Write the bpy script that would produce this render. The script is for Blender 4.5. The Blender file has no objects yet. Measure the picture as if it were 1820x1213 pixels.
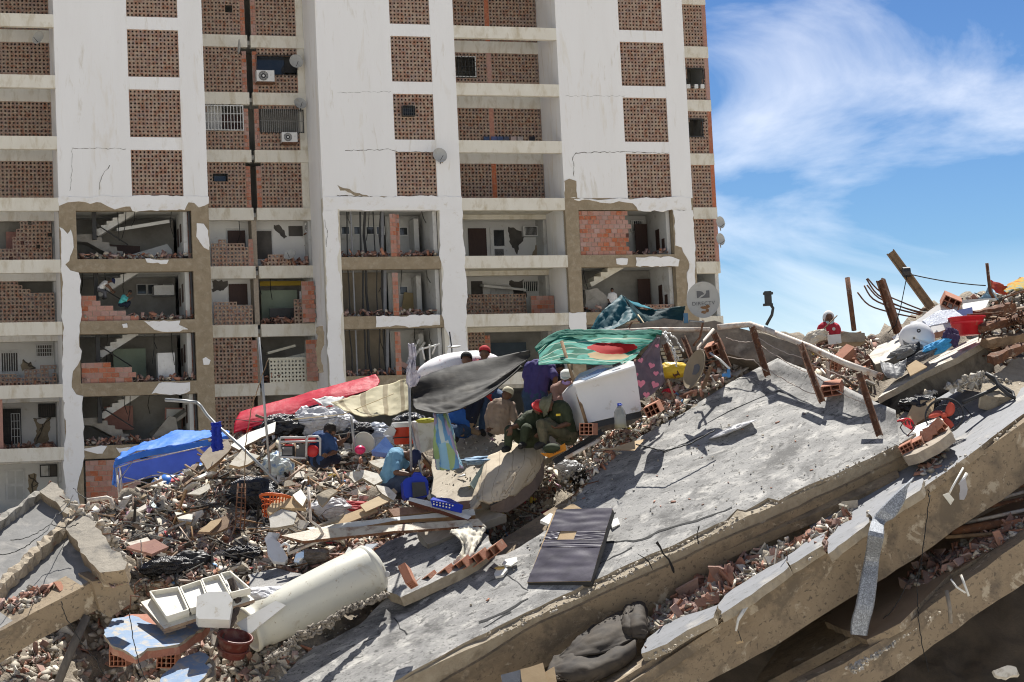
import bpy, bmesh, math, random
import numpy as np
from mathutils import Vector, Matrix, noise as mnoise
from mathutils.geometry import tessellate_polygon
from bpy import context
SC = context.scene
COL = SC.collection
RD = math.radians
# ---------------------------------------------------------------- camera
FPX = 3500.0
PITCH, ROLL, YAW = RD(4.774), RD(2.733), RD(17.219)
R1 = Matrix(((1,0,0),(0,math.cos(PITCH),-math.sin(PITCH)),(0,math.sin(PITCH),math.cos(PITCH))))
R2 = Matrix(((math.cos(ROLL),0,math.sin(ROLL)),(0,1,0),(-math.sin(ROLL),0,math.cos(ROLL))))
M3 = R1 @ R2
cam_d = bpy.data.cameras.new('camera')
cam = bpy.data.objects.new('camera', cam_d); COL.objects.link(cam)
cx_, cy_, cz_ = M3 @ Vector((1,0,0)), M3 @ Vector((0,0,1)), M3 @ Vector((0,-1,0))
cam.matrix_world = Matrix((cx_, cy_, cz_)).transposed().to_4x4()
cam_d.sensor_width = 36; cam_d.lens = 36*FPX/1820
cam_d.clip_start = 0.5; cam_d.clip_end = 4000
cam_d.dof.use_dof = True; cam_d.dof.focus_distance = 31; cam_d.dof.aperture_fstop = 13
SC.camera = cam
# ---------------------------------------------------------------- light
SUN_TO = Vector((0.07, 0.46, 0.885)).normalized()
elev = math.asin(SUN_TO.z); azim = math.atan2(SUN_TO.x, SUN_TO.y)
w = bpy.data.worlds.new('World'); SC.world = w; w.use_nodes = True
nt = w.node_tree; N = nt.nodes; L = nt.links; N.clear()
out = N.new('ShaderNodeOutputWorld'); bg = N.new('ShaderNodeBackground')
sky = N.new('ShaderNodeTexSky'); sky.sky_type = 'NISHITA'; sky.sun_disc = False
sky.sun_elevation = elev; sky.sun_rotation = azim; sky.altitude = 10
sky.air_density = 1.0; sky.dust_density = 0.1; sky.ozone_density = 3.0
tc = N.new('ShaderNodeTexCoord'); mp = N.new('ShaderNodeMapping')
mp.inputs['Scale'].default_value = (1.7, 1.7, 3.4); mp.inputs['Rotation'].default_value = (0.0, RD(-8), 0.3)
mp.inputs['Location'].default_value = (0.35, 4.3, 2.1)
n1 = N.new('ShaderNodeTexNoise'); n1.inputs['Scale'].default_value = 3.0; n1.inputs['Detail'].default_value = 9
n1.inputs['Roughness'].default_value = 0.56; n1.inputs['Distortion'].default_value = 0.6
r1 = N.new('ShaderNodeValToRGB'); r1.color_ramp.elements[0].position = .50; r1.color_ramp.elements[1].position = .78
sx = N.new('ShaderNodeSeparateXYZ'); mr = N.new('ShaderNodeMapRange')
mr.inputs['From Min'].default_value = 0.0; mr.inputs['From Max'].default_value = 0.12
mr.inputs['To Min'].default_value = 0.75; mr.inputs['To Max'].default_value = 0.0
ad = N.new('ShaderNodeMath'); ad.operation = 'ADD'; ad.use_clamp = True
mu = N.new('ShaderNodeMath'); mu.operation = 'MULTIPLY'; mu.inputs[1].default_value = .8
mx = N.new('ShaderNodeMixRGB'); mx.inputs['Color2'].default_value = (4.1, 4.05, 4.05, 1)
L.new(tc.outputs['Generated'], mp.inputs[0]); L.new(mp.outputs[0], n1.inputs['Vector'])
L.new(n1.outputs['Fac'], r1.inputs[0]); L.new(r1.outputs[0], mu.inputs[0])
L.new(tc.outputs['Generated'], sx.inputs[0]); L.new(sx.outputs['Z'], mr.inputs['Value'])
L.new(mu.outputs[0], ad.inputs[0]); L.new(mr.outputs[0], ad.inputs[1])
hs = N.new('ShaderNodeHueSaturation'); hs.inputs['Saturation'].default_value = 1.0; hs.inputs['Value'].default_value = 2.0
nrm_ = N.new('ShaderNodeVectorMath'); nrm_.operation = 'SCALE'; nrm_.inputs['Scale'].default_value = .13; L.new(sky.outputs[0], nrm_.inputs[0]); gmn = N.new('ShaderNodeGamma'); gmn.inputs[1].default_value = 1.7; L.new(nrm_.outputs[0], gmn.inputs[0]); L.new(gmn.outputs[0], hs.inputs['Color']); L.new(hs.outputs[0], mx.inputs['Color1']); L.new(ad.outputs[0], mx.inputs[0])
L.new(mx.outputs[0], bg.inputs[0]); bg.inputs[1].default_value = 0.12
L.new(bg.outputs[0], out.inputs[0])
sd = bpy.data.lights.new('sun', 'SUN'); sd.energy = 2.7; sd.angle = RD(0.53); sd.color = (1, .965, .9)
so = bpy.data.objects.new('sun', sd); COL.objects.link(so)
so.rotation_euler = SUN_TO.to_track_quat('Z', 'Y').to_euler()
SC.view_settings.view_transform = 'Standard'; SC.view_settings.look = 'None'
SC.view_settings.gamma = 1; SC.view_settings.use_curve_mapping = False
SC.view_settings.exposure = 1.6
SC.render.engine = 'CYCLES'; SC.cycles.max_bounces = 6; SC.cycles.filter_width = 1.1
# ---------------------------------------------------------------- helpers
def ray(px, py): return M3 @ Vector(((px-910)/FPX, 1.0, (606.5-py)/FPX))
def at(px, py, d): return ray(px, py)*d
CR, CU, CF = M3 @ Vector((1,0,0)), Vector((0,0,1)), Vector((0,1,0))   # right, up, away
class Pl:
    def __init__(s, p, n, e1=None):
        s.p = p; s.n = n.normalized()
        e = e1 if e1 is not None else Vector((1,0,0))
        s.x = (e - s.n*e.dot(s.n)).normalized(); s.y = s.n.cross(s.x)
    def on(s, px, py):
        v = ray(px, py); return v*(s.p.dot(s.n)/v.dot(s.n))
    def off(s, h): return Pl(s.p+s.n*h, s.n, s.x)
    def mat(s, o=None):
        o = o if o is not None else s.p
        m = Matrix((s.x, s.y, s.n)).transposed().to_4x4(); m.translation = o; return m
def pl3(a, b, c):
    A, B, C = at(*a), at(*b), at(*c); n = (B-A).cross(C-A)
    if n.dot(A) > 0: n = -n
    return Pl(A, n, B-A)
def props(o, label=None, cat=None, group=None, kind=None):
    if label: o['label'] = label
    if cat: o['category'] = cat
    if group: o['group'] = group
    if kind: o['kind'] = kind
    return o
def empty(name, loc, label=None, cat=None, group=None, mat=None):
    o = bpy.data.objects.new(name, None); COL.objects.link(o); o.empty_display_size = .2
    if mat is not None: o.matrix_world = mat
    else: o.location = loc
    return props(o, label, cat, group)
def link(name, me, m=None, parent=None, mw=None, **k):
    """object in world matrix mw (default identity), parented keeping place"""
    o = bpy.data.objects.new(name, me); COL.objects.link(o)
    if m is not None and len(me.materials) == 0:
        for q in (m if isinstance(m, (list, tuple)) else [m]): me.materials.append(q)
    mw = mw if mw is not None else Matrix()
    if parent is not None:
        o.parent = parent; o.matrix_local = wmat(parent).inverted() @ mw
    else: o.matrix_world = mw
    return props(o, **k)
def wmat(o):
    m = o.matrix_basis.copy()
    while o.parent is not None: o = o.parent; m = o.matrix_basis @ m
    return m
def mesh(name, vs, fs, smooth=False):
    me = bpy.data.meshes.new(name); me.from_pydata([tuple(v) for v in vs], [], fs); me.update()
    if smooth: me.polygons.foreach_set('use_smooth', [True]*len(me.polygons))
    return me
class MB:
    """collects shapes into one mesh"""
    def __init__(s): s.v = []; s.f = []; s.mi = []
    def add(s, vs, fs, mi=0):
        b = len(s.v); s.v += [Vector(v) for v in vs]; s.f += [tuple(i+b for i in f) for f in fs]; s.mi += [mi]*len(fs)
        return s
    def box(s, c, sz, R=None, mi=0):
        c = Vector(c); R = R or Matrix.Identity(3)
        vs = [c + R @ Vector((x*sz[0]/2, y*sz[1]/2, z*sz[2]/2)) for x in (-1,1) for y in (-1,1) for z in (-1,1)]
        return s.add(vs, [(0,1,3,2),(4,6,7,5),(0,4,5,1),(2,3,7,6),(0,2,6,4),(1,5,7,3)], mi)
    def bb(s, x0, x1, y0, y1, z0, z1, mi=0): return s.box(((x0+x1)/2,(y0+y1)/2,(z0+z1)/2), (x1-x0,y1-y0,z1-z0), None, mi)
    def tube(s, pts, r, n=8, mi=0, cap=True, flat=1.0):
        pts = [Vector(p) for p in pts]; k = len(pts)
        rs = r if isinstance(r, (list, tuple)) else [r]*k
        vs = []; prev = None
        for i, p in enumerate(pts):
            t = (pts[min(i+1,k-1)] - pts[max(i-1,0)]).normalized()
            if prev is None:
                a = Vector((0,0,1)) if abs(t.z) < .9 else Vector((1,0,0))
                u = t.cross(a).normalized()
            else: u = (prev - t*prev.dot(t)).normalized()
            prev = u; v = t.cross(u)
            for j in range(n):
                a = 2*math.pi*j/n; vs.append(p + (u*math.cos(a) + v*math.sin(a)*flat)*rs[i])
        fs = [(i*n+j, i*n+(j+1)%n, (i+1)*n+(j+1)%n, (i+1)*n+j) for i in range(k-1) for j in range(n)]
        if cap: fs += [tuple(range(n-1,-1,-1)), tuple((k-1)*n+j for j in range(n))]
        return s.add(vs, fs, mi)
    def lathe(s, prof, n=24, m=None, mi=0, sx=1, sy=1):
        """prof: list of (r, z)"""
        m = m or Matrix(); k = len(prof)
        vs = [m @ Vector((r*math.cos(2*math.pi*j/n)*sx, r*math.sin(2*math.pi*j/n)*sy, z)) for r, z in prof for j in range(n)]
        fs = [(i*n+j, i*n+(j+1)%n, (i+1)*n+(j+1)%n, (i+1)*n+j) for i in range(k-1) for j in range(n)]
        return s.add(vs, fs, mi)
    def ball(s, c, r, n=12, k=8, m=None, mi=0):
        r = r if isinstance(r, (list, tuple)) else (r,r,r); m = m or Matrix.Identity(3); c = Vector(c)
        vs = [c + m @ Vector((r[0]*math.sin(math.pi*i/k)*math.cos(2*math.pi*j/n), r[1]*math.sin(math.pi*i/k)*math.sin(2*math.pi*j/n), r[2]*math.cos(math.pi*i/k))) for i in range(k+1) for j in range(n)]
        return s.add(vs, [(i*n+j, (i+1)*n+j, (i+1)*n+(j+1)%n, i*n+(j+1)%n) for i in range(k) for j in range(n)], mi)
    def build(s, name, m, parent=None, mw=None, smooth=False, **k):
        me = mesh(name, s.v, s.f, smooth)
        for q in (m if isinstance(m, (list, tuple)) else [m]): me.materials.append(q)
        if max(s.mi, default=0) > 0: me.polygons.foreach_set('material_index', s.mi)
        return link(name, me, None, parent, mw, **k)
def jag_outline(pts, step, amp, rnd, skip=()):
    """2D polygon with irregular edges; skip = indexes of edges kept straight"""
    o = []
    for i, a in enumerate(pts):
        b = pts[(i+1) % len(pts)]; o.append(a)
        if i in skip: continue
        dx, dy = b[0]-a[0], b[1]-a[1]; ln = math.hypot(dx, dy); k = int(ln/step)
        off = 0
        for j in range(1, k):
            t = (j + rnd.uniform(-.3,.3))/k; off = off*.6 + rnd.uniform(-amp, amp)
            o.append((a[0]+dx*t-dy/ln*off, a[1]+dy*t+dx/ln*off))
    return o
def prism_mesh(name, top, th, bot=None, bev=0):
    """top: 2D outline in local x,y at z=0; body goes down to -th"""
    n = len(top); bot = bot or top
    area = sum(top[i][0]*top[(i+1)%n][1]-top[(i+1)%n][0]*top[i][1] for i in range(n))
    if area < 0: top = top[::-1]; bot = bot[::-1]
    vs = [(x,y,0) for x,y in top] + [(x,y,-th) for x,y in bot]
    tr = tessellate_polygon([[Vector((x,y,0)) for x,y in top]])
    fs = []
    for t in tr:
        a,b,c = [Vector((*top[i],0)) for i in t]
        if (b-a).cross(c-a).z < 0: t = (t[0],t[2],t[1])
        fs.append(tuple(t)); fs.append((t[2]+n, t[1]+n, t[0]+n))
    fs += [(i, i+n, (i+1)%n+n, (i+1)%n) for i in range(n)]
    return mesh(name, vs, fs)
def plate(name, plane, pxs, th, m, parent=None, jag=None, seed=0, skip=(), mi_side=None, rough=0, twist=True, **k):
    """polygon traced on a plane in the place, given real thickness"""
    W = [plane.on(x, y) for x, y in pxs]; o = sum(W, Vector())/len(W)
    mw = plane.mat(o); inv = mw.inverted(); P = [(inv @ q).to_2d() for q in W]; P = [(q.x, q.y) for q in P]
    rnd = random.Random(seed*77+len(pxs)); bot = None
    if jag:
        P = jag_outline(P, jag[0], jag[1], rnd, skip)
        if twist: bot = [(x+rnd.uniform(-1,1)*jag[1]*.7, y+rnd.uniform(-1,1)*jag[1]*.7) for x,y in P]
    me = prism_mesh(name, P, th, bot)
    ms = m if isinstance(m, (list, tuple)) else [m]
    for q in ms: me.materials.append(q)
    if len(ms) > 1:
        nz = np.empty(len(me.polygons)*3); me.polygons.foreach_get('normal', nz)
        me.polygons.foreach_set('material_index', (nz.reshape(-1,3)[:,2] < .9).astype(int).tolist())
    return link(name, me, None, parent, mw, **k)
# ---------------------------------------------------------------- materials
MATS = {}
def mat(name, a, b=None, sc=3, rough=.85, bump=.3, bs=30, dirt=None, ds=1.5, dt=(.5,.7), metal=0, trans=0, rnd=0, island=0, stretch=None, spec=.3, a2=None, bdist=.02, sheen=0, coat=0, ng=None):
    if name in MATS: return MATS[name]
    m = bpy.data.materials.new(name); m.use_nodes = True; MATS[name] = m
    t = m.node_tree; N = t.nodes; L = t.links; p = N['Principled BSDF']
    tc = N.new('ShaderNodeTexCoord'); vec = tc.outputs['Object']
    if rnd:
        oi = N.new('ShaderNodeObjectInfo'); va = N.new('ShaderNodeVectorMath'); va.operation = 'MULTIPLY_ADD'
        L.new(oi.outputs['Random'], va.inputs[0]); va.inputs[1].default_value = (17,31,23); L.new(vec, va.inputs[2]); vec = va.outputs[0]
    if stretch:
        mp = N.new('ShaderNodeMapping'); mp.inputs['Scale'].default_value = stretch; L.new(vec, mp.inputs[0]); sv = mp.outputs[0]
    else: sv = vec
    def nz(scale, v, det=9, ro=.66, dist=0):
        n = N.new('ShaderNodeTexNoise'); n.inputs['Scale'].default_value = scale; n.inputs['Detail'].default_value = det
        n.inputs['Roughness'].default_value = ro; n.inputs['Distortion'].default_value = dist; L.new(v, n.inputs['Vector']); return n.outputs['Fac']
    b = b or tuple(x*.8 for x in a)
    cr = N.new('ShaderNodeValToRGB'); e = cr.color_ramp.elements; e[0].position = .33; e[1].position = .67
    e[0].color = (*a,1); e[1].color = (*b,1)
    if a2: q = e.new(.5); q.color = (*a2,1)
    L.new(nz(sc, sv), cr.inputs[0]); c = cr.outputs[0]
    if island or rnd:
        hv = N.new('ShaderNodeHueSaturation'); mrr = N.new('ShaderNodeMapRange')
        amt = island or rnd
        if island: g = N.new('ShaderNodeNewGeometry'); src = g.outputs['Random Per Island']
        else: src = oi.outputs['Random']
        mrr.inputs['To Min'].default_value = 1-amt; mrr.inputs['To Max'].default_value = 1+amt*.8
        L.new(src, mrr.inputs['Value']); L.new(mrr.outputs[0], hv.inputs['Value'])
        sm = N.new('ShaderNodeMath'); sm.operation = 'MULTIPLY_ADD'; sm.inputs[1].default_value = 7.31; sm.inputs[2].default_value = .1
        fr = N.new('ShaderNodeMath'); fr.operation = 'FRACT'; L.new(src, sm.inputs[0]); L.new(sm.outputs[0], fr.inputs[0])
        mr2 = N.new('ShaderNodeMapRange'); mr2.inputs['To Min'].default_value = .55; mr2.inputs['To Max'].default_value = 1.15
        L.new(fr.outputs[0], mr2.inputs['Value']); L.new(mr2.outputs[0], hv.inputs['Saturation'])
        L.new(c, hv.inputs['Color']); c = hv.outputs[0]
    if dirt:
        rr = N.new('ShaderNodeValToRGB'); rr.color_ramp.elements[0].position = dt[0]; rr.color_ramp.elements[1].position = dt[1]
        L.new(nz(ds, sv, 8, .65, .4), rr.inputs[0]); mm = N.new('ShaderNodeMixRGB'); mm.inputs['Color2'].default_value = (*dirt,1)
        L.new(rr.outputs[0], mm.inputs[0]); L.new(c, mm.inputs['Color1']); c = mm.outputs[0]
    L.new(c, p.inputs['Base Color'])
    p.inputs['Roughness'].default_value = rough; p.inputs['Metallic'].default_value = metal
    p.inputs['Specular IOR Level'].default_value = spec
    if coat: p.inputs['Coat Weight'].default_value = coat
    if bump:
        bn = N.new('ShaderNodeBump'); bn.inputs['Strength'].default_value = bump; bn.inputs['Distance'].default_value = bdist
        L.new(nz(bs, sv, 8, .68), bn.inputs['Height']); L.new(bn.outputs[0], p.inputs['Normal'])
    if trans:
        tb = N.new('ShaderNodeBsdfTranslucent'); L.new(c, tb.inputs[0]); ms = N.new('ShaderNodeMixShader'); ms.inputs[0].default_value = trans
        L.new(p.outputs[0], ms.inputs[1]); L.new(tb.outputs[0], ms.inputs[2]); L.new(ms.outputs[0], N['Material Output'].inputs[0])
    return m
def speckle(m, sc, c, pos, stretch=True):
    # one more layer of stains or specks over a material's colour
    t = m.node_tree; N = t.nodes; L = t.links; p = N['Principled BSDF']; src = p.inputs['Base Color'].links[0].from_socket
    mp = [n for n in N if n.type == 'MAPPING']; v = mp[0].outputs[0] if mp else [n for n in N if n.type == 'TEX_COORD'][0].outputs['Object']
    n = N.new('ShaderNodeTexNoise'); n.inputs['Scale'].default_value = sc; n.inputs['Detail'].default_value = 9; n.inputs['Roughness'].default_value = .7; n.inputs['Distortion'].default_value = .5; L.new(v, n.inputs['Vector'])
    r = N.new('ShaderNodeValToRGB'); r.color_ramp.elements[0].position = pos[0]; r.color_ramp.elements[1].position = pos[1]; L.new(n.outputs[0], r.inputs[0])
    x = N.new('ShaderNodeMixRGB'); L.new(r.outputs[0], x.inputs[0]); L.new(src, x.inputs['Color1']); x.inputs['Color2'].default_value = (*c,1); L.new(x.outputs[0], p.inputs['Base Color'])
white_p = mat('white_plaster', (.84,.835,.815), (.80,.79,.765), sc=.6, bump=.2, bs=18, dirt=(.62,.54,.40), ds=.8, dt=(.58,.85), stretch=(1.3,1.3,.22))
speckle(white_p, .55, (.73,.69,.60), (.60,.74)); speckle(white_p, 2.2, (.68,.65,.58), (.63,.72))
speckle(white_p, 1.5, (.66,.625,.55), (.585,.70))
cream_p = mat('cream_plaster', (.73,.70,.61), (.66,.62,.52), sc=1.2, bump=.3, bs=18, dirt=(.42,.34,.2), ds=2.2, dt=(.5,.8), stretch=(1,1,.4))
inner_w = mat('interior_plaster', (.62,.62,.60), (.52,.52,.49), sc=.9, bump=.25, dirt=(.32,.29,.24), ds=1.3, dt=(.55,.75))
brown_c = mat('bare_concrete', (.33,.265,.18), (.25,.2,.13), sc=2.2, bump=.55, bs=9, dirt=(.4,.34,.25), ds=3, dt=(.5,.75), bdist=.04)
grey_c = mat('grey_concrete', (.34,.32,.28), (.24,.225,.195), sc=2.5, bump=.5, bs=12, dirt=(.15,.13,.1), ds=2, dt=(.55,.75))
dark_in = mat('dark_interior', (.12,.11,.10), (.06,.055,.05), sc=1, bump=.2)
lat_m = mat('terracotta_block', (.31,.17,.12), (.26,.145,.105), sc=1.5, bump=.3, bs=40, dirt=(.39,.30,.22), ds=5, dt=(.42,.62), island=.13)
latc_m = mat('cream_block', (.72,.7,.58), (.6,.57,.46), sc=3, bump=.3)
brick_m = mat('red_brick', (.43,.165,.10), (.36,.14,.09), sc=6, bump=.35, bs=50, dirt=(.45,.27,.19), ds=7, dt=(.5,.75), rnd=.12)
mortar_m = mat('mortar', (.42,.36,.28), (.3,.25,.2), sc=8, bump=.5, bs=30)
# ================================================================ damaged apartment building
UB = Vector((math.cos(YAW), math.sin(YAW), 0)); BK = Vector((-math.sin(YAW), math.cos(YAW), 0))
BO = Vector((0, 100.55, 0))
BW = Matrix((UB, BK, Vector((0,0,1)))).transposed().to_4x4(); BW.translation = BO
GZ = -6.0
def BP(d): return Pl(BO+BK*d, -BK, UB)
BINV = BW.inverted()
def uz(px, py, d):
    q = BINV @ BP(d).on(px, py); return q.x, q.z
def zt(k): return 24.177-3*k
BH = 2.37
root = empty('apartment_building', None, 'tall white apartment block with terracotta lattice panels, its lower floors torn open', 'building', mat=BW @ Matrix.Translation((0,0,GZ)))
def B(mb, name, m, parent=None, **k): return mb.build(name, m, parent or root, BW, **k)
def inpoly(x, y, P):
    c = False; j = len(P)-1
    for i in range(len(P)):
        if (P[i][1] > y) != (P[j][1] > y) and x < (P[j][0]-P[i][0])*(y-P[i][1])/(P[j][1]-P[i][1])+P[i][0]: c = not c
        j = i
    return c
def lattice(u0, u1, z0, z1, y, keep=None, m=None, cell=.19, jit=0, seed=0, th=.12):
    nx = max(1, round((u1-u0)/cell)); nz = max(1, round((z1-z0)/cell)); cu = (u1-u0)/nx; cz = (z1-z0)/nz
    if keep and not callable(keep):
        P = [uz(a, b, y) for a, b in keep]; kp = lambda u, z: inpoly(u, z, P)
    else: kp = keep
    V = []; Fc = []; rnd = random.Random(seed+int(u0*100)+int(z0*10)); bw = cu*.26; bz = cz*.26
    K = {(i,j) for i in range(nx) for j in range(nz) if kp is None or kp(u0+(i+.5)*cu, z0+(j+.5)*cz)}
    if jit: K = {c for c in K if rnd.random() > jit}
    for (i,j) in K:
        a, b = u0+i*cu, z0+j*cz; c, d = a+cu, b+cz; yy = y+rnd.uniform(-.006,.006); n = len(V)
        jj = rnd.uniform(-.012,.012)
        V += [(a,yy,b),(c,yy,b),(c,yy,d),(a,yy,d),(a+bw+jj,yy,b+bz),(c-bw+jj,yy,b+bz),(c-bw+jj,yy,d-bz),(a+bw+jj,yy,d-bz)]
        V += [(a+bw+jj,yy+th,b+bz),(c-bw+jj,yy+th,b+bz),(c-bw+jj,yy+th,d-bz),(a+bw+jj,yy+th,d-bz)]
        for q in range(4):
            r = (q+1)%4; Fc.append((n+q,n+r,n+4+r,n+4+q)); Fc.append((n+4+q,n+4+r,n+8+r,n+8+q))
        sides = [((i,j-1),0,1),((i+1,j),1,2),((i,j+1),2,3),((i-1,j),3,0)]
        for nb, q, r in sides:
            if nb not in K:
                n2 = len(V); p, s = V[n+q], V[n+r]; V += [p,s,(s[0],yy+th,s[2]),(p[0],yy+th,p[2])]; Fc.append((n2+1,n2,n2+3,n2+2))
    if not Fc: return None
    me = mesh('lattice_screen', V, Fc); me.materials.append(m or lat_m)
    return link('lattice_screen', me, None, root, BW)
def fbox(x0, y0, x1, y1, d, th, m, name, parent=None, **k):
    """box whose front face is traced between two picture corners on the building plane at depth d"""
    a = uz(x0, (y0+y1)/2, d); c = uz(x1, (y0+y1)/2, d); t = uz((x0+x1)/2, y0, d)[1]; b = uz((x0+x1)/2, y1, d)[1]
    return B(MB().bb(a[0], c[0], d, d+th, b, t), name, m, parent, **k)
def wpoly(px, d, th, m, name, jag=None, seed=0, parent=None, **k): return plate(name, BP(d), px, th, m, parent or root, jag, seed, **k)
bme = None
def bricks(u0, u1, z0, z1, y, keep=None, bw=.40, bh=.25, th=.14, m=None, seed=0, parent=None, back=True, ragged=0):
    """hollow clay bricks laid one by one over a recessed mortar bed"""
    rnd = random.Random(seed)
    if keep and not callable(keep): Q = [uz(a,b,y) for a,b in keep]; kp = lambda u,z: inpoly(u,z,Q)
    else: kp = keep
    key = 'brick_%g_%g' % (bw, bh)
    if key not in bpy.data.meshes:
        mb = MB(); mb.box((0,0,0), (bw-.025, th, bh-.025)); me = mesh(key, mb.v, mb.f); me.materials.append(m or brick_m)
    me = bpy.data.meshes[key]; rows = int((z1-z0)/bh); cells = []
    for j in range(rows):
        u = u0 - (bw/2 if j%2 else 0)
        while u < u1-.05:
            c = (u+bw/2, z0+(j+.5)*bh); s = 1.0
            if u < u0: c = (u0+bw/4, c[1]); s = .5
            elif u+bw > u1: s = (u1-u)/bw; c = (u+(u1-u)/2, c[1])
            if s > .2 and (kp is None or kp(*c)) and rnd.random() >= ragged: cells.append((c, s))
            u += bw
    mb = MB()
    for (c, s) in cells: mb.bb(c[0]-bw*s/2, c[0]+bw*s/2, y+.02, y+th, c[1]-bh/2, c[1]+bh/2)
    if not cells: return
    w_ = B(mb, 'brick_wall', mortar_m)
    wl = wmat(w_).inverted()
    for (c, s) in cells:
        o = bpy.data.objects.new('brick', me); COL.objects.link(o); o.parent = w_
        o.matrix_local = wl @ BW @ Matrix.Translation((c[0], y+th/2-.0+rnd.uniform(-.012,.006), c[1])) @ Matrix.Rotation(rnd.gauss(0,.012),4,'Y') @ Matrix.Diagonal((s,1,1,1))
A0,A1,A2,A3 = -22.5,-19.0,-16.5,-15.3
C0,C1,C2,C3 = -9.57,-5.72,-3.6,-2.35
E0,E1,E2,E3 = 3.23,6.75,9.23,10.41
END = 13.15; RD_ = 3.2; TOP = zt(-2)
# --- towers, intact upper part
for (a,b,c,d) in ((A0,A1,A2,A3),(C0,C1,C2,C3),(E0,E1,E2,E3)):
    mb = MB(); zb = zt(2)-BH
    mb.bb(a, b, 0, .3, zb, TOP); mb.bb(c, d, 0, .3, zb, TOP)
    for k in range(-3, 2): mb.bb(b, c, .012, .3, zt(k)-3, zt(k)-BH)
    B(mb, 'facade_wall', white_p)
    mb = MB(); mb.bb(a, a+.25, .3, RD_, GZ, TOP); mb.bb(d-.25, d, .3, RD_, GZ, TOP)
    B(mb, 'side_wall', white_p)
    for k in range(-2, 3): lattice(b, c, zt(k)-BH, zt(k), .06)
# --- recessed back plane bands
def band(u0, u1, k, y0, y1, m=cream_p, z0=None, z1=None, name='spandrel_beam', parent=None):
    return B(MB().bb(u0, u1, y0, y1, zt(k)-3 if z0 is None else z0, zt(k)-BH if z1 is None else z1), name, m, parent)
for k in range(-3, 9):
    band(-31, A0, k, RD_, RD_+.3); band(-31, A0, k, 0, .3)
    band(C3, E0, k, RD_, RD_+.3); band(C3, E0, k, 0, .3)
    us = -12.45+.0*k
    band(A3, us-.08, k, RD_-.06, RD_+.3); band(us+.1, C0, k, RD_-.06, RD_+.3)
    if k < 5: band(E3, END, k, RD_-.04, RD_+.3)
for k in range(-2, 3):
    z0, z1 = zt(k)-BH, zt(k); y = RD_+.03
    lattice(-25.6, A0, z0, z1, y)
    lattice(-31, -25.6, z0, z1, y)
# left bay: sill wall, pier
    holeD = None
    if k == 0:
        pass
    kD = [(818,100),(955,100),(955,160),(818,160)]
    if k == 0:
        P = [(808,100),(846,100),(846,137),(808,137)]; PP = [uz(a,b,y) for a,b in P]
        lattice(C3, .32, z0, z1, y, keep=lambda u,z: not inpoly(u,z,PP))
    else: lattice(C3, .32, z0, z1, y)
    B(MB().bb(.32, .57, y-.01, y+.15, z0, z1), 'brick_pier', brick_m)
    lattice(.57, E0-.001, z0, z1, y)
    # column B
    PX = {0:[(455,98),(528,98),(528,134),(455,134)], 1:[(462,195),(540,195),(540,236),(462,236)]}
    P1 = {1:[(364,187),(433,187),(433,232),(364,232)], 2:[(380,309),(405,309),(405,323),(380,323)], -1:[(402,7),(415,7),(415,25),(402,25)]}
    def kf(d):
        if d is None: return None
        Q = [uz(a,b,y) for a,b in d]; return lambda u,z: not inpoly(u,z,Q)
    lattice(A3, -12.85, z0, z1, y, keep=kf(P1.get(k))); lattice(-12.05, -9.95, z0, z1, y, keep=kf(PX.get(k)))
    bricks(-12.85, -12.6, z0, z1, y, seed=50+k, bw=.25, bh=.198); bricks(-12.3, -12.05, z0, z1, y, seed=60+k, bw=.25, bh=.198)
    B(MB().bb(-9.95, C0, y, y+.2, z0, z1), 'corner_wall', cream_p)
for k in range(-2, 4):
    z0, z1 = zt(k)-BH, zt(k)
    W = {0:[(1219,121),(1251,121),(1251,156),(1219,156)], 1:[(1223,211),(1250,211),(1250,244),(1223,244)]}.get(k)
    lattice(11.3, 12.92, z0, z1, RD_+.03, keep=kf(W)); B(MB().bb(12.92, END, RD_+.02, RD_+.2, z0, z1), 'brick_pier', brick_m)
    B(MB().bb(E3, 11.3, RD_+.02, RD_+.2, z0, z1), 'pilaster', white_p)
# window frames in the cut openings
def frame(x0,y0,x1,y1,d,m,t=1.6,name='window_frame', bars=0, hb=0, barm=None, depth=.08):
    a = uz(x0,(y0+y1)/2,d)[0]; c = uz(x1,(y0+y1)/2,d)[0]; zt_ = uz((x0+x1)/2,y0,d)[1]; zb_ = uz((x0+x1)/2,y1,d)[1]; t = t/32
    mb = MB(); mb.bb(a,c,d-.01,d+depth,zt_-t,zt_); mb.bb(a,c,d-.01,d+depth,zb_,zb_+t); mb.bb(a,a+t,d,d+depth,zb_+t,zt_-t); mb.bb(c-t,c,d,d+depth,zb_+t,zt_-t)
    f = B(mb, name, m)
    if bars:
        mb = MB()
        for i in range(1, bars): u = a+(c-a)*i/bars; mb.bb(u-.015,u+.015,d-.045,d-.02,zb_,zt_)
        for i in range(1, hb+1): z = zb_+(zt_-zb_)*i/(hb+1); mb.bb(a,c,d-.02,d-.0,z-.012,z+.012)
        B(mb, 'security_bars', barm or m, f)
    return f
alu = mat('painted_metal_white', (.7,.7,.68), (.6,.6,.58), rough=.45, bump=.1, dirt=(.4,.36,.3), ds=6, dt=(.6,.8))
drk = mat('dark_metal', (.05,.05,.05), (.035,.035,.035), rough=.5, bump=.1)
glass = mat('dark_glass', (.03,.035,.04), (.05,.055,.06), sc=1, rough=.08, bump=0, spec=.6)
wood_d = mat('dark_wood_door', (.06,.03,.022), (.04,.02,.015), sc=4, stretch=(8,8,1), rough=.5)
frame(455,98,528,134,RD_,drk,1); fbox(457,100,505,132,RD_+.5,.04,glass,'window_pane'); fbox(505,102,526,130,RD_+.6,.04,drk,'window_pane')
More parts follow.
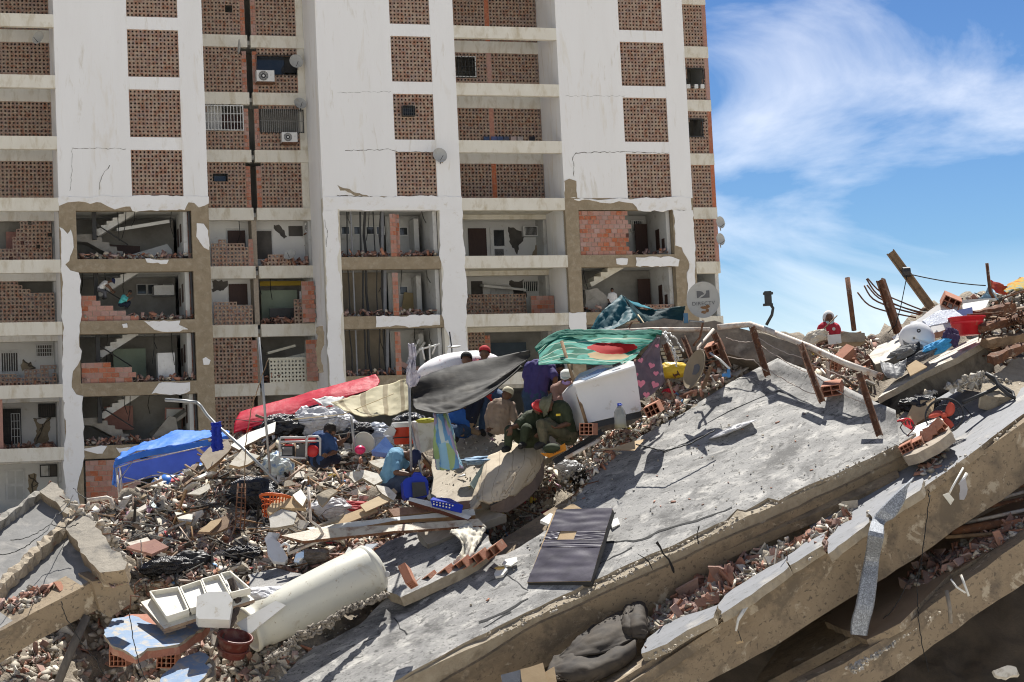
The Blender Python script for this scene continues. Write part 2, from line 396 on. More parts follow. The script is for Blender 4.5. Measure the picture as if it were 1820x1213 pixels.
frame(462,195,540,236,RD_-.05,drk,1.2,bars=22,hb=1,barm=mat('grey_bars',(.3,.29,.27),(.2,.2,.19),rough=.5),name='window_grille')
frame(364,187,433,232,RD_-.05,alu,1.4,bars=12,hb=2,name='window_grille'); fbox(395,205,430,232,RD_+.6,.05,wood_d,'window_pane'); fbox(366,188,395,230,RD_+.7,.05,inner_w,'curtain_wall')
frame(380,309,405,323,RD_,drk,.6); fbox(380,309,405,323,RD_+.3,.03,glass,'window_pane')
frame(808,100,846,137,RD_-.03,alu,1.3,bars=6,hb=3,barm=drk,name='window_grille')
frame(1219,121,1251,156,RD_-.03,drk,1.2); frame(1223,211,1250,244,RD_-.03,drk,1.6)
for x in (1221,1235,1246): fbox(x,150,x+6,157,RD_-.25,.15,alu,'flower_pot')
frame(716,188,738,206,-.25,drk,1,bars=6,hb=2,depth=.35,name='window_grille'); fbox(717,189,737,205,.02,.03,glass,'window_pane')
# --- floors, ceilings, walls inside
mb = MB()
for k in range(-2, 9):
    for (a,b,y0) in ((A0+.25,A3-.25,.3),(C0+.25,C3-.25,.3),(E0+.25,E3-.25,.3)): mb.bb(a,b,y0,RD_,zt(k)+.2,zt(k)+.42)
    mb.bb(-31,END-.2,RD_+.3,11,zt(k)+.2,zt(k)+.42)
B(mb, 'floor_slab', inner_w)
mb = MB()
for u in (A0,A3,C0,C3,E0,E3): mb.bb(u-.1,u+.1,RD_+.3,11,GZ,TOP)
mb.bb(-31,END,11,11.3,GZ,TOP); mb.bb(END-.2,END,RD_+.3,11,GZ,TOP); mb.bb(-31.3,-31,0,11.3,GZ,TOP)
B(mb, 'inner_wall', inner_w)
B(MB().bb(-31.3,END,0,11.3,TOP,TOP+.5), 'roof', grey_c)
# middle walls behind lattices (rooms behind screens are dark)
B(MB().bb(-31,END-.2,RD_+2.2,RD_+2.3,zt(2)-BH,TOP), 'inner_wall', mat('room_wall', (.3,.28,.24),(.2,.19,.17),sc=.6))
# --- lower frames of the three towers: bare concrete columns and beams
OP = {'A':(-21.7,-16.15),'C':(-8.74,-3.57),'E':(3.96,9.22)}
for key,(a,d) in {'A':(A0,A3),'C':(C0,C3),'E':(E0,E3)}.items():
    p, q = OP[key]; zb = zt(2)-BH
    mb = MB()
    mb.bb(a, p, 0, .45, GZ, zb); mb.bb(q, d, 0, .45, GZ, zb)
    B(mb, 'column', brown_c if key != 'C' else cream_p)
    for k in range(2, 9):
        band(p, q, k, .01, .4, brown_c if key != 'C' or k > 2 else white_p, name='edge_beam')
# plaster that still clings to the frame
PL = [
 [(104,350),(371,350),(371,362),(352,368),(345,361),(335,360),(328,373),(235,375),(232,367),(215,369),(205,372),(190,366),(180,360),(160,362),(140,358),(120,360),(106,366)],
 [(106,404),(112,407),(120,416),(126,409),(130,425),(131,440),(125,455),(122,463),(116,470),(125,481),(140,485),(144,500),(142,520),(145,560),(140,600),(145,625),(143,640),(130,660),(127,690),(135,701),(147,705),(147,740),(148,820),(141,848),(137,870),(141,900),(119,900),(115,800),(112,600),(109,465)],
 [(350,397),(362,398),(370,410),(372,445),(362,440),(350,420)], [(360,638),(366,635),(374,641),(372,648),(362,649)],
 [(258,460),(300,462),(297,469),(262,467)], [(256,571),(320,570),(318,578),(334,585),(318,589),(290,590),(275,585),(262,576)], [(217,577),(226,576),(227,582),(219,583)],
 [(282,682),(337,680),(338,695),(320,702),(270,700),(275,692)], [(150,798),(190,794),(182,806),(165,805),(150,801)], [(206,796),(245,795),(236,803),(212,805)],
 [(574,350),(821,350),(821,376),(780,374),(603,372),(575,374)],
 [(575,374),(600,374),(602,400),(604,440),(600,470),(606,500),(607,560),(604,600),(610,640),(612,700),(613,900),(589,900),(583,560)],
 [(782,373),(822,373),(829,560),(833,700),(836,800),(800,800),(800,700),(795,640),(799,600),(790,582),(786,560),(788,480),(782,460)],
 [(668,562),(782,560),(782,578),(720,580),(668,582)],
 [(1020,354),(1228,352),(1229,376),(1135,374),(1125,362),(1110,360),(1100,358),(1085,362),(1060,358),(1030,357)],
 [(1197,374),(1231,374),(1234,420),(1236,500),(1238,540),(1222,540),(1222,500),(1226,470),(1220,455),(1212,440),(1200,436)],
 [(1095,460),(1116,460),(1115,470),(1097,470)],[(1130,458),(1195,457),(1208,462),(1205,473),(1130,473)],
 [(1012,556),(1042,555),(1044,640),(1014,640)]]
for i, P in enumerate(PL): wpoly(P, -.035, .033, white_p, 'plaster_patch', (.22,.05), i)
wpoly([(1003,322),(1012,318),(1024,322),(1026,352),(1004,352)], -.02, .02, brown_c, 'bare_patch', (.2,.05), 3)
for i, P in enumerate([[(600,330),(612,335),(640,345),(662,350),(700,352),(690,356),(650,352),(628,347),(606,338)],[(770,270),(790,285),(786,290),(772,280)]]):
    wpoly(P, -.012, .012, brown_c, 'bare_patch', (.15,.05), i)
# cracks through the plaster
crk = mat('crack_shadow', (.12,.1,.08), (.08,.07,.05), bump=0)
def crack(pts, d, wpx=1.2, seed=0):
    r = random.Random(seed); mb = MB(); P = [uz(a,b,d) for a,b in pts]; Q = []
    for (a,b) in zip(P, P[1:]):
        n = max(2, int(math.hypot(b[0]-a[0], b[1]-a[1])/.14))
        for j in range(n): t = j/n; Q.append((a[0]+(b[0]-a[0])*t+r.uniform(-.035,.035), a[1]+(b[1]-a[1])*t+r.uniform(-.035,.035)))
    for a, b in zip(Q, Q[1:]):
        h = wpx/35*r.uniform(.2,.6); dx, dz = b[0]-a[0], b[1]-a[1]; l = math.hypot(dx,dz) or 1; nx, nz = -dz/l*h, dx/l*h
        mb.add([(a[0]+nx,d-.006,a[1]+nz),(b[0]+nx,d-.006,b[1]+nz),(b[0]-nx,d-.006,b[1]-nz),(a[0]-nx,d-.006,a[1]-nz)], [(0,1,2,3)])
    B(mb, 'crack', crk)
for i,(p,wd) in enumerate([([(128,264),(229,265)],.7),([(196,295),(186,305),(176,325),(178,345)],1),([(128,264),(127,320),(124,345)],.5),
    ([(614,268),(690,266),(703,270),(770,272)],1),([(1024,272),(1115,270),(1195,273)],1.1),([(1024,272),(1018,280),(1021,320)],1.2),([(598,348),(650,350),(700,352)],1.3),
    ([(1187,355),(1194,372),(1203,386)],.9),([(578,392),(582,420),(580,445)],.9),([(600,165),(700,163)],.5),([(1110,171),(1000,171)],.4)]): crack(p, 0 if i not in (8,) else -.036, wd, i)
# ---------------------------------------------------------------- tower A rooms: stairs, brick infill
def zo(k, pts): return [(x, y+(k-3)*0) for x, y in pts]
def stair(k):
    """upper and lower flight, traced once on floor 3 and repeated floor by floor"""
    up = [uz(340*0+a/3.033, 340+b/3.033, 1.6) for a,b in [(750,108),(690,108),(668,108),(668,122),(640,124),(640,142),(608,144),(608,160),(575,162),(575,182),(545,184),(545,200),(515,205),(512,236),(532,242)]]
    lo = [uz(a/3.033, 340+b/3.033, 1.4) for a,b in [(405,235),(510,232),(515,250),(548,250),(552,275),(588,277),(592,298),(628,300),(632,322),(662,325),(668,345),(700,348),(695,362),(625,360),(470,275),(405,270)]]
    dz = -3*(k-3); n = len(up)
    for P, y0, m, on, nm in ((up, 1.6, inner_w, True, 'stair_flight'), (lo, 1.4, grey_c, k in (3,6), 'stair_flight')):
        if not on: continue
        me = prism_mesh(nm, [(x, z+dz) for x,z in P], 1.1); me.materials.append(m)
        o = link(nm, me, None, root, BW @ Matrix.Translation((0,y0,0)) @ Matrix.Rotation(RD(90),4,'X'))
    mb = MB(); a = uz(505/3.033, 340+110/3.033, 1.3); mb.bb(a[0]-.1,a[0]+.1,1.2,1.4,a[1]+dz-1.4,a[1]+dz+.1)
    b = uz(690/3.033, 340+290/3.033, 1.3); c = uz(520/3.033, 340+180/3.033, 1.3)
    mb.tube([(c[0],1.3,c[1]+dz),(b[0],1.3,b[1]+dz)], .035, 6)
    B(mb, 'handrail', drk)
for k in (3,4,5,6): stair(k)
ua,_ = uz(145,540,.2)
bricks(-21.65,-18.3,zt(4)-BH,zt(4)-.8,.15,[(143,521),(168,530),(190,545),(222,552),(250,572),(250,582),(143,582)],seed=1)
bricks(-21.65,-18.5,zt(5)-BH,zt(5)-.8,.15,[(145,643),(172,645),(200,648),(236,660),(236,690),(145,690)],seed=2)
bricks(-21.6,-16.6,zt(7)-BH-1.2,zt(7)-.0,.12,[(150,811),(250,811),(250,900),(150,900)],seed=3)
bricks(4.0,6.95,zt(3)-BH-.02,zt(3)-.03,.1,[(1028,377),(1112,377),(1118,395),(1116,420),(1120,458),(1028,458)],seed=4,bw=.32,bh=.235)
for k in (3,4,5): bricks(-6.15,-5.85,zt(k)-BH,zt(k),.05,seed=k,bw=.3,bh=.22)
bricks(-5.85+.02,-5.6,zt(3)-BH,zt(3),.3,seed=8,bw=.25,bh=.22)
bricks(2.2,3.2,zt(3)-BH,zt(3)-.9,2.6,seed=9,bw=.32,bh=.235,keep=[(985,430),(1003,415),(1006,460),(980,460)])
bricks(1.9,3.2,zt(4)-BH,zt(4)-1.0,2.4,seed=10,bw=.32,bh=.235)
bricks(-10.3,-9.6,zt(4)-BH,zt(4)-.1,2.6,seed=11,bw=.32,bh=.235); bricks(-10.2,-9.6,zt(5)-BH,zt(5)-.2,2.6,seed=12,bw=.32,bh=.235)
# right-hand inner walls of the torn rooms (seen at a glance), back walls
for k in range(3,7):
    z0, z1 = zt(k)-BH, zt(k)+.2
    mb = MB(); mb.bb(-16.5,-16.3,.5,3.0,z0+.2,z1); B(mb, 'partition_wall', inner_w)
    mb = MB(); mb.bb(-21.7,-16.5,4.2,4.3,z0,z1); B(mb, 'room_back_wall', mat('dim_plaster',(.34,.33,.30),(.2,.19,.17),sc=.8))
    # edge of the broken partition and black drain pipe beside it
    bricks(-16.3,-16.15,z0+.1,z1-.2,.55,seed=20+k,bw=.15,bh=.2,m=None)
    mb = MB(); mb.tube([(-16.2,.28,z0+.3),(-16.23,.3,z1-.2)], .07, 8); B(mb, 'drain_pipe', drk)
    a = uz(345,400,.5)
    for (y0_,zz) in ((1.2,1.0),(2.2,.9)): B(MB().bb(-16.53,-16.5,y0_,y0_+.45,z0+zz,z0+zz+.9), 'cupboard', wood_d)
# row of louvre windows deep in the rooms
for k in (4,):
    for x0 in (243,262,290): frame(x0,505,x0+18,524,4.1,alu,1,bars=1); fbox(x0+2,507,x0+16,522,4.15,.02,glass,'window_pane')
# sloping fallen slab on floor 3 and 6
wpoly([(215,458),(297,434),(306,445),(306,458)], 2.6,.15,inner_w,'fallen_panel'); wpoly([(262,788),(300,740),(312,742),(322,790)],1.4,.2,grey_c,'fallen_panel')
fridge = MB(); a = uz(280,627,.9); b = uz(312,680,.9); fridge.bb(a[0],b[0],.9,1.55,b[1],a[1]-.02)
fr_ = B(fridge,'refrigerator',alu); fr_.parent = None; fr_.matrix_world = BW.copy(); props(fr_, 'white refrigerator standing alone in a torn open room of the building', 'refrigerator')
mb = MB(); mb.bb(a[0]-.004,b[0]+.004,.895,.9,a[1]-.62,a[1]-.6); mb.bb(b[0]-.16,b[0]-.12,.86,.9,a[1]-.9,a[1]-.7); mb.bb(b[0]-.16,b[0]-.12,.86,.9,a[1]-.5,a[1]-.3); mb.build('handle', alu, fr_, BW)
# ---------------------------------------------------------------- tower C rooms
for k in range(3,6):
    z0, z1 = zt(k)-BH, zt(k)+.2
    B(MB().bb(-5.6,-3.8,3.3,3.4,z0,z1), 'room_back_wall', inner_w); B(MB().bb(-8.8,-5.9,2.9,3.0,z0,z1), 'room_back_wall', mat('shaft_wall',(.3,.26,.2),(.2,.17,.13),sc=.8) if k>3 else inner_w)
    B(MB().bb(-3.8,-3.6,.46,3.3,z0,z1), 'partition_wall', inner_w); B(MB().bb(-4.35,-4.1,2.2,3.28,z0,z1-.3), 'partition_wall', inner_w)
    mb = MB()
    for u, r in ((-8.55,.03),(-8.2,.035),(-7.5,.05),(-7.2,.07),(-6.75,.03),(-6.4,.07)): mb.tube([(u,1.0,z0),(u+.04*math.sin(u*9),1.0+.3*abs(math.sin(u*5)),(z0+z1)/2),(u+.09*math.sin(u*7+k),1.0,z1)], r, 8)
    B(mb, 'riser_pipes', drk)
    mb = MB(); mb.tube([(-6.4,.9,z0),(-6.3,.9,z1)], .09, 8); mb.tube([(-8.05,.5,z0),(-8.05,.5,z1)], .04, 8); B(mb, 'grey_pipe', mat('pvc_grey',(.25,.26,.27),(.2,.2,.21),rough=.5))
    for j, dx in enumerate((709,730)):
        yy = 411+(k-3)*105
        if k < 5: frame(dx,yy-8,dx+17,yy+9,3.24,alu,2); fbox(dx+2,yy-6,dx+15,yy+7,3.27,.03,glass,'window_pane')
for j,dx in enumerate((606,628,650,668)): frame(dx,402,dx+16,418,2.85,alu,1.6); fbox(dx+2,404,dx+14,416,2.87,.03,glass,'window_pane')
# ---------------------------------------------------------------- bay D rooms
k = 3; z0, z1 = zt(3)-BH, zt(3)
DW = RD_+1.6
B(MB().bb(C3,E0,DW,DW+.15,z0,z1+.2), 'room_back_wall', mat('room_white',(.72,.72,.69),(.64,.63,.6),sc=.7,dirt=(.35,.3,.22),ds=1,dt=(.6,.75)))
fbox(833,406,865,458,DW-.06,.05,wood_d,'door'); 
dd = fbox(872,405,902,458,DW-.07,.05,alu,'door'); frame(877,409,897,438,DW-.08,alu,.8,bars=10,barm=drk,name='door_grille'); frame(878,443,896,456,DW-.08,alu,.8,bars=10,barm=drk,name='door_grille')
fbox(877,409,897,438,DW-.075,.004,glass,'window_pane')
wpoly([(903,405),(935,412),(930,425),(918,452),(905,430)],DW-.012,.01,dark_in,'hole_shade_patch',(.15,.08),2); wpoly([(955,402),(985,400),(985,458),(945,458),(958,430)],DW-.02,.02,brown_c,'bare_patch',(.2,.08),3)  # wall isn't pierced: thin dark plate carries the hole's shade as colour
fbox(930,402,957,420,DW-.35,.3,alu,'wall_unit'); frame(933,404,954,418,DW-.36,drk,.6,bars=10,name='unit_grille')
k = 4; z0, z1 = zt(4)-BH, zt(4)
B(MB().bb(C3,E0,DW,DW+.15,z0,z1+.2), 'room_back_wall', MATS['room_white'])
fbox(838,500,858,530,DW-.05,.04,dark_in,'door'); frame(930,499,958,519,DW-.1,alu,1.4,bars=8,name='window_grille'); fbox(932,500,956,518,DW-.04,.03,glass,'window_pane')
frame(872,506,905,530,DW-.1,alu,1.4,bars=9,name='door_grille'); wpoly([(905,500),(930,498),(935,530),(912,525)],DW-.012,.01,dark_in,'hole_shade_patch',(.15,.08),4)
wpoly([(958,495),(985,495),(985,535),(962,530)],DW-.02,.02,brown_c,'bare_patch',(.2,.08),5)
lattice(C3,1.9,zt(4)-BH,zt(4),RD_+.03,[(828,523),(870,522),(885,520),(905,524),(960,526),(975,540),(990,560),(828,562)])
lattice(C3,-.5,zt(5)-BH,zt(5),RD_+.03,[(830,592),(890,592),(890,680),(830,680)],jit=.04); bricks(-.5,-.2,zt(5)-BH,zt(5),RD_,seed=31,bw=.3,bh=.22)
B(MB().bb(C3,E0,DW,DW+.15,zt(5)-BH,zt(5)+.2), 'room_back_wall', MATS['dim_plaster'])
for k,(a,b) in {3:(378,393),4:(482,492)}.items(): pass
# ceiling strips seen from below in the open balconies
mb = MB()
for k in (3,4,5): mb.bb(C3,E0,.3,RD_,zt(k)+.25,zt(k)+.4)
B(mb, 'balcony_ceiling', cream_p)
# ---------------------------------------------------------------- tower E rooms
for k in (3,4):
    z0, z1 = zt(k)-BH, zt(k)+.2
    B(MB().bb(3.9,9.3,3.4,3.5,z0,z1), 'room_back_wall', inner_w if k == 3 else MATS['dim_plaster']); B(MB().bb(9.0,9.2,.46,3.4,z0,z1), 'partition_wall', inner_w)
fbox(1127,392,1140,410,3.3,.05,glass,'window_pane'); frame(1122,392,1145,412,3.25,alu,1.2,bars=6)
for k,(yy) in ((3,412),(4,512)):
    B(MB().bb(8.97,9.0,1.5,2.0,zt(k)-1.9,zt(k)-.8), 'cupboard', wood_d); B(MB().bb(8.97,9.0,.8,1.15,zt(k)-2.1,zt(k)-1.4), 'cupboard', wood_d)
    B(MB().bb(8.2,8.9,3.0,3.05,zt(k)-2.2,zt(k)-.3), 'door', wood_d)
wpoly([(1095,476),(1080,476),(1080,484),(1068,484),(1068,492),(1056,492),(1056,500),(1048,502),(1052,510),(1110,476)],1.5,1.0,cream_p,'stair_flight')
wpoly([(1040,515),(1062,512),(1085,528),(1095,545),(1060,556),(1040,545)],1.0,.5,grey_c,'fallen_panel',(.2,.08),4)
lattice(7.2,9.1,zt(4)-BH,zt(4)-2.0,.2)
# ---------------------------------------------------------------- column B lower rooms
y = RD_+.03
BBW = RD_+1.3
for k in (3,4,5,6,7):
    z0, z1 = zt(k)-BH, zt(k)
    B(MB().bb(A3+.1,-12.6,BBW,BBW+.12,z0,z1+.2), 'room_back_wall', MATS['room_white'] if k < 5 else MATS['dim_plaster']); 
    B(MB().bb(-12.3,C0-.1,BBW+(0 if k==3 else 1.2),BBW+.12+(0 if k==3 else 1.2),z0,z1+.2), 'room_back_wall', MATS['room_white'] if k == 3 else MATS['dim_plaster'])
    B(MB().bb(-12.6,-12.35,RD_+.3,BBW+1.2,z0,z1+.2), 'partition_wall', mortar_m)
lattice(A3,-12.85,zt(3)-BH,zt(3),y,[(376,432),(388,430),(392,423),(400,425),(402,434),(420,436),(428,432),(443,440),(445,480),(376,480)])
lattice(-12.05,-9.95,zt(3)-BH,zt(3),y,[(462,476),(475,466),(478,454),(500,452),(520,452),(525,470),(545,474),(545,478),(462,478)])
fbox(405,410,436,446,BBW-.06,.05,wood_d,'door'); frame(403,407,438,446,BBW-.08,alu,1.1,name='door_frame')
fbox(456,411,483,462,BBW-.05,.04,dark_in,'door'); frame(454,409,485,462,BBW-.07,alu,1,name='door_frame'); fbox(513,402,538,420,BBW-.05,.04,dark_in,'opening_shade_panel')  # opening is a dark panel on the wall, its inner shade painted
wpoly([(487,400),(500,404),(510,420),(505,425),(492,412)],BBW-.02,.015,dark_in,'hole_shade_patch',(.1,.08),6); wpoly([(545,425),(570,420),(572,462),(546,462)],BBW-.02,.02,brown_c,'bare_patch',(.1,.08),6)
bricks(-12.85,-12.6,zt(3)-BH,zt(3)-.9,RD_,seed=41,bw=.25,bh=.2)
lattice(A3,-12.75,zt(4)-BH,zt(4),y,[(380,540),(395,537),(415,540),(446,541),(448,582),(380,582)])
fbox(407,505,440,542,BBW-.06,.05,wood_d,'door'); wpoly([(378,500),(405,500),(398,515),(378,520)],BBW-.02,.015,dark_in,'hole_shade_patch',(.1,.08),7)
fbox(480,548,535,578,RD_+.9,.1,drk,'sofa_back'); fbox(462,500,545,508,RD_+1.6,.05,mat('ochre_paint',(.4,.28,.04)),'painted_lintel')
fbox(533,518,539,556,RD_+.6,.05,alu,'door_edge')
lattice(-10.6,-9.95,zt(4)-BH,zt(4)-1.1,y)
lattice(A3,-12.85,zt(5)-BH,zt(5),y); bricks(-12.85,-12.6,zt(5)-BH,zt(5),RD_,seed=42,bw=.25,bh=.2)
lattice(-12.0,-9.8,zt(5)-BH,zt(5)-1.2,y-.1,m=latc_m); B(MB().bb(-12.05,-9.75,y-.13,y+.05,zt(5)-1.2,zt(5)-1.1), 'parapet_rail', latc_m)
wpoly([(490,640),(550,625),(556,640),(500,652)],RD_+.7,.2,latc_m,'fallen_panel')
lattice(A3,-12.85,zt(6)-BH,zt(6),y)
lattice(A3,-12.85,zt(7)-BH,zt(7),y)
for k in (3,4,5): wpoly([(562,378+(k-3)*103),(573,374+(k-3)*103),(576,400+(k-3)*103),(570,430+(k-3)*103),(575,455+(k-3)*103),(565,458+(k-3)*103)], -.04 if k>9 else 0.0-.037,.03,brown_c,'bare_patch',(.15,.06),k) if k == 5 else None
# ---------------------------------------------------------------- left bay lower rooms
for k in (3,4,5,6,7):
    z0, z1 = zt(k)-BH, zt(k)
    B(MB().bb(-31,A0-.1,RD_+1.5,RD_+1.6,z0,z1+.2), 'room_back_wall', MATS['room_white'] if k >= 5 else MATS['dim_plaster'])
lattice(-27,A0-.15,zt(3)-BH,zt(3),y,[(-40,442),(20,440),(28,418),(34,405),(38,392),(95,392),(95,470),(-40,470)],jit=.03)
lattice(-27,A0-.1,zt(4)-BH,zt(4),y,[(-40,498),(30,498),(40,510),(60,520),(100,522),(106,576),(-40,576)])
lattice(-27,A0-.1,zt(5)-BH,zt(5),y,[(-40,660),(20,668),(45,660),(60,655),(98,650),(110,688),(-40,688)],jit=.12)
frame(-2,622,36,668,RD_+1.42,alu,3.5,name='door_frame',bars=9,hb=0); fbox(3,628,32,660,RD_+1.45,.03,dark_in,'window_pane')
frame(63,612,95,635,RD_+1.4,alu,1.8,bars=8,hb=2,name='window_grille'); fbox(65,614,93,633,RD_+1.45,.03,dark_in,'window_pane')
fbox(4,727,38,790,RD_+1.44,.04,dark_in,'door'); frame(4,727,38,790,RD_+1.4,drk,1.5,bars=8,hb=3,name='door_grille'); frame(20,735,36,790,RD_+1.3,alu,.8,bars=3,hb=3,name='door_grille')
fbox(68,718,100,742,RD_+1.43,.04,dark_in,'opening_shade_panel'); frame(68,718,100,742,RD_+1.38,drk,1.5,bars=8,name='window_grille')  # dark panel again, shade of an opening put into its colour
fbox(10,834,44,892,RD_+1.43,.05,alu,'door'); 
for (a,b,c,d) in ((14,838,26,860),(29,838,41,860),(14,865,26,888),(29,865,41,888)): fbox(a,b,c,d,RD_+1.41,.02,inner_w,'door_panel')
frame(71,826,102,848,RD_+1.38,drk,1.5,bars=2); fbox(73,827,88,846,RD_+1.41,.03,inner_w,'window_pane'); fbox(88,827,101,846,RD_+1.41,.03,dark_in,'window_pane')
for i,P in enumerate([[(40,640),(55,645),(62,655),(40,660)],[(60,745),(75,755),(90,742),(85,770),(88,790),(62,790),(66,770)],[(50,845),(62,842),(68,860),(60,885),(50,870)]]): wpoly(P,RD_+1.48,.02,brown_c,'bare_patch',(.12,.06),i); crack([P[0],P[2],P[-1]],RD_+1.46,2.2,i); crack([P[1],(sum(q[0] for q in P)/len(P),sum(q[1] for q in P)/len(P)),P[-2]],RD_+1.46,2.6,i+5)
B(MB().bb(-31,-25.35,.5,.8,zt(6)-BH,zt(6)), 'brick_pier', brick_m)
for k in (3,4,5,6,7): pass
# rubble lying on the torn floors is scattered further down

wire_b = mat('black_wire', (.02,.02,.02), bump=0)
rv = random.Random(12)
for k in (3,4,5,6):
    z0, z1 = zt(k)-BH, zt(k)
    for (a, b, n) in ((-21.5,-16.6,4),(-8.6,-3.8,3),(4.1,9.0,2),(-15,-9.8,2)):
        for i in range(n):
            u = rv.uniform(a,b); y0 = (RD_ if a == -15 else 0)+rv.uniform(.3,1.8); L_ = rv.uniform(.4,1.6); mb = MB(); P = [(u,y0,z1+.15),(u+rv.uniform(-.1,.1),y0,z1-L_*.5),(u+rv.uniform(-.25,.25),y0,z1-L_)]; mb.tube(P, .018, 4); B(mb, 'hanging_wire', wire_b)
def tilt_slab(u, y, z, w_, d_, t, rx, ry, m, name='hanging_slab'):
    mb = MB(); mb.box((u,y,z), (w_,d_,t), Matrix.Rotation(RD(rx),3,'X') @ Matrix.Rotation(RD(ry),3,'Y')); B(mb, name, m)
ochre = mat('ochre_wall', (.38,.30,.16), (.3,.23,.12), sc=1); green_w = mat('pale_green_wall', (.30,.36,.28), (.24,.29,.22), sc=1); curt = mat('curtain_cloth', (.40,.22,.18), (.3,.15,.13), sc=3)
tilt_slab(-18.3,2.6,zt(3)-.35,2.6,1.8,.16,8,-9,inner_w); tilt_slab(-19.2,3.2,zt(3)-1.6,1.7,.08,.7,0,4,wood_d,'cabinet'); tilt_slab(-17.2,3.6,zt(4)-.55,1.0,.9,.5,0,0,alu,'shelf'); tilt_slab(-19.0,3.4,zt(5)-1.2,1.6,.1,1.5,0,0,green_w,'coloured_wall'); tilt_slab(-17.3,2.2,zt(6)-1.3,2.2,1.2,.15,10,-34,grey_c); tilt_slab(-19.6,3.6,zt(6)-.9,1.4,.1,1.2,0,0,curt,'curtain')
tilt_slab(-16.95,3.0,zt(6)-1.05,.9,.06,1.1,0,3,curt,'picture_frame'); tilt_slab(-16.95,2.95,zt(6)-1.05,.75,.06,.95,0,3,inner_w,'picture')
tilt_slab(-4.6,2.0,zt(5)-1.2,1.6,.2,.12,0,-52,inner_w); tilt_slab(-5.0,1.8,zt(5)-1.4,2.2,.1,.1,0,-60,wpipe_b if False else alu,'fallen_bar'); tilt_slab(-5.1,1.2,zt(5)-2.0,1.3,.3,.25,0,28,brick_m,'fallen_brick_strip'); tilt_slab(-4.5,3.0,zt(4)-1.6,.9,.1,1.4,0,10,ochre,'coloured_wall')
tilt_slab(-11.0,RD_+2.0,zt(4)-1.2,1.9,.1,1.6,0,0,green_w,'coloured_wall'); tilt_slab(-11.2,RD_+1.0,zt(5)-.6,1.5,.5,.12,0,-14,latc_m,'shelf'); tilt_slab(-10.8,RD_+.8,zt(3)-2.0,.8,.5,.3,0,12,brick_m,'fallen_brick_strip')
tilt_slab(1.0,RD_+1.2,zt(4)-.5,2.4,.8,.12,10,6,inner_w); tilt_slab(5.6,2.4,zt(3)-1.5,1.0,.6,1.0,0,0,wood_d,'cabinet'); tilt_slab(7.6,3.1,zt(3)-.75,.5,.06,.7,0,0,curt,'picture'); tilt_slab(0.8,RD_+1,zt(5)-1.2,2.5,.2,1.4,0,0,mat('dark_blue_wall',(.06,.08,.1)),'coloured_wall')
tilt_slab(-24.2,RD_+1.0,zt(3)-1.3,1.2,.1,1.8,0,0,curt,'curtain'); tilt_slab(-23.5,RD_+1.2,zt(4)-.9,1.0,.06,.9,0,0,alu,'window_frame')
# ================================================================ ground and the collapsed building
dust = mat('rubble_dust', (.36,.31,.235), (.24,.20,.155), sc=2.2, bump=.9, bs=22, dirt=(.15,.125,.1), ds=1.3, dt=(.48,.68), bdist=.05)
g = mesh('ground', [(-900,-60,GZ),(900,-60,GZ),(900,2200,GZ),(-900,2200,GZ)], [(0,1,2,3)]); link('ground', g, mat('street_ground',(.52,.48,.41),(.44,.40,.34),sc=.3,bump=.4,dirt=(.34,.31,.26),ds=.08), kind='structure')
S1 = pl3((700,1200,27.5),(1625,790,29.5),(1375,650,33))
S1b = pl3((900,760,33.6),(850,800,33.0),(980,800,32.7))
S2 = pl3((1145,1160,27.3),(1820,735,29.6),(1700,720,31.6))
S3 = pl3((1540,1140,27.6),(1820,955,28.6),(1500,1090,29.4))
SL = pl3((0,1119,26.8),(162,1033,27.6),(86,866,30.5))
def dm(px, py):
    d = 28.0+(1213-py)*.0158
    if py > 1040: d += min(1, (py-1040)/60)*1.9*max(0, 1-abs(px-170)/330)
    d += .45*mnoise.noise(Vector((px/130., py/90., 3.1))) + .2*mnoise.noise(Vector((px/45., py/30., 7.7)))
    return d
def dep(S, px, py): return S.on(px,py).dot(CFW)
CFW = M3 @ Vector((0,1,0))
def dmr(px, py):  # heap behind the roof slab, upper right
    d = 31.6+(760-py)*.021 + .3*mnoise.noise(Vector((px/80., py/60., 1.3)))
    return max(d, dep(S1,px,py)+.12) if px < 1500 else d
def sheet(name, poly, df, step, m, back=4.0, drop=3.0, amp=.09, **k):
    """heap surface: a grid over the heap with lumps, closed down behind its crest"""
    x0,x1 = min(p[0] for p in poly), max(p[0] for p in poly); nx = int((x1-x0)/step)
    V = []; F = []; cols = []
    for i in range(nx+1):
        x = x0+(x1-x0)*i/nx; ys = []
        for a, b in zip(poly, poly[1:]+poly[:1]):
            if (a[0]-x)*(b[0]-x) <= 0 and a[0] != b[0]: ys.append(a[1]+(b[1]-a[1])*(x-a[0])/(b[0]-a[0]))
        cols.append((x, min(ys), max(ys)))
    ny = int(max(c[2]-c[1] for c in cols)/step)
    for (x, t, b) in cols:
        for j in range(ny+1):
            y = t+(b-t)*j/ny; p = at(x, y, df(x,y))
            p += Vector((0,-.4,1))*amp*(mnoise.noise(p*2.1)+.6*mnoise.noise(p*5.3)+.35*mnoise.noise(p*12))*2
            V.append(p)
        c = at(x, t, df(x,t)); V.append(c+Vector((0,back*.4,-drop*.2))); V.append(c+Vector((0,back,-drop-3)))
    R = ny+3
    for i in range(nx):
        for j in range(ny): a = i*R+j; F.append((a, a+1, a+R+1, a+R))
        a = i*R; F.append((a, a+R, a+R+ny+1, a+ny+1)); F.append((a+ny+1, a+R+ny+1, a+R+ny+2, a+ny+2))
    me = mesh(name, V, F, True); return link(name, me, m, **k)
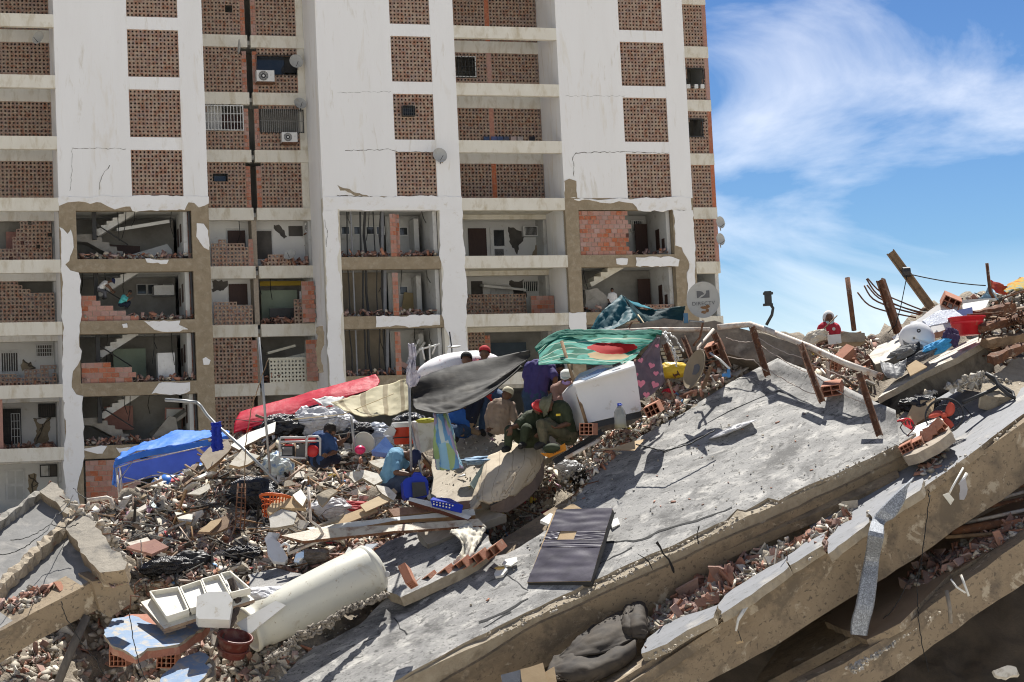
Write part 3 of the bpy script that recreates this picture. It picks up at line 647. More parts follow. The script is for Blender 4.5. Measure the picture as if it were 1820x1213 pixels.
CREST = [(-30,980),(120,905),(180,905),(215,880),(290,862),(380,815),(420,775),(480,762),(560,765),(640,770),(700,760),(760,775),(800,790),(860,760),(960,730),(1040,700),(1120,668),(1180,655)]
moundpoly = CREST+[(1180,760),(1060,860),(960,960),(800,1100),(700,1230),(-30,1230)]
sheet('rubble_heap', moundpoly, dm, 7, dust, kind='structure')
heap2 = [(1100,668),(1140,640),(1240,604),(1330,592),(1450,600),(1530,600),(1560,590),(1640,545),(1700,530),(1760,520),(1850,500),(2020,470),(2060,640),(1850,760),(1600,800),(1520,760),(1380,700),(1200,740),(1110,720)]
sheet('rubble_heap', heap2, dmr, 8, dust, kind='structure')
# core behind the hanging slabs, the void's shade put into its dark colour
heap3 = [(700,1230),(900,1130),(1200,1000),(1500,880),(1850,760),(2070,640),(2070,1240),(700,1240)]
sheet('wreck_core', heap3, lambda x,y: 30.9+(1213-y)*.006, 14, mat('void_shade',(.10,.08,.06),(.06,.05,.04),sc=2,bump=.6,bs=15), kind='structure', amp=.05)
# --- concrete slabs
roof_m = mat('tar_sealed_roof', (.34,.33,.31), (.12,.117,.112), sc=1.7, a2=(.25,.245,.235), rough=.75, bump=.12, bs=30, dirt=(.50,.48,.44), ds=3.0, dt=(.52,.68), stretch=(.8,1.35,1), bdist=.02)
speckle(roof_m, .75, (.085,.083,.08), (.54,.64)); speckle(roof_m, 6, (.09,.088,.084), (.56,.62)); speckle(roof_m, 2.2, (.47,.455,.42), (.585,.66)); speckle(roof_m, 22, (.07,.068,.064), (.57,.62)); speckle(roof_m, 45, (.6,.58,.53), (.61,.65))
edge_m = mat('slab_edge', (.34,.265,.175), (.25,.19,.125), sc=1.6, bump=.6, bs=7, dirt=(.13,.105,.08), ds=2.4, dt=(.52,.72), stretch=(.8,.9,1), bdist=.035)
speckle(edge_m, 18, (.14,.11,.08), (.56,.62)); speckle(edge_m, 3, (.45,.38,.28), (.58,.63)); speckle(edge_m, 1.0, (.17,.135,.095), (.53,.62))
edge2_m = mat('slab_edge_pale', (.42,.36,.27), (.3,.25,.18), sc=5, bump=.7, bs=16, dirt=(.2,.16,.11), ds=4, dt=(.55,.75), bdist=.03)
def edgeplane(S, a, b, lean=0): 
    A, Bq = S.on(*a), S.on(*b); e = (Bq-A).normalized(); n = e.cross(S.n).normalized()
    if n.dot(A) > 0: n = -n
    n = (n + S.n*lean).normalized(); return Pl(A, n, e)
sl = empty('collapsed_roof_slab', S1.on(1000,1000), 'huge tilted roof slab with weathered tar top lying across the wreck, the uppermost', 'concrete slab')
top = [(470,1228),(668,1228),(790,1163),(900,1106),(960,1078),(1060,1030),(1175,978),(1290,925),(1310,905),(1325,908),(1365,885),(1385,890),(1420,870),(1500,836),(1600,789),(1628,770),(1590,742),(1480,692),(1440,672),(1385,652),(1350,668),(1230,725),(1140,775),(1060,835),(1010,905),(960,950),(900,985),(840,1000),(760,1030),(690,1062),(640,1110),(560,1150)]
plate('roof_top', S1, top, .10, [roof_m, edge2_m], sl, (.16,.022), 1, skip=(0,))
# second, older surface just below with a straight broken lip
E1 = edgeplane(S1, (850,1143), (1600,791))
u1 = S1.off(-.104)
def beam(name, S, E, top, bot, th, m, parent, jag=(.25,.02), seed=0, **k):
    return plate(name, E, top+bot[::-1], th, m, parent, jag, seed, twist=False, **k)
beam('slab_lip', u1, E1.off(-.03), [(640,1244),(760,1188),(960,1094),(1178,991),(1420,878),(1622,783)], [(640,1290),(760,1232),(960,1110),(1178,1012),(1420,905),(1626,805)], .5, edge2_m, sl, (.2,.022), 4)
beam('edge_beam', u1, E1.off(.03), [(560,1310),(765,1228),(965,1106),(1180,1010),(1422,903),(1625,803)], [(560,1390),(765,1298),(1000,1170),(1160,1105),(1240,1060),(1400,985),(1633,862)], .4, edge_m, sl, (.3,.02), 5)
plate('slab_body', S1.off(-.35), [(560,1228),(1000,1100),(1600,850),(1560,740),(1380,680),(1050,860),(700,1080)], .15, edge_m, sl)
# upturned lip at the back of the roof (sealed curb)
mb = MB(); crv = [(1240,722),(1300,690),(1350,668),(1385,655),(1440,675),(1490,698),(1560,732),(1595,748)]
P = [S1.on(x,y) for x,y in crv]; VV = []; FF = []
for i, p in enumerate(P):
    for q, (b, h) in enumerate([(-.9,.0),(-.5,.02),(-.25,.06),(-.08,.13),(.08,.14),(.1,.0)]):
        hh = h*min(1, (i+.3)/3); dirb = (Vector((.25,1,0)) - S1.n*S1.n.dot(Vector((.25,1,0)))).normalized(); VV.append(p+dirb*b*.9+S1.n*(hh+.006)+Vector((0,0,.03*mnoise.noise(p*3))))
for i in range(len(P)-1):
    for q in range(5): FF.append((i*6+q, i*6+q+6, i*6+q+7, i*6+q+1))
me = mesh('roof_curb', VV, FF, True); link('roof_curb', me, roof_m, sl)
# cracks running along the roof slab, laid on as flat dark strips
tar = mat('dark_strip', (.04,.04,.04), (.02,.02,.02), bump=0)
def flat_strip(S, pts, wd=.02, seed=0, parent=None, h=.006, name='crack', m=None):
    r = random.Random(seed); V = []; F = []; P = [S.on(x,y) for x,y in pts]; Q = []
    for a, b in zip(P, P[1:]):
        n = max(2, int((b-a).length/.1))
        for j in range(n): Q.append(a+(b-a)*j/n+(S.x*r.uniform(-.02,.02)+S.y*r.uniform(-.02,.02)))
    for i in range(len(Q)-1):
        t = (Q[i+1]-Q[i]).normalized(); nn = t.cross(S.n)*wd*r.uniform(.2,.7); V += [Q[i]+nn+S.n*h, Q[i]-nn+S.n*h]
    for i in range(len(V)//2-1): F.append((2*i, 2*i+2, 2*i+3, 2*i+1))
    link(name, mesh(name, V, F), m or tar, parent)
for i,(p,wd) in enumerate([([(850,1108),(905,1085),(960,1050)],.05),([(1075,965),(1140,960),(1185,940),(1240,925),(1300,903),(1322,898)],.045),([(1050,1012),(1090,990),(1145,965)],.03),([(1180,805),(1270,765)],.03),([(860,1115),(930,1075)],.03),([(700,1100),(730,1140)],.02),([(870,1010),(900,1020),(950,1060)],.015),([(1275,762),(1300,758),(1360,748)],.015)]): flat_strip(S1, p, wd, i, sl)
for i,(p,wd) in enumerate([([(1165,965),(1180,985),(1195,1010),(1205,1040)],.035),([(1135,985),(1155,1000),(1165,1040)],.02),([(1240,935),(1242,965),(1232,985)],.02)]): flat_strip(E1.off(.03), p, wd, i+20, sl)
# light planks/screed behind, where the people sit
s1 = empty('broken_floor_panel', S1b.on(880,780), 'pale dusty floor panel sloping down beside the seated pair', 'concrete slab')
pale = mat('dusty_screed', (.52,.46,.37), (.36,.31,.245), sc=3, bump=.4, dirt=(.3,.25,.2), ds=3, dt=(.55,.75), stretch=(.5,2.5,1))
plate('panel_top', S1b, [(765,900),(900,855),(1000,800),(985,740),(900,745),(830,765),(770,800)], .12, [pale, edge2_m], s1, (.2,.02), 2)
for i,P in enumerate([[(760,905),(880,850),(935,858),(770,935)],[(740,945),(860,905),(900,915),(760,968)]]): plate('panel_strip', S1b.off(.1-.12*i), P, .14, [pale, grey_c], s1, (.2,.02), i)
# --- second slab
s2 = empty('collapsed_floor_slab', S2.on(1700,800), 'second tilted floor slab, grey screed top, carrying the fallen pedestal fan', 'concrete slab')
screed = mat('grey_screed', (.25,.255,.27), (.185,.19,.20), sc=1.8, rough=.6, bump=.25, bs=8, dirt=(.38,.36,.33), ds=2, dt=(.55,.68), stretch=(.5,1.5,1)); speckle(screed, 14, (.12,.12,.12), (.57,.63))
plate('slab_top', S2, [(1500,965),(1560,925),(1640,868),(1700,825),(1830,728),(2010,612),(1990,590),(1790,705),(1700,690),(1560,760),(1400,900),(1450,950)], .12, [screed, edge_m], s2, (.2,.015), 3)
for i,P in enumerate([[(1140,1162),(1185,1145),(1222,1120),(1268,1098),(1276,1075),(1215,1095),(1175,1115),(1150,1135)],[(1282,1092),(1345,1050),(1402,1008),(1398,992),(1350,1018),(1290,1055),(1276,1075)],[(1404,1005),(1462,970),(1465,948),(1430,965),(1396,990)],[(1472,985),(1545,928),(1540,912),(1490,935),(1470,960)],[(1550,925),(1635,872),(1640,850),(1560,890),(1542,912)]]):
    plate('topping_piece', S2.off(.07+.02*(i%2)), P, .13, [screed, edge2_m], s2, (.12,.025), 10+i)
E2_ = edgeplane(S2, (1145,1175), (1820,745))
beam('edge_beam', S2, E2_.off(-.02), [(860,1345),(1145,1182),(1290,1095),(1400,1022),(1500,965),(1640,880),(1760,793),(1835,740),(2010,625)], [(900,1420),(1230,1228),(1310,1185),(1500,1070),(1660,970),(1835,850),(2010,735)], .4, edge_m, s2, (.3,.02), 6)
plate('slab_body', S2.off(-.13), [(1100,1228),(1830,745),(1820,700),(1400,850),(1150,1000),(900,1130)], .15, edge_m, s2, kind=None)
# --- third slab and the flap under it
s3 = empty('lower_floor_slab', S3.on(1700,1050), 'lowest tilted floor slab hanging in shadow over the dark void', 'concrete slab')
plate('slab_top', S3, [(1540,1138),(1600,1108),(1690,1020),(1750,985),(1838,930),(2010,826),(2000,800),(1650,960),(1500,1060),(1465,1105)], .12, [mat('dusty_brown_floor',(.3,.22,.15),(.24,.17,.11),sc=2,bump=.3), edge_m], s3, (.2,.02), 4)
E3_ = edgeplane(S3, (1540,1140), (1820,960))
beam('edge_beam', S3, E3_.off(.05), [(1330,1262),(1540,1155),(1600,1120),(1700,1045),(1838,945),(2010,838)], [(1400,1330),(1560,1215),(1700,1120),(1838,1025),(2010,918)], .4, edge_m, s3, (.3,.02), 7)
plate('slab_body', S3.off(-.14), [(1330,1230),(1838,960),(1838,880),(1450,1050)], .15, edge_m, s3)
# --- left slab
s4 = empty('collapsed_wing_slab', SL.on(100,1000), 'tilted grey concrete slab with a thick beam at the left edge of the wreck', 'concrete slab')
lgrey = mat('tarred_concrete', (.27,.265,.255), (.14,.138,.132), sc=1.4, bump=.2, bs=25, dirt=(.38,.36,.33), ds=2.5, dt=(.5,.7), stretch=(1,.6,1))
plate('slab_top', SL, [(-20,960),(20,925),(72,880),(86,862),(100,866),(135,912),(158,958),(222,1022),(162,1032),(70,1080),(-25,1131)], .12, [lgrey, edge2_m], s4, (.2,.02), 5)
E4 = edgeplane(SL, (0,1119), (162,1033))
plate('edge_beam', E4.off(.04), [(-25,1134),(60,1089),(105,1066),(168,1033),(182,1080),(168,1087),(60,1142),(-25,1194)], .5, edge_m, s4, (.25,.015), 8, twist=False)
plate('corner_column', E4.off(.12), [(164,1034),(221,1026),(244,1066),(195,1098),(178,1084)], .4, edge_m, s4, (.25,.012), 9, twist=False)
def slabbox(name, p0, p1, d0, d1, w_, h_, m, parent=None, seed=0, n=14, amp=.04, **k):
    """long rough concrete member between two points"""
    a, b = at(*p0, d0), at(*p1, d1); e = (b-a).normalized(); up = Vector((0,-.3,1)); s = e.cross(up).normalized(); u = s.cross(e); r = random.Random(seed)
    V = []; F = []
    for i in range(n+1):
        c = a+(b-a)*i/n
        for (p, q) in ((-1,-1),(0,-1.05),(1,-1),(1.05,0),(1,1),(0,1.05),(-1,1),(-1.05,0)):
            V.append(c+s*(p*w_/2+r.uniform(-amp,amp))+u*(q*h_/2+r.uniform(-amp,amp)))
    for i in range(n):
        for j in range(8): F.append((i*8+j, i*8+(j+1)%8, i*8+8+(j+1)%8, i*8+8+j))
    F += [tuple(range(7,-1,-1)), tuple(n*8+j for j in range(8))]
    return link(name, mesh(name, V, F), m, parent, **k)
cb_m = mat('weathered_beam_top',(.36,.32,.26),(.22,.2,.165),sc=3,bump=.7,bs=12,dirt=(.10,.095,.09),ds=2,dt=(.52,.66),bdist=.03)
plate('upstand_beam', SL.off(.16), [(70,873),(92,857),(103,862),(134,905),(120,914),(84,884)], .22, [cb_m, edge_m], s4, (.08,.02), 21, twist=False)
plate('upstand_beam', SL.off(.22), [(118,936),(143,914),(152,918),(226,1000),(222,1012),(178,1018),(160,1000)], .24, [cb_m, edge_m], s4, (.1,.03), 22, twist=False)
o = slabbox('fallen_tie_beam', (150,905), (-20,1068), dep(SL,150,905)-.2, dep(SL,-20,1068)-.2, .15, .17, mat('mortar_beam',(.42,.36,.27),(.3,.24,.17),sc=7,bump=.9,bs=18,dirt=(.3,.13,.08),ds=3,dt=(.6,.66)), None, 3, 34, .028, label='broken concrete tie beam with stirrups lying down the left slab', cat='beam')
slabbox('fallen_tie_beam', (70,880), (-20,950), dep(SL,70,880)-.1, dep(SL,-20,950)-.1, .12, .16, grey_c, None, 4, 16, .03, label='thin broken tie beam along the upper side of the left slab', cat='beam')
# --- upper right members
ub = empty('parapet_beam', at(1300,620,32.5), 'scorched concrete parapet beam behind the bent railing posts', 'beam')
PB = pl3((1120,600,34),(1450,640,33.0),(1120,640,33.8))
plate('beam_body', PB, [(1115,578),(1180,566),(1270,570),(1340,590),(1440,615),(1425,650),(1330,640),(1250,622),(1190,625),(1120,612)], .5, mat('scorched_concrete',(.30,.25,.19),(.14,.12,.10),sc=2.5,bump=.6,bs=9,dirt=(.36,.32,.26),ds=3,dt=(.5,.7)), ub, (.2,.03), 2)
dwhite = mat('dusty_white_plaster',(.62,.59,.53),(.5,.46,.39),sc=3,bump=.3,dirt=(.28,.24,.19),ds=3,dt=(.5,.68))
ob = empty('fallen_wall_block', at(1600,680,30.6), 'thick burnt concrete wall block lying behind the fan, white top edge', 'concrete slab')
FB = pl3((1520,720,31.3),(1760,620,32.0),(1520,760,31.2))
plate('block_face', FB, [(1478,752),(1500,730),(1560,712),(1640,668),(1700,640),(1752,608),(1764,628),(1768,660),(1740,672),(1690,692),(1620,722),(1560,755),(1510,770)], .45, mat('burnt_block',(.30,.26,.20),(.2,.17,.13),sc=2,bump=.6,bs=8,dirt=(.035,.032,.03),ds=.9,dt=(.42,.56)), ob, (.2,.03), 3)
TB = pl3((1520,712,31.3),(1750,606,32.0),(1640,640,32.4))
plate('block_top', TB, [(1560,708),(1640,664),(1700,636),(1752,606),(1738,598),(1706,612),(1650,642),(1590,678)], .1, [dwhite, edge2_m], ob, (.2,.02), 3)
bt = plate('fallen_wall_block', pl3((1530,640,32),(1620,590,32.6),(1540,610,33)), [(1545,632),(1560,615),(1600,600),(1632,592),(1640,600),(1625,614),(1580,640),(1556,648)], .3, [dwhite, MATS['burnt_block']], None, (.15,.02), 4, label='white topped burnt block between the woman and the grey shell', cat='concrete slab')
wp = plate('fallen_wall_panel', pl3((1590,600,32.6),(1700,540,33),(1700,560,32.8)), [(1585,600),(1640,562),(1672,540),(1690,533),(1712,556),(1708,575),(1670,590),(1612,604),(1592,608)], .14, [white_p, brick_m], None, (.12,.02), 5, label='pale plastered wall panel leaning up under the burnt timber post', cat='wall panel')
rk = plate('broken_screed', pl3((1740,700,30.5),(1830,690,30.9),(1800,650,31.6)), [(1745,700),(1760,672),(1800,640),(1840,625),(1840,712),(1790,706)], .25, [edge2_m, edge2_m], None, (.12,.05), 5, label='rough yellowish mortar slab at the right edge above the fan', cat='concrete slab')
# ================================================================ rubble scatter
rng = np.random.default_rng(7)
def hull(pts):
    bm = bmesh.new(); [bm.verts.new(p) for p in pts]; bmesh.ops.convex_hull(bm, input=bm.verts)
    bmesh.ops.delete(bm, geom=[v for v in bm.verts if not v.link_faces], context='VERTS')
    bm.verts.ensure_lookup_table(); bm.verts.index_update(); v = np.array([x.co[:] for x in bm.verts]); f = [[q.index for q in t.verts] for t in bm.faces]; bm.free(); return v, np.array(f)
def templ(kind, n):
    T = []
    for i in range(n):
        if kind == 'grit': p = rng.normal(size=(6,3)); p /= np.linalg.norm(p,axis=1)[:,None]; p *= .5
        elif kind == 'stone': p = rng.normal(size=(11,3)); p /= np.linalg.norm(p,axis=1)[:,None]; p *= rng.uniform(.35,.5,(11,1)); p *= [1, rng.uniform(.6,.9), rng.uniform(.45,.8)]
        elif kind == 'chip':
            k = rng.integers(4,7); a = np.sort(rng.uniform(0,2*math.pi,k)); r = rng.uniform(.35,.6,k); t = rng.uniform(.025,.07)
            q = np.stack([r*np.cos(a), r*np.sin(a)*rng.uniform(.5,1), np.full(k,t)],1); p = np.concatenate([q, q*[.95,.95,-1]])
        elif kind == 'shard':
            k = 4; q = np.array([[-.5,-.2,.05],[.5,-.22,.05],[.45,.2,.05],[-.4,.18,.05]])+rng.uniform(-.1,.1,(4,3))*[1,1,.1]; p = np.concatenate([q, q*[1,1,-1]])
        elif kind == 'stick': q = np.array([[-.5,-.035,.02],[.5,-.035,.02],[.5,.035,.02],[-.5,.035,.02]])+rng.uniform(-.012,.012,(4,3)); p = np.concatenate([q, q*[1,1,-1]])
        T.append(hull(p.tolist()))
    return T
TE = {k: templ(k, 10) for k in ('stone','chip','shard','stick','grit')}
def rotm(n, flat, nrm=None):
    """random rotations; flat: how closely pieces lie along the surface normal"""
    z = rng.normal(size=(n,3))*(1-flat) + (nrm if nrm is not None else np.array([0,-.35,.95]))*flat*1.6; z /= np.linalg.norm(z,axis=1)[:,None]
    a = rng.normal(size=(n,3)); x = a-(a*z).sum(1)[:,None]*z; x /= np.linalg.norm(x,axis=1)[:,None]; y = np.cross(z,x); return np.stack([x,y,z],2)
def sample(poly, n):
    x0,x1 = min(p[0] for p in poly), max(p[0] for p in poly); y0,y1 = min(p[1] for p in poly), max(p[1] for p in poly); o = []
    while len(o) < n:
        x, y = rng.uniform(x0,x1), rng.uniform(y0,y1)
        if inpoly(x,y,poly): o.append((x,y))
    return o
BUCK = {}
def scatter(poly, n, kind, size, surf, bucket, flat=.35, lift=.25, power=2.2):
    """surf: function(px,py)->world point or Pl"""
    pts = sample(poly, n); nr = None
    if isinstance(surf, Pl): P = np.array([surf.on(x,y)[:] for x,y in pts]); nr = np.array(surf.n[:])
    else: P = np.array([surf(x,y)[:] for x,y in pts])
    s = size[0]+(size[1]-size[0])*rng.uniform(0,1,n)**power; R = rotm(n, flat, nr); up = nr if nr is not None else np.array([0,-.3,.95])
    P = P + up*(s*lift*rng.uniform(.2,1,n))[:,None]
    BUCK.setdefault(bucket, []).append((P, R, s, rng.integers(0,10,n), kind))
heapf = lambda x,y: at(x, y, dm(x,y)); heapr = lambda x,y: at(x, y, dmr(x,y)-.05)
conc_r = mat('concrete_rubble', (.52,.46,.365), (.39,.34,.265), sc=9, bump=.5, bs=40, island=.42)
brick_r = mat('brick_rubble', (.38,.20,.14), (.30,.155,.11), sc=8, bump=.4, bs=40, island=.38)
plas_r = mat('plaster_rubble', (.74,.69,.58), (.62,.56,.45), sc=8, bump=.3, bs=40, island=.3, dirt=(.38,.31,.22), ds=9, dt=(.5,.75))
dark_r = mat('burnt_rubble', (.07,.06,.05), (.04,.035,.03), sc=8, bump=.4, bs=40, island=.5)
def littermat(name, obj):
    m = mat(name, (.5,.5,.5), rough=.6, bump=.2); t = m.node_tree; N = t.nodes; L = t.links
    if obj: g = N.new('ShaderNodeObjectInfo').outputs['Random']
    else: g = N.new('ShaderNodeNewGeometry').outputs['Random Per Island']
    cr = N.new('ShaderNodeValToRGB'); cr.color_ramp.interpolation = 'CONSTANT'; e = cr.color_ramp.elements; e[0].color = (.7,.69,.66,1); e[1].position = .28; e[1].color = (.03,.03,.035,1)
    for p_, c_ in ((.42,(.5,.4,.27,1)),(.56,(.12,.25,.45,1)),(.66,(.62,.58,.5,1)),(.76,(.45,.07,.08,1)),(.83,(.35,.42,.42,1)),(.9,(.6,.45,.08,1)),(.94,(.5,.3,.38,1))): q = e.new(p_); q.color = c_
    L.new(g, cr.inputs[0]); L.new(cr.outputs[0], N['Principled BSDF'].inputs['Base Color']); return m
litter_m = littermat('mixed_litter', False); litter_o = littermat('mixed_litter_piece', True)
wood_r = mat('splintered_wood', (.36,.24,.14), (.22,.13,.075), sc=5, bump=.3, island=.5)
M1 = [(180,905),(290,865),(380,820),(440,775),(640,775),(700,790),(760,830),(830,860),(960,800),(1060,760),(1180,670),(1200,720),(1120,800),(1040,850),(960,930),(800,960),(660,980),(560,1010),(430,1080),(330,1100),(230,1010),(150,930)]
scatter([(60,960),(120,905),(215,880),(290,862),(380,815),(420,775),(480,762),(560,765),(640,770),(700,760),(760,775),(860,760),(960,730),(1040,700),(1120,668),(1180,655),(1180,760),(1060,860),(960,960),(800,1100),(700,1230),(0,1230)], 5200, 'stone', (.025,.1), heapf, 'c', power=1.6)
scatter(M1, 4200, 'stone', (.03,.17), heapf, 'c', power=2.6); scatter(M1, 3000, 'chip', (.05,.36), heapf, 'c', .5, .3, 2.8); scatter(M1, 900, 'chip', (.08,.46), heapf, 'p', .5, .35, 2.8); scatter(M1, 1500, 'chip', (.04,.24), heapf, 'l', .3, .5, 2.4); scatter(M1, 420, 'stick', (.1,.55), heapf, 'w', .5, .6, 2.); scatter(M1, 200, 'stick', (.1,.6), heapf, 'd', .5, .7, 2.)
for q_ in (M1,[(170,930),(480,1000),(480,1100),(330,1120),(240,1050)]): scatter(q_, 15000 if q_ is M1 else 2500, 'grit', (.02,.06), heapf, 'g', power=1.5); scatter(M1, 1300, 'shard', (.06,.26), heapf, 'b', .3)
scatter(M1, 900, 'chip', (.06,.3), heapf, 'p', .35); scatter(M1, 260, 'stick', (.2,.8), heapf, 'w', .6); scatter(M1, 500, 'chip', (.06,.25), heapf, 'd', .3)
LOW = [(170,930),(300,960),(450,1000),(480,1100),(330,1120),(240,1050)]
scatter(LOW, 900, 'stone', (.04,.16), heapf, 'c'); scatter(LOW, 350, 'chip', (.1,.4), heapf, 'd'); scatter(LOW, 260, 'shard', (.08,.28), heapf, 'b')
VO = [(0,1120),(240,1060),(340,1110),(480,1150),(560,1160),(480,1225),(0,1225)]
scatter(VO, 1500, 'stone', (.05,.3), heapf, 'c'); scatter(VO, 500, 'shard', (.08,.3), heapf, 'b'); scatter(VO, 300, 'chip', (.1,.35), heapf, 'p')
for P, n in (([(620,965),(700,955),(770,960),(760,990),(640,1010),(560,1000)],230),([(560,1010),(700,965),(640,1010),(540,1040)],160),([(430,1040),(520,1010),(540,1060),(470,1090)],60)): scatter(P, n, 'shard', (.08,.2), lambda x,y: at(x,y,dm(x,y)-.15), 'b', .6)
# gravel under the roof slab, on the second slab
G1 = [(1140,1130),(1190,1060),(1250,1010),(1330,985),(1420,965),(1520,900),(1500,940),(1400,985),(1290,1060),(1180,1120)]
s2f = lambda x,y: S2.on(x,y)
scatter(G1, 2500, 'grit', (.02,.06), S2, 'g'); scatter(G1, 500, 'shard', (.05,.3), S2, 'c', .2); scatter(G1, 1500, 'stone', (.04,.17), S2, 'c'); scatter(G1, 500, 'shard', (.06,.26), S2, 'b', .2); scatter(G1, 260, 'chip', (.08,.3), S2, 'p', .3)
scatter([(1200,1030),(1260,1000),(1330,1000),(1300,1060),(1210,1100)], 120, 'shard', (.15,.4), S2, 'b', .1, .5)
scatter([(1430,960),(1480,950),(1560,900),(1640,850),(1600,890),(1500,960),(1440,975)], 350, 'stone', (.03,.1), S2, 'c'); scatter([(1430,960),(1490,955),(1480,975),(1440,978)],90,'shard',(.05,.18),S2,'b')
s3p = [(1600,1050),(1640,1000),(1740,955),(1830,920),(1800,960),(1700,1010),(1640,1040)]
scatter(s3p, 420, 'stone', (.05,.2), S3, 'c'); scatter(s3p, 240, 'shard', (.08,.32), S3, 'b'); scatter([(1500,1190),(1560,1160),(1640,1110),(1700,1070),(1600,1140),(1520,1200)], 120, 'stone', (.03,.12), S3, 'c')
# small debris resting on slab tops
R1p = [(1060,850),(1150,780),(1250,735),(1330,700),(1500,760),(1560,800),(1300,900),(1100,950),(960,1030),(820,1090)]
scatter(R1p, 130, 'stone', (.015,.06), S1, 'c', lift=.5); scatter(R1p, 30, 'shard', (.03,.09), S1, 'b', .9); scatter(R1p, 20, 'stone', (.02,.05), S1, 'd')
scatter([(1010,905),(1060,840),(1150,770),(1230,725),(1180,700),(1080,760),(1000,860)], 420, 'stone', (.03,.14), S1, 'c'); scatter([(1030,870),(1150,765),(1240,715),(1180,700),(1080,760)], 220, 'shard', (.04,.18), S1, 'b'); scatter([(1030,870),(1150,765),(1240,715),(1180,700),(1080,760)], 160, 'chip', (.05,.2), S1, 'p')
L2 = [(820,900),(960,840),(1010,880),(960,960),(880,1000),(800,1040),(740,1060),(800,980)]
scatter(L2, 2500, 'grit', (.015,.05), lambda x,y: at(x,y,dm(x,y)-.12), 'g'); scatter(L2, 150, 'chip', (.05,.22), lambda x,y: at(x,y,dm(x,y)-.15), 'l'); scatter(L2, 500, 'stone', (.03,.14), lambda x,y: at(x,y,dm(x,y)-.1), 'c'); scatter(L2, 280, 'shard', (.05,.18), lambda x,y: at(x,y,dm(x,y)-.1), 'b'); scatter(L2, 220, 'chip', (.06,.22), lambda x,y: at(x,y,dm(x,y)-.1), 'p')
scatter([(0,1080),(60,1040),(80,1060),(40,1090)], 90, 'stone', (.04,.16), SL, 'c'); scatter([(0,1080),(90,1040),(110,1045),(20,1095)], 60, 'shard', (.06,.24), SL, 'b'); scatter([(160,1020),(220,1000),(235,1035),(190,1050)], 60, 'shard', (.03,.1), SL, 'b')
scatter([(130,900),(200,950),(235,1020),(200,1000),(150,930)], 220, 'stone', (.05,.22), lambda x,y: at(x,y,29.0), 'c'); scatter([(110,890),(160,900),(150,925)], 70, 'stone', (.03,.14), lambda x,y: at(x,y,29.2), 'c')
H0 = [(860,775),(960,738),(1040,708),(1120,676),(1180,662),(1185,720),(1060,800),(900,860)]
scatter(H0, 1500, 'stone', (.03,.16), heapf, 'c', power=2); scatter(H0, 500, 'chip', (.06,.3), heapf, 'p', .4); scatter(H0, 300, 'shard', (.05,.2), heapf, 'b'); scatter(H0, 200, 'chip', (.05,.22), heapf, 'l')
scatter([(1100,690),(1180,660),(1240,650),(1300,670),(1250,715),(1150,770),(1100,760)], 160, 'chip', (.04,.2), heapr, 'l')
scatter([(770,890),(900,850),(985,800),(980,745),(900,750),(830,770)], 260, 'stone', (.02,.09), S1b, 'c', lift=.4); scatter([(770,890),(900,850),(985,800),(980,745),(900,750)], 40, 'chip', (.05,.2), S1b, 'l', .6)
# crumbs along the broken fascia lip
for q_ in ([(860,1130),(1180,978),(1190,990),(870,1142)],[(1180,980),(1600,783),(1606,793),(1190,992)]): scatter(q_, 170, 'stone', (.02,.09), S1, 'c', lift=.1)
scatter([(1150,1168),(1820,738),(1826,748),(1160,1178)], 260, 'stone', (.02,.1), S2, 'c', lift=.1)
# upper right heap
H2 = [(1130,640),(1240,612),(1440,612),(1530,600),(1560,600),(1560,680),(1500,730),(1420,690),(1380,650),(1300,680),(1200,720),(1120,700)]
scatter(H2, 3000, 'grit', (.02,.07), heapr, 'g'); scatter(H2, 120, 'chip', (.05,.25), heapr, 'l'); scatter(H2, 1500, 'stone', (.03,.2), heapr, 'c'); scatter(H2, 560, 'shard', (.08,.3), heapr, 'b', .3); scatter(H2, 420, 'chip', (.08,.36), heapr, 'p', .35); scatter(H2, 120, 'stick', (.2,.8), heapr, 'w', .5)
H3 = [(1640,560),(1720,530),(1850,505),(2000,480),(2000,600),(1850,700),(1780,640),(1760,600),(1690,590)]
scatter(H3, 1300, 'stone', (.04,.22), heapr, 'c'); scatter(H3, 300, 'chip', (.08,.4), heapr, 'd', .3); scatter(H3, 200, 'shard', (.08,.3), heapr, 'b'); scatter(H3, 80, 'stick', (.3,1.0), heapr, 'w', .6); scatter(H3, 500, 'chip', (.05,.3), heapr, 'c', .4); scatter(H3, 90, 'chip', (.06,.25), heapr, 'l', .3); scatter([(1640,560),(1760,540),(1760,600),(1690,600)], 100, 'chip', (.1,.4), heapr, 'p', .5)
scatter([(1630,850),(1640,790),(1680,770),(1690,800),(1660,840)], 90, 'stone', (.04,.18), S2, 'c'); scatter([(1630,850),(1640,790),(1680,770),(1690,800),(1660,840)], 60, 'shard', (.05,.2), S2, 'b')
scatter([(1600,740),(1640,700),(1700,690),(1800,700),(1820,690),(1740,660),(1620,720)], 260, 'stone', (.04,.18), lambda x,y: at(x,y,31.0), 'c'); scatter([(1600,740),(1640,700),(1740,690),(1740,670),(1620,720)], 80, 'chip', (.06,.22), lambda x,y: at(x,y,31.0), 'p')
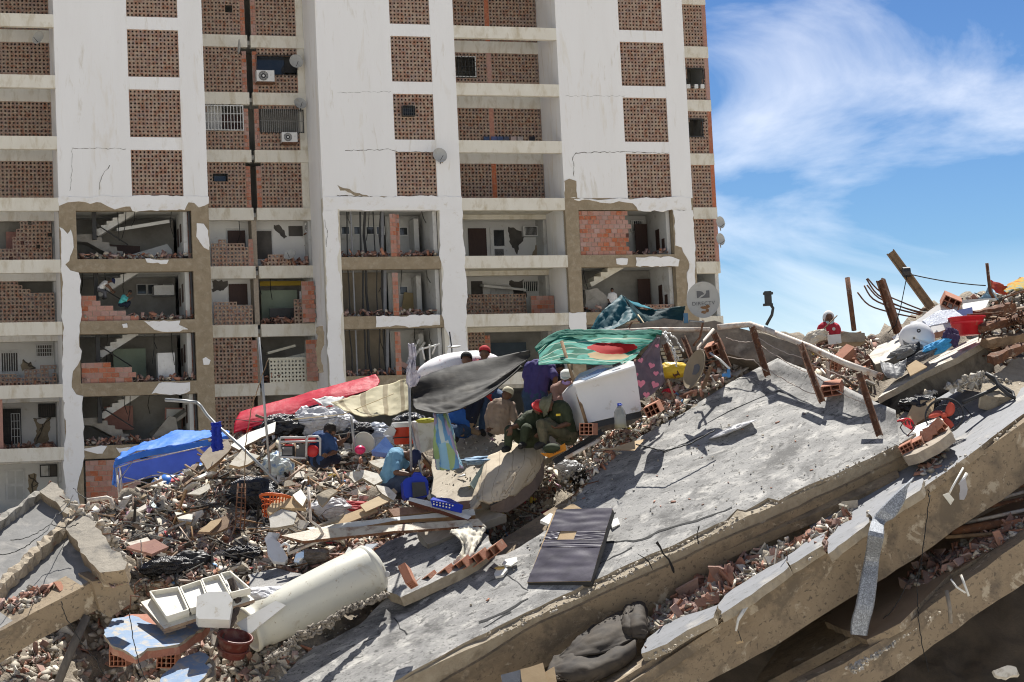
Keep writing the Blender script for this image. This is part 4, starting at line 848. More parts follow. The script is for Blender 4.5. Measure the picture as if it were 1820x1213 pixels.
# rubble on the torn building floors
def bscat(u0,u1,k,n,kind,size,b,y0=.1,y1=1.6,z=None):
    zz = (zt(k)-BH) if z is None else z; s = rng.uniform(size[0],size[1],n); P = np.stack([rng.uniform(u0,u1,n), rng.uniform(y0,y1,n), zz+s*.3+rng.uniform(0,.22,n)],1)
    Mw = np.array(BW); P = P@Mw[:3,:3].T+Mw[:3,3]; BUCK.setdefault(b, []).append((P, rotm(n,.3), s, rng.integers(0,10,n), kind))
for k in (3,4,5,6):
    bscat(-21.6,-16.3,k,90,'shard',(.15,.45),'B'); bscat(-21.6,-16.3,k,60,'stone',(.12,.4),'C')
    if k < 6: bscat(-8.7,-3.7,k,120,'shard',(.12,.4),'B'); bscat(-8.7,-3.7,k,30,'stone',(.1,.35),'C')
    bscat(4,9.1,k,60,'shard',(.12,.35),'B'); bscat(-30,A0-.2,k,150,'shard',(.15,.5),'B',RD_,RD_+.9); bscat(-12.2,-9.8,k,70,'shard',(.15,.5),'B',RD_,RD_+1); bscat(C3,E0-.1,k,60,'shard',(.1,.35),'B',RD_,RD_+1)
    bscat(9.25,10.3,k,20,'shard',(.12,.35),'B',.1,.6)
def bake(chunks, name, m, parent=None, **k):
    V = []; F = []; b = 0
    for (P,R,s,ti,kind) in chunks:
        for i in range(len(P)):
            v, f = TE[kind][ti[i]]; V.append((v*s[i])@R[i].T+P[i]); F.append(f+b); b += len(v)
    V = np.concatenate(V); F = np.concatenate(F); me = bpy.data.meshes.new(name)
    me.vertices.add(len(V)); me.vertices.foreach_set('co', V.ravel()); me.loops.add(len(F)*3); me.loops.foreach_set('vertex_index', F.ravel())
    me.polygons.add(len(F)); me.polygons.foreach_set('loop_start', np.arange(0,len(F)*3,3)); me.update(calc_edges=True)
    return link(name, me, m, parent, **k)
def where(lb, q, s, kind):
    x, y = 910+FPX*q[0]/q[1], 606.5-FPX*q[2]/q[1]
    z = 'in the dark hollow at the lower left' if x < 560 and y > 1060 else 'on the crest left of the generator' if x < 480 and y < 880 else 'on the left slope of the heap' if x < 420 else 'in the middle of the heap' if x < 700 and y < 930 else 'beside the long plank pile' if x < 800 and y < 1010 else 'around the soiled mattress' if x < 1020 and y < 1010 else 'beside the white freezer' if x < 1240 and y < 900 else 'in the gap under the roof slab' if y > 820 else 'behind the bent railing' if x < 1560 else 'in the tangle at the far right'
    if z.startswith('in the gap'): z = 'in the lowest gap at the right' if y > 1222-.62*(x-1250) else 'next to the crushed black fabric' if x < 1240 else 'in the gap above the hanging metal strip' if x > 1430 else 'midway along the gap under the roof slab'
    elif z.startswith('in the dark'): z = 'under the left slab corner' if x < 240 else 'around the blue wall pieces' if x < 420 else 'below the water tank'
    elif z.startswith('on the left slope'): z = 'on the left slope above the white drawers' if y > 980 else 'on the left slope below the blue tent'
    elif z.startswith('in the middle'): z = 'in the middle heap left of the orange basket' if x < 480 else 'in the middle heap below the generator' if y < 860 or x < 600 else 'in the middle heap left of the squatting man'
    lb = lb.replace('broken ', '').replace('piece','flake' if kind == 'chip' else 'piece').replace('lump of','slab of' if kind == 'chip' else 'splinter of' if kind == 'shard' else 'lump of')
    return ('larger ' if s > .27 else 'medium ' if s > .2 else 'smaller ')+lb.replace(' among the rubble','').replace(' in the rubble','').replace(' lying','').replace('small scrap','scrap')+' '+z
RM = {'l':litter_m,'g':conc_r,'c':conc_r,'b':brick_r,'p':plas_r,'d':dark_r,'w':wood_r}
NM = {'g':('grit','x','x'),'l':('litter_scrap','small scrap of household litter among the rubble','scraps of litter'),'c':('concrete_chunk','broken lump of grey concrete among the rubble','concrete rubble lumps'),'b':('brick_shard','broken piece of terracotta brick among the rubble','broken brick pieces'),
      'p':('plaster_chip','flat flake of pale plaster among the rubble','plaster flakes in the rubble'),'d':('burnt_scrap','blackened scrap lying in the rubble','blackened scraps'),'w':('splintered_lath','splintered wooden strip lying in the rubble','splintered wooden strips')}
SNM = {'l':'litter_rubble','g':'grit_rubble','c':'concrete_rubble','b':'brick_rubble','p':'plaster_rubble','d':'burnt_rubble','w':'wood_rubble'}
for key in 'cbpdwlg':
    ch = BUCK[key]; P = np.concatenate([c[0] for c in ch]); s = np.concatenate([c[2] for c in ch]); kd = sum([[c[4]]*len(c[0]) for c in ch], [])
    R = np.concatenate([c[1] for c in ch]); ti = np.concatenate([c[3] for c in ch]); order = np.argsort(-s/np.linalg.norm(P,axis=1)); big = set(order[:{'c':280,'b':280,'p':240,'d':90,'w':110,'l':150,'g':0}[key]].tolist())
    small = [i for i in range(len(P)) if i not in big]
    for kk in sorted(set(kd)):
        ix = [i for i in small if kd[i] == kk]
    grp = []
    for kk in sorted(set(kd)):
        ix = np.array([i for i in small if kd[i] == kk], int); grp.append((P[ix], R[ix], s[ix], ti[ix], kk))
    bake(grp, SNM[key], RM[key], kind='stuff')
    nm, lb, gp = NM[key]; Pc = P@np.array(M3); im = MATS.get(RM[key].name+'_x') or None
    m2 = RM[key]
    for i in big:
        mk = 'piece_%s_%d_%s' % (kd[i], ti[i], key)
        if mk not in bpy.data.meshes:
            v, f = TE[kd[i]][ti[i]]; me = mesh(mk, v.tolist(), f.tolist()); me.materials.append(litter_o if key == 'l' else mat('loose_'+key, *{'c':((.52,.46,.365),(.39,.34,.265)),'b':((.38,.20,.14),(.30,.155,.11)),'p':((.68,.64,.55),(.55,.5,.4)),'d':((.07,.06,.05),(.04,.035,.03)),'w':((.36,.24,.14),(.22,.13,.075)),'l':((.6,.6,.6),(.5,.5,.5))}[key], sc=9, bump=.5, bs=40, rnd=.38))
        mw = Matrix(R[i].tolist()).to_4x4() @ Matrix.Diagonal((s[i],)*3+(1,)); mw.translation = Vector(P[i].tolist())
        link(nm, bpy.data.meshes[mk], None, None, mw, label=where(lb, Pc[i], s[i], kd[i]), cat={'c':'rubble','b':'brick','p':'plaster','d':'scrap','w':'lath','l':'litter'}[key], group=gp)
bake(BUCK['B'], 'brick_debris', brick_r, root, kind='stuff'); bake(BUCK['C'], 'floor_debris', conc_r, root, kind='stuff')

# reinforcing bars sticking out of torn slab ends
rebar_m = mat('rusty_rebar', (.17,.075,.04), (.10,.05,.035), sc=9, bump=.3)
rr_ = random.Random(31)
for par, S_, spots in ((s4, SL, [(98,862),(128,905),(150,918),(180,950),(205,985),(240,1050),(232,1075)]), (sl, S1, [(1612,775),(1626,800),(1600,760),(1020,880),(990,930),(880,985),(690,1062)]), (s2, S2, [(1276,1080),(1400,998),(1470,958),(1545,915),(1150,1150)]), (ob, FB, [(1766,625),(1768,650),(1758,612),(1740,600)]), (ub, PB, [(1440,620),(1118,580),(1120,600)])):
    for x, y in spots:
        a_ = S_.on(x,y); dv = Vector((rr_.uniform(-.1,.35), rr_.uniform(-.3,.1), rr_.uniform(.0,.3))); mb = MB(); mb.tube([a_-dv*.2, a_+dv*.5, a_+dv+Vector((rr_.uniform(-.12,.12),0,rr_.uniform(-.15,.02)))], .009, 5); mb.build('rebar', rebar_m, par, None, True)
mb = MB()
for i in range(110):
    x, y = rr_.uniform(190,1000), rr_.uniform(800,1080)
    if not inpoly(x,y,M1): continue
    a_ = heapf(x,y)+Vector((0,-.15,.12)); w1_ = Vector((rr_.uniform(-.4,.4),rr_.uniform(-.1,.1),rr_.uniform(-.1,.25))); w2_ = Vector((rr_.uniform(-.6,.6),rr_.uniform(-.1,.1),rr_.uniform(-.3,.1))); mb.tube([a_, a_+w1_*.5+Vector((0,0,.06)), a_+w1_, a_+w1_+w2_*.6, a_+w1_+w2_], rr_.choice((.005,.008,.012)), 4)
mb.build('wire_tangle', mat('tangled_wire',(.03,.03,.03),(.2,.19,.17),sc=2,bump=0), None, kind='stuff')
# ================================================================ helpers for things on the heap
def H(px, py, off=0): return at(px, py, dm(px, py)+off)
def FP(px, py, d, yaw=0, tilt=0):
    """upright plane facing the viewer side, turned by yaw and leaned back by tilt (degrees)"""
    n = Matrix.Rotation(RD(yaw),3,'Z') @ Matrix.Rotation(RD(-tilt),3,'X') @ Vector((0,-1,0)); return Pl(at(px,py,d), n, Matrix.Rotation(RD(yaw),3,'Z') @ Vector((1,0,0)))
def tube(name, pts, r, m, parent=None, n=8, smooth=True, **k):
    mb = MB(); mb.tube([at(*p) if len(p) == 3 and not isinstance(p, Vector) else p for p in pts], r, n); o = mb.build(name, m, parent, None, smooth, **k); return o
def rope(name, pts, r, m, parent=None, sag=0, wob=0, seed=0, n=14, **k):
    rnd = random.Random(seed); P = [at(*p) for p in pts]; Q = []
    for a, b in zip(P, P[1:]):
        for j in range(n): t = j/n; Q.append(a+(b-a)*t-Vector((0,0,sag*4*t*(1-t)))+Vector([rnd.uniform(-wob,wob) for _ in range(3)]))
    Q.append(P[-1]); mb = MB(); mb.tube(Q, r, 5); return mb.build(name, m, parent, None, True, **k)
def crint(G, nu, nv):
    """Catmull-Rom interpolation of a control grid"""
    def c1(P, t):
        n = len(P); x = t*(n-1); i = min(int(x), n-2); f = x-i; p0, p1, p2, p3 = P[max(i-1,0)], P[i], P[i+1], P[min(i+2,n-1)]
        return .5*((2*p1)+(p2-p0)*f+(2*p0-5*p1+4*p2-p3)*f*f+(3*p1-p0-3*p2+p3)*f**3)
    G = [[np.array(at(*q)[:]) for q in r] for r in G]; out = []
    R = [[c1(r, u/nu) for u in range(nu+1)] for r in G]
    for v in range(nv+1): out.append([c1([r[u] for r in R], v/nv) for u in range(nu+1)])
    return out
def cloth(name, G, m, nu=40, nv=24, fold=.03, fs=4, fdir=(1,0), fold2=.012, th=.006, sag=0, parent=None, seed=0, edge=0, quilt=0, **k):
    S = crint(G, nu, nv); V = []; F = []
    for v in range(nv+1):
        for u in range(nu+1):
            p = Vector(S[v][u]); a = Vector(S[v][min(u+1,nu)])-Vector(S[v][max(u-1,0)]); b = Vector(S[min(v+1,nv)][u])-Vector(S[max(v-1,0)][u]); n = a.cross(b)
            n = n.normalized() if n.length > 0 else Vector((0,-1,0)); uu, vv = u/nu, v/nv
            w_ = mnoise.noise(Vector((uu*fs*fdir[0]+vv*fs*.25*fdir[1]+seed*3.7, vv*fs*fdir[1]+uu*fs*.25*(1-fdir[0]), seed)))
            w2 = 1.6*(.22-abs(mnoise.noise(Vector((uu*fs*2+seed, vv*fs*2, seed+5.)))))+.9*(.2-abs(mnoise.noise(Vector((uu*fs*5, vv*fs*5+seed, 2.)))))
            if quilt: p += n*quilt*(abs(math.sin(uu*math.pi*6))*abs(math.sin(vv*math.pi*9)))**.5
            p += n*(fold*w_*2+fold2*w2*2)+Vector((0,0,-sag*4*uu*(1-uu)))
            if edge and v in (0,nv): p += Vector((0,0,edge*mnoise.noise(Vector((uu*14+seed,v,0)))))
            V.append(p)
    W = nu+1
    F = [(v*W+u, v*W+u+1, (v+1)*W+u+1, (v+1)*W+u) for v in range(nv) for u in range(nu)]
    me = mesh(name, V, F, True); uvl = me.uv_layers.new(name='UVMap'); co = [0.0]*(len(me.loops)*2)
    for i, l in enumerate(me.loops): q = l.vertex_index; co[2*i] = (q%W)/nu; co[2*i+1] = 1-(q//W)/nv
    uvl.data.foreach_set('uv', co); me.materials.append(m)
    o = link(name, me, None, parent, None, **k); md = o.modifiers.new('thickness','SOLIDIFY'); md.thickness = th; return o
def blob(name, c, r, m, amp=.25, fs=3, seed=0, sub=3, parent=None, R=None, sharp=0, **k):
    bm = bmesh.new(); bmesh.ops.create_icosphere(bm, subdivisions=sub, radius=1); R = R or Matrix.Identity(3)
    for v in bm.verts:
        p = v.co.copy(); n = mnoise.noise(p*fs*.5+Vector((seed*5.1,seed,0)))+.6*mnoise.noise(p*fs+Vector((0,seed*3,1)))
        if sharp: n += sharp*(.5-abs(mnoise.noise(p*fs*1.6+Vector((seed,7,3)))))+.4*sharp*(.3-abs(mnoise.noise(p*fs*4+Vector((seed,1,9)))))
        q = p*(1+amp*n); v.co = Vector(c)+R@Vector((q.x*r[0],q.y*r[1],q.z*r[2]))
    me = bpy.data.meshes.new(name); bm.to_mesh(me); bm.free(); me.polygons.foreach_set('use_smooth',[sharp==0]*len(me.polygons)); me.materials.append(m)
    return link(name, me, None, parent, None, **k)
def col(name, c, c2=None, **k):
    k.setdefault('rough', .8); k.setdefault('bump', .15); k.setdefault('sc', 5)
    return mat(name, c, c2 or tuple(x*.82 for x in c), **k)
skin_m = col('brown_skin', (.16,.085,.05), (.12,.06,.036), rough=.5, bump=.05)
hair_m = col('black_hair', (.015,.012,.01), rough=.6, bump=.4, bs=60)
def solid(name, parts, vox, m, parent, disp=0, dsc=14, seed=0, sm=2, **k):
    """one continuous skin over a set of tapered limbs and ellipsoids"""
    mb = MB()
    for p in parts:
        if p[0] == 'c':
            _, a, b, ra, rb = p; a = Vector(a); b = Vector(b); mb.ball(a, ra, 10, 7); mb.ball(b, rb, 10, 7)
            if (b-a).length > 1e-4: mb.tube([a, b], [ra, rb], 12)
        else: _, c, r, R = p; mb.ball(c, r, 16, 12, R)
    me0 = mesh('tmp', mb.v, mb.f); o = bpy.data.objects.new('tmp', me0); COL.objects.link(o)
    r = o.modifiers.new('r','REMESH'); r.mode = 'VOXEL'; r.voxel_size = vox
    s = o.modifiers.new('s','SMOOTH'); s.factor = .6; s.iterations = sm
    dg = context.evaluated_depsgraph_get(); dg.update(); me = bpy.data.meshes.new_from_object(o.evaluated_get(dg)); me.name = name
    bpy.data.objects.remove(o); bpy.data.meshes.remove(me0)
    if disp:
        n = len(me.vertices); co = np.empty(n*3); me.vertices.foreach_get('co', co); no = np.empty(n*3); me.vertices.foreach_get('normal', no); co = co.reshape(-1,3); no = no.reshape(-1,3)
        dd = np.array([mnoise.noise(Vector((x*dsc+seed,y*dsc,z*dsc*.55)))+.5*(.3-abs(mnoise.noise(Vector((x*dsc*1.7,y*dsc*1.7+seed,z*dsc))))) for x,y,z in co]); co += no*(dd*disp)[:,None]; me.vertices.foreach_set('co', co.ravel())
    me.materials.clear(); me.materials.append(m); me.polygons.foreach_set('use_smooth',[True]*len(me.polygons)); me.polygons.foreach_set('material_index',[0]*len(me.polygons)); me.update()
    return link(name, me, None, parent, None, **k)
def hand(a, b, face, curl=.5, side=1):
    """palm and five bent fingers, a = wrist, b = direction point"""
    f = (b-a).normalized(); n = face - f*face.dot(f); n = n.normalized() if n.length > 1e-3 else f.orthogonal().normalized(); s = f.cross(n).normalized()*side; L_ = []
    pc = a+f*.05
    for q in (-.028,-.01,.01,.028): L_.append(('c', a+s*q*.5, a+f*.085+s*q, .017, .014))
    for q, ln in ((-.031,.058),(-.011,.074),(.011,.08),(.031,.07)):
        p0 = a+f*.085+s*q; p1 = p0+(f*math.cos(curl)+n*-math.sin(curl))*ln*.55+s*q*.15; p2 = p1+(f*math.cos(curl*2.1)-n*math.sin(curl*2.1))*ln*.5
        L_ += [('c',p0,p1,.0105,.0095),('c',p1,p2,.0095,.0078)]
    t0 = a+f*.03+s*.03; t1 = t0+(f*.6+s*.75).normalized()*.04; t2 = t1+(f*.9+s*.25-n*.3).normalized()*.032
    return L_+[('c',t0,t1,.013,.0115),('c',t1,t2,.0115,.009)]
def person(label, d, J, face=(0,-1,0), shirt=None, pants=None, shoes=None, sleeve='short', hat=None, hair=True, skin=None, scale=1.0, group=None, boots=None, vox=.011, belly=1.0, mask=None, hs=1.0, curl=.6, seed=0, face_up=0):
    """J: joints as (px, py, depth offset). Everything else in metres"""
    P = {k: (Vector(v) if isinstance(v, Vector) else at(v[0], v[1], d+(v[2] if len(v) > 2 else 0))) for k, v in J.items()}; s = scale; sk = skin or skin_m
    root_ = empty('person', P['pel'], label, 'person', group); fz = Vector(face).normalized(); up = Vector((0,0,1))
    hd = P['head']; nk = P['neck']; ax = (hd-nk).normalized() if (hd-nk).length > .02 else up; fz = (fz-ax*fz.dot(ax)).normalized(); sd = fz.cross(ax)
    HR = Matrix((sd, fz, ax)).transposed(); parts = []
    sL, sR = P['sL'], P['sR']; ch = (sL+sR)/2; pel = P['pel']; spine = pel-ch; across = (sR-sL).normalized()
    parts.append(('e', hd, (.074*s,.092*s,.108*s), HR)); parts.append(('e', hd+HR@Vector((0,.035,-.06))*s, (.05*s,.05*s,.05*s), HR))
    parts.append(('c', hd-ax*.05*s, nk, .052*s, .056*s)); parts.append(('c', nk, ch, .056*s, .09*s))
    parts.append(('c', hd+HR@Vector((0,.09,.0))*s, hd+HR@Vector((0,.104,-.025))*s, .011*s, .016*s))
    for q in (-1,1): parts.append(('e', hd+HR@Vector((q*.077,0,-.01))*s, (.012*s,.022*s,.032*s), HR)); parts.append(('e', hd+HR@Vector((q*.03,.085,.028))*s, (.02*s,.012*s,.008*s), HR))
    tors = []
    for t, r in ((.0,.115),(.28,.128),(.55,.118*belly),(.8,.125*belly),(1.,.13)):
        c = ch+spine*t; wd = (.085, .075, .06, .06, .06)[int(t*4.2)]; tors.append(('c', c-across*wd*s, c+across*wd*s, r*s*.82, r*s*.82))
    for i in range(4): a_ = ch+spine*(i/4); b_ = ch+spine*((i+1)/4); tors.append(('c', a_, b_, .12*s, .12*s*belly)); 
    for w_ in (-1,1): tors.append(('c', ch+across*w_*.06*s, pel+across*w_*.05*s, .11*s, .12*s))
    armU, armL, hnd, legs, calf, feet = [], [], [], [], [], []
    for q in 'LR':
        S_ = P['s'+q]; 
        if 'e'+q in P:
            E_ = P['e'+q]; armU.append(('c', S_, E_, .058*s, .045*s)); tors.append(('c', S_, ch, .066*s, .1*s))
            if 'w'+q in P:
                W_ = P['w'+q]; armL.append(('c', E_, W_, .044*s, .029*s)); tgt = P.get('f'+q, W_+(W_-E_)); hnd += hand(W_, tgt, fz, curl, 1 if q == 'L' else -1)
        hp = pel+across*(-.09 if q == 'L' else .09)*s
        if 'k'+q in P:
            K_ = P['k'+q]; legs.append(('c', hp, K_, .092*s, .062*s)); legs.append(('c', hp, pel, .1*s, .12*s))
            if 'a'+q in P:
                A_ = P['a'+q]; calf += [('c', K_, K_*.55+A_*.45, .06*s, .055*s), ('c', K_*.55+A_*.45, A_, .055*s, .037*s)]
                T_ = P.get('t'+q, A_+Vector((0,-.2,-.05)).normalized()*.18); feet += [('c', A_-Vector((0,0,.02)), T_, .042*s, .032*s), ('c', A_-Vector((0,0,.03)), A_+(A_-T_).normalized()*.04-Vector((0,0,.03)), .036*s, .034*s)]
    solid('body', parts+tors+armU+armL+hnd+legs+calf+(feet if not shoes else []), vox*.8, sk, root_, sm=3)
    def fat(L_, g): return [(p[0], p[1], p[2], p[3]+g, p[4]+g) for p in L_ if p[0] == 'c']
    if shirt:
        sleeves = fat(armU, .018) if sleeve != 'none' else []
        if sleeve == 'short': sleeves = [('c', p[1], p[1]+(p[2]-p[1])*.72, p[3], p[4]+.012) for p in sleeves]
        if sleeve == 'long': sleeves += fat(armL, .014)
        solid('shirt', fat(tors, .02)+sleeves+[('c', nk*.35+ch*.65, ch, .085*s, .12*s)], vox, shirt, root_, disp=.016, dsc=13, seed=seed)
    if pants and legs: solid('trousers', fat(legs+calf, .02)+[('c', pel-across*.07, pel+across*.07, .135*s, .135*s)], vox, pants, root_, disp=.016, dsc=12, seed=seed+9)
    if shoes and feet: solid('shoes', fat(feet, .014)+([('c', p[1]+(p[2]-p[1])*.25, p[2], .078, .06) for p in calf] if boots else []), vox, shoes, root_)
    # eyes
    mb = MB()
    for q in (-1,1): mb.ball(hd+HR@Vector((q*.029,.082,.008))*s, .012*s, 8, 6)
    mb.build('eyes', col('eye_dark',(.05,.04,.035),rough=.3,bump=0), root_, smooth=True)
    if mask:
        mb = MB(); mb.ball(hd+HR@Vector((0,.04,-.055))*s, (.066*s,.072*s,.05*s), 14, 10, HR); mb.build('face_mask', mask, root_, smooth=True)
    if hair and not hat: solid('hair', [('e', hd+HR@Vector((0,-.014,.02))*s, (.082*s,.096*s,.105*s), HR)], .012, hair_m, root_, disp=.01, dsc=50)
    if hat:
        kind, hm = hat; mb = MB(); k = 16; mt = Matrix.Translation(hd+ax*.028*s) @ HR.to_4x4()
        r = .098*s
        mb.lathe([(r*1.0,-.0),(r*1.02,.03),(r*.9,.075),(r*.55,.105),(0,.115)], k, mt, sy=1.12)
        if kind == 'cap': mb.add([mt@Vector((x*s,y*s,z*s)) for x,y,z in ((-.075,.07,.012),(-.06,.15,.0),(0,.185,-.008),(.06,.15,0),(.075,.07,.012),(-.075,.07,.02),(-.06,.15,.008),(0,.185,0),(.06,.15,.008),(.075,.07,.02))], [(0,1,2,3,4),(9,8,7,6,5),(0,5,6,1),(1,6,7,2),(2,7,8,3),(3,8,9,4)])
        if kind == 'bush': mb.lathe([(r*.95,.01),(r*1.75,-.028),(r*1.78,-.022),(r*.98,.028)], k, mt, sy=1.1)
        if kind == 'helmet': mb.lathe([(r*1.0,-.01),(r*1.2,-.004),(r*1.2,.003),(r*1.0,.012)], k, mt, sy=1.2)
        if kind == 'hood': mb = MB(); mb.ball(hd-fz*.034+ax*.014, (.095*s,.1*s,.118*s), 16, 12, HR); mb.tube([hd-fz*.03-ax*.03, nk-fz*.02-ax*.05], [.09*s,.12*s], 14)
        mb.build({'hood':'head_scarf','helmet':'hard_hat'}.get(kind,'hat'), hm, root_, smooth=True)
    return root_, P
# ================================================================ people
olive = col('olive_cloth', (.045,.055,.028), (.03,.038,.018), bs=60); olive2 = col('faded_olive', (.10,.095,.055), (.065,.06,.036), sc=8, dirt=(.16,.13,.08), ds=6)
denim = col('denim', (.045,.085,.16), (.03,.055,.11), sc=12, bs=80); dnavy = col('navy_cloth', (.014,.018,.035)); lblue = col('sky_blue_shirt', (.16,.33,.47), (.13,.28,.41)); boot_m = col('tan_rubber_boot', (.30,.20,.12), (.22,.15,.09), dirt=(.4,.32,.22), ds=8)
shoe_d = col('dark_shoe', (.03,.028,.025)); beige = col('beige_cloth', (.36,.27,.20), (.29,.21,.155)); 
p1,_ = person('man in red hard hat and dark olive clothes resting an arm on his knee', 31.9, dict(head=(957,727,0),neck=(953,738,.05),sL=(932,745,.0),sR=(968,743,.12),eL=(919,757,-.12),wL=(908,760,-.25),fL=(906,776,-.3),eR=(970,762,-.05),wR=(962,770,-.2),pel=(945,783,.1),kL=(906,765,-.15),aL=(902,795,-.2),tL=(896,800,-.35),kR=(935,762,-.3),aR=(930,788,-.35),tR=(925,794,-.5)), face=(.15,-1,-.75), shirt=olive, pants=olive, shoes=shoe_d, hat=('helmet', col('red_plastic',(.55,.04,.035),rough=.35,bump=0)), group='people among the rubble', seed=1, scale=1.1)
p2,_ = person('man in olive bush hat bowing his head, faded olive trousers', 31.7, dict(head=(974,720,0),neck=(986,724,.02),sL=(984,727,.12),sR=(1006,729,-.1),eR=(1010,753,-.16),wR=(992,759,-.28),eL=(978,752,.0),wL=(975,762,-.2),pel=(1006,775,.05),kL=(972,752,-.2),aL=(968,785,-.25),tL=(955,792,-.3),kR=(962,754,-.35),aR=(966,787,-.4),tR=(954,795,-.45)), face=(-.75,-.5,-.8), shirt=olive, pants=olive2, shoes=shoe_d, hat=('bush', col('bush_hat_cloth',(.17,.165,.11),(.10,.10,.06),sc=14)), group='people among the rubble', seed=2, scale=1.1)
mb = MB(); mb.add([at(x,y,31.50) for x,y in ((988,736),(996,735.5),(996,739.5),(988,740))], [(0,1,2,3)]); mb.build('chest_lettering', col('yellow_print',(.7,.5,.05)), p2)
p3,_ = person('man in purple polo shirt and jeans bending over with his back turned', 33.0, dict(head=(966,634,.3),neck=(960,643,.25),sL=(940,653,.15),sR=(978,655,.1),eR=(987,674,-.05),wR=(985,692,0),eL=(935,675,.2),wL=(940,695,.3),pel=(950,702,.0),kL=(942,745,.1),aL=(942,785,.15),kR=(962,742,.05),aR=(962,785,.1)), face=(.1,1,-.4), shirt=col('purple_polo',(.07,.055,.19),(.05,.04,.14)), pants=denim, shoes=shoe_d, group='people among the rubble', seed=3, scale=1.1)
person('dark haired man looking down between the purple shirt and the white cap', 33.4, dict(head=(995,656,0),neck=(994,667,.05),sL=(978,675,0),sR=(1008,676,.1),eL=(975,695,-.05),wL=(985,710,-.1),eR=(1010,700,0),pel=(990,725,.1),kL=(980,735,-.3),kR=(1000,735,-.3)), face=(.1,-1,-.5), shirt=dnavy, pants=dnavy, group='people among the rubble', seed=4)
person('man in white cap with a lilac mask under his chin beside the leaning timber', 32.6, dict(head=(1007,672,0),neck=(1007,684,.03),sL=(988,692,0),sR=(1026,692,.1),eL=(992,714,-.15),wL=(1004,704,-.25),fL=(1008,694,-.25),eR=(1030,712,0),wR=(1018,704,-.2),pel=(1012,733,.1),kL=(1000,735,-.3),aL=(1000,765,-.3),kR=(1030,738,-.3),aR=(1034,768,-.3)), face=(-.25,-1,-.2), shirt=col('dusty_pink_shirt',(.33,.19,.15),(.26,.15,.12)), sleeve='long', pants=olive, shoes=shoe_d, hat=('cap', col('white_cloth',(.72,.72,.7))), mask=col('lilac_mask',(.42,.3,.6)), group='people among the rubble', seed=5, scale=1.1)
person('person in black cap and tan rubber boots standing behind the black tarp', 33.3, dict(head=(829,640,.35),neck=(829,653,.3),sL=(812,664,.3),sR=(848,664,.3),eL=(808,688,.3),eR=(850,688,.3),wR=(845,705,.2),pel=(840,712,.1),kL=(828,740,-.05),aL=(822,766,0),tL=(821,772,-.2),kR=(842,738,-.05),aR=(836,763,0),tR=(850,770,-.12)), face=(.3,1,-.1), shirt=dnavy, pants=dnavy, shoes=boot_m, boots=True, hat=('cap', col('black_cap',(.02,.018,.017))), group='people among the rubble', seed=6)
person('person in red cap and jeans behind the black tarp, one knee raised', 33.4, dict(head=(861,629,.35),neck=(860,642,.3),sL=(842,652,.3),sR=(878,652,.3),eL=(838,676,.3),eR=(880,676,.3),pel=(868,700,.15),kL=(862,738,0),aL=(856,764,0),tL=(860,772,-.15),kR=(898,708,-.1),aR=(896,738,-.05),tR=(906,745,-.12)), face=(.2,1,-.1), shirt=col('red_jersey',(.42,.03,.03)), pants=denim, shoes=shoe_d, hat=('cap', col('red_cap',(.5,.03,.035))), group='people among the rubble', seed=7)
person('crouching person in beige clothes with rounded back and pale cap', 32.9, dict(head=(901,702,.1),neck=(897,712,.08),sL=(875,722,.05),sR=(908,722,.1),eL=(866,742,0),wL=(868,758,-.1),eR=(914,745,0),pel=(884,757,.0),kL=(872,750,.25),aL=(872,768,.2),kR=(900,750,.25),aR=(900,766,.2)), face=(.1,1,-.4), shirt=beige, sleeve='long', pants=beige, shoes=shoe_d, hat=('cap', col('pale_cap',(.6,.55,.4))), belly=1.15, group='people among the rubble', seed=8)
person('person in bright blue shirt and jeans sitting behind the hanging towel', 33.2, dict(head=(822,722,.1),neck=(821,732,.08),sL=(808,738,.05),sR=(826,740,.1),eL=(800,753,-.05),wL=(812,760,-.15),pel=(820,764,.1),kL=(802,763,-.2),aL=(800,778,-.2),kR=(812,765,-.25),aR=(810,779,-.2)), face=(-.6,-.6,-.3), shirt=col('bright_blue_shirt',(.03,.12,.42)), pants=denim, shoes=shoe_d, group='people among the rubble', seed=9)
p9,_ = person('man in sky blue shirt and navy cap squatting with his head bowed', 31.7, dict(head=(733,811,-.1),neck=(716,808,.0),sL=(706,808,.12),sR=(702,817,-.15),eR=(704,840,-.3),wR=(726,843,-.34),fR=(738,838,-.34),eL=(726,832,.1),wL=(736,842,.05),pel=(686,862,.05),kL=(722,846,.12),aL=(704,874,.1),tL=(716,880,.05),kR=(718,850,-.15),aR=(702,878,-.18),tR=(718,883,-.22)), face=(.8,-.25,-.8), shirt=lblue, pants=col('grey_jeans',(.07,.095,.14),(.045,.06,.1),sc=14), shoes=shoe_d, hat=('cap', col('navy_cap',(.018,.025,.07))), group='people among the rubble', seed=10, scale=1.12)
person('man in dark blue t-shirt sitting behind the generator', 32.2, dict(head=(586,766,0),neck=(578,774,.03),sL=(562,780,.1),sR=(585,784,-.08),eR=(595,803,-.1),wR=(585,808,-.25),eL=(603,788,.1),wL=(612,782,.05),pel=(568,815,.05),kL=(590,812,.3),kR=(598,815,.1)), face=(.8,-.2,-.6), shirt=col('royal_navy_shirt',(.03,.07,.18)), pants=dnavy, group='people among the rubble', seed=11, scale=1.12)
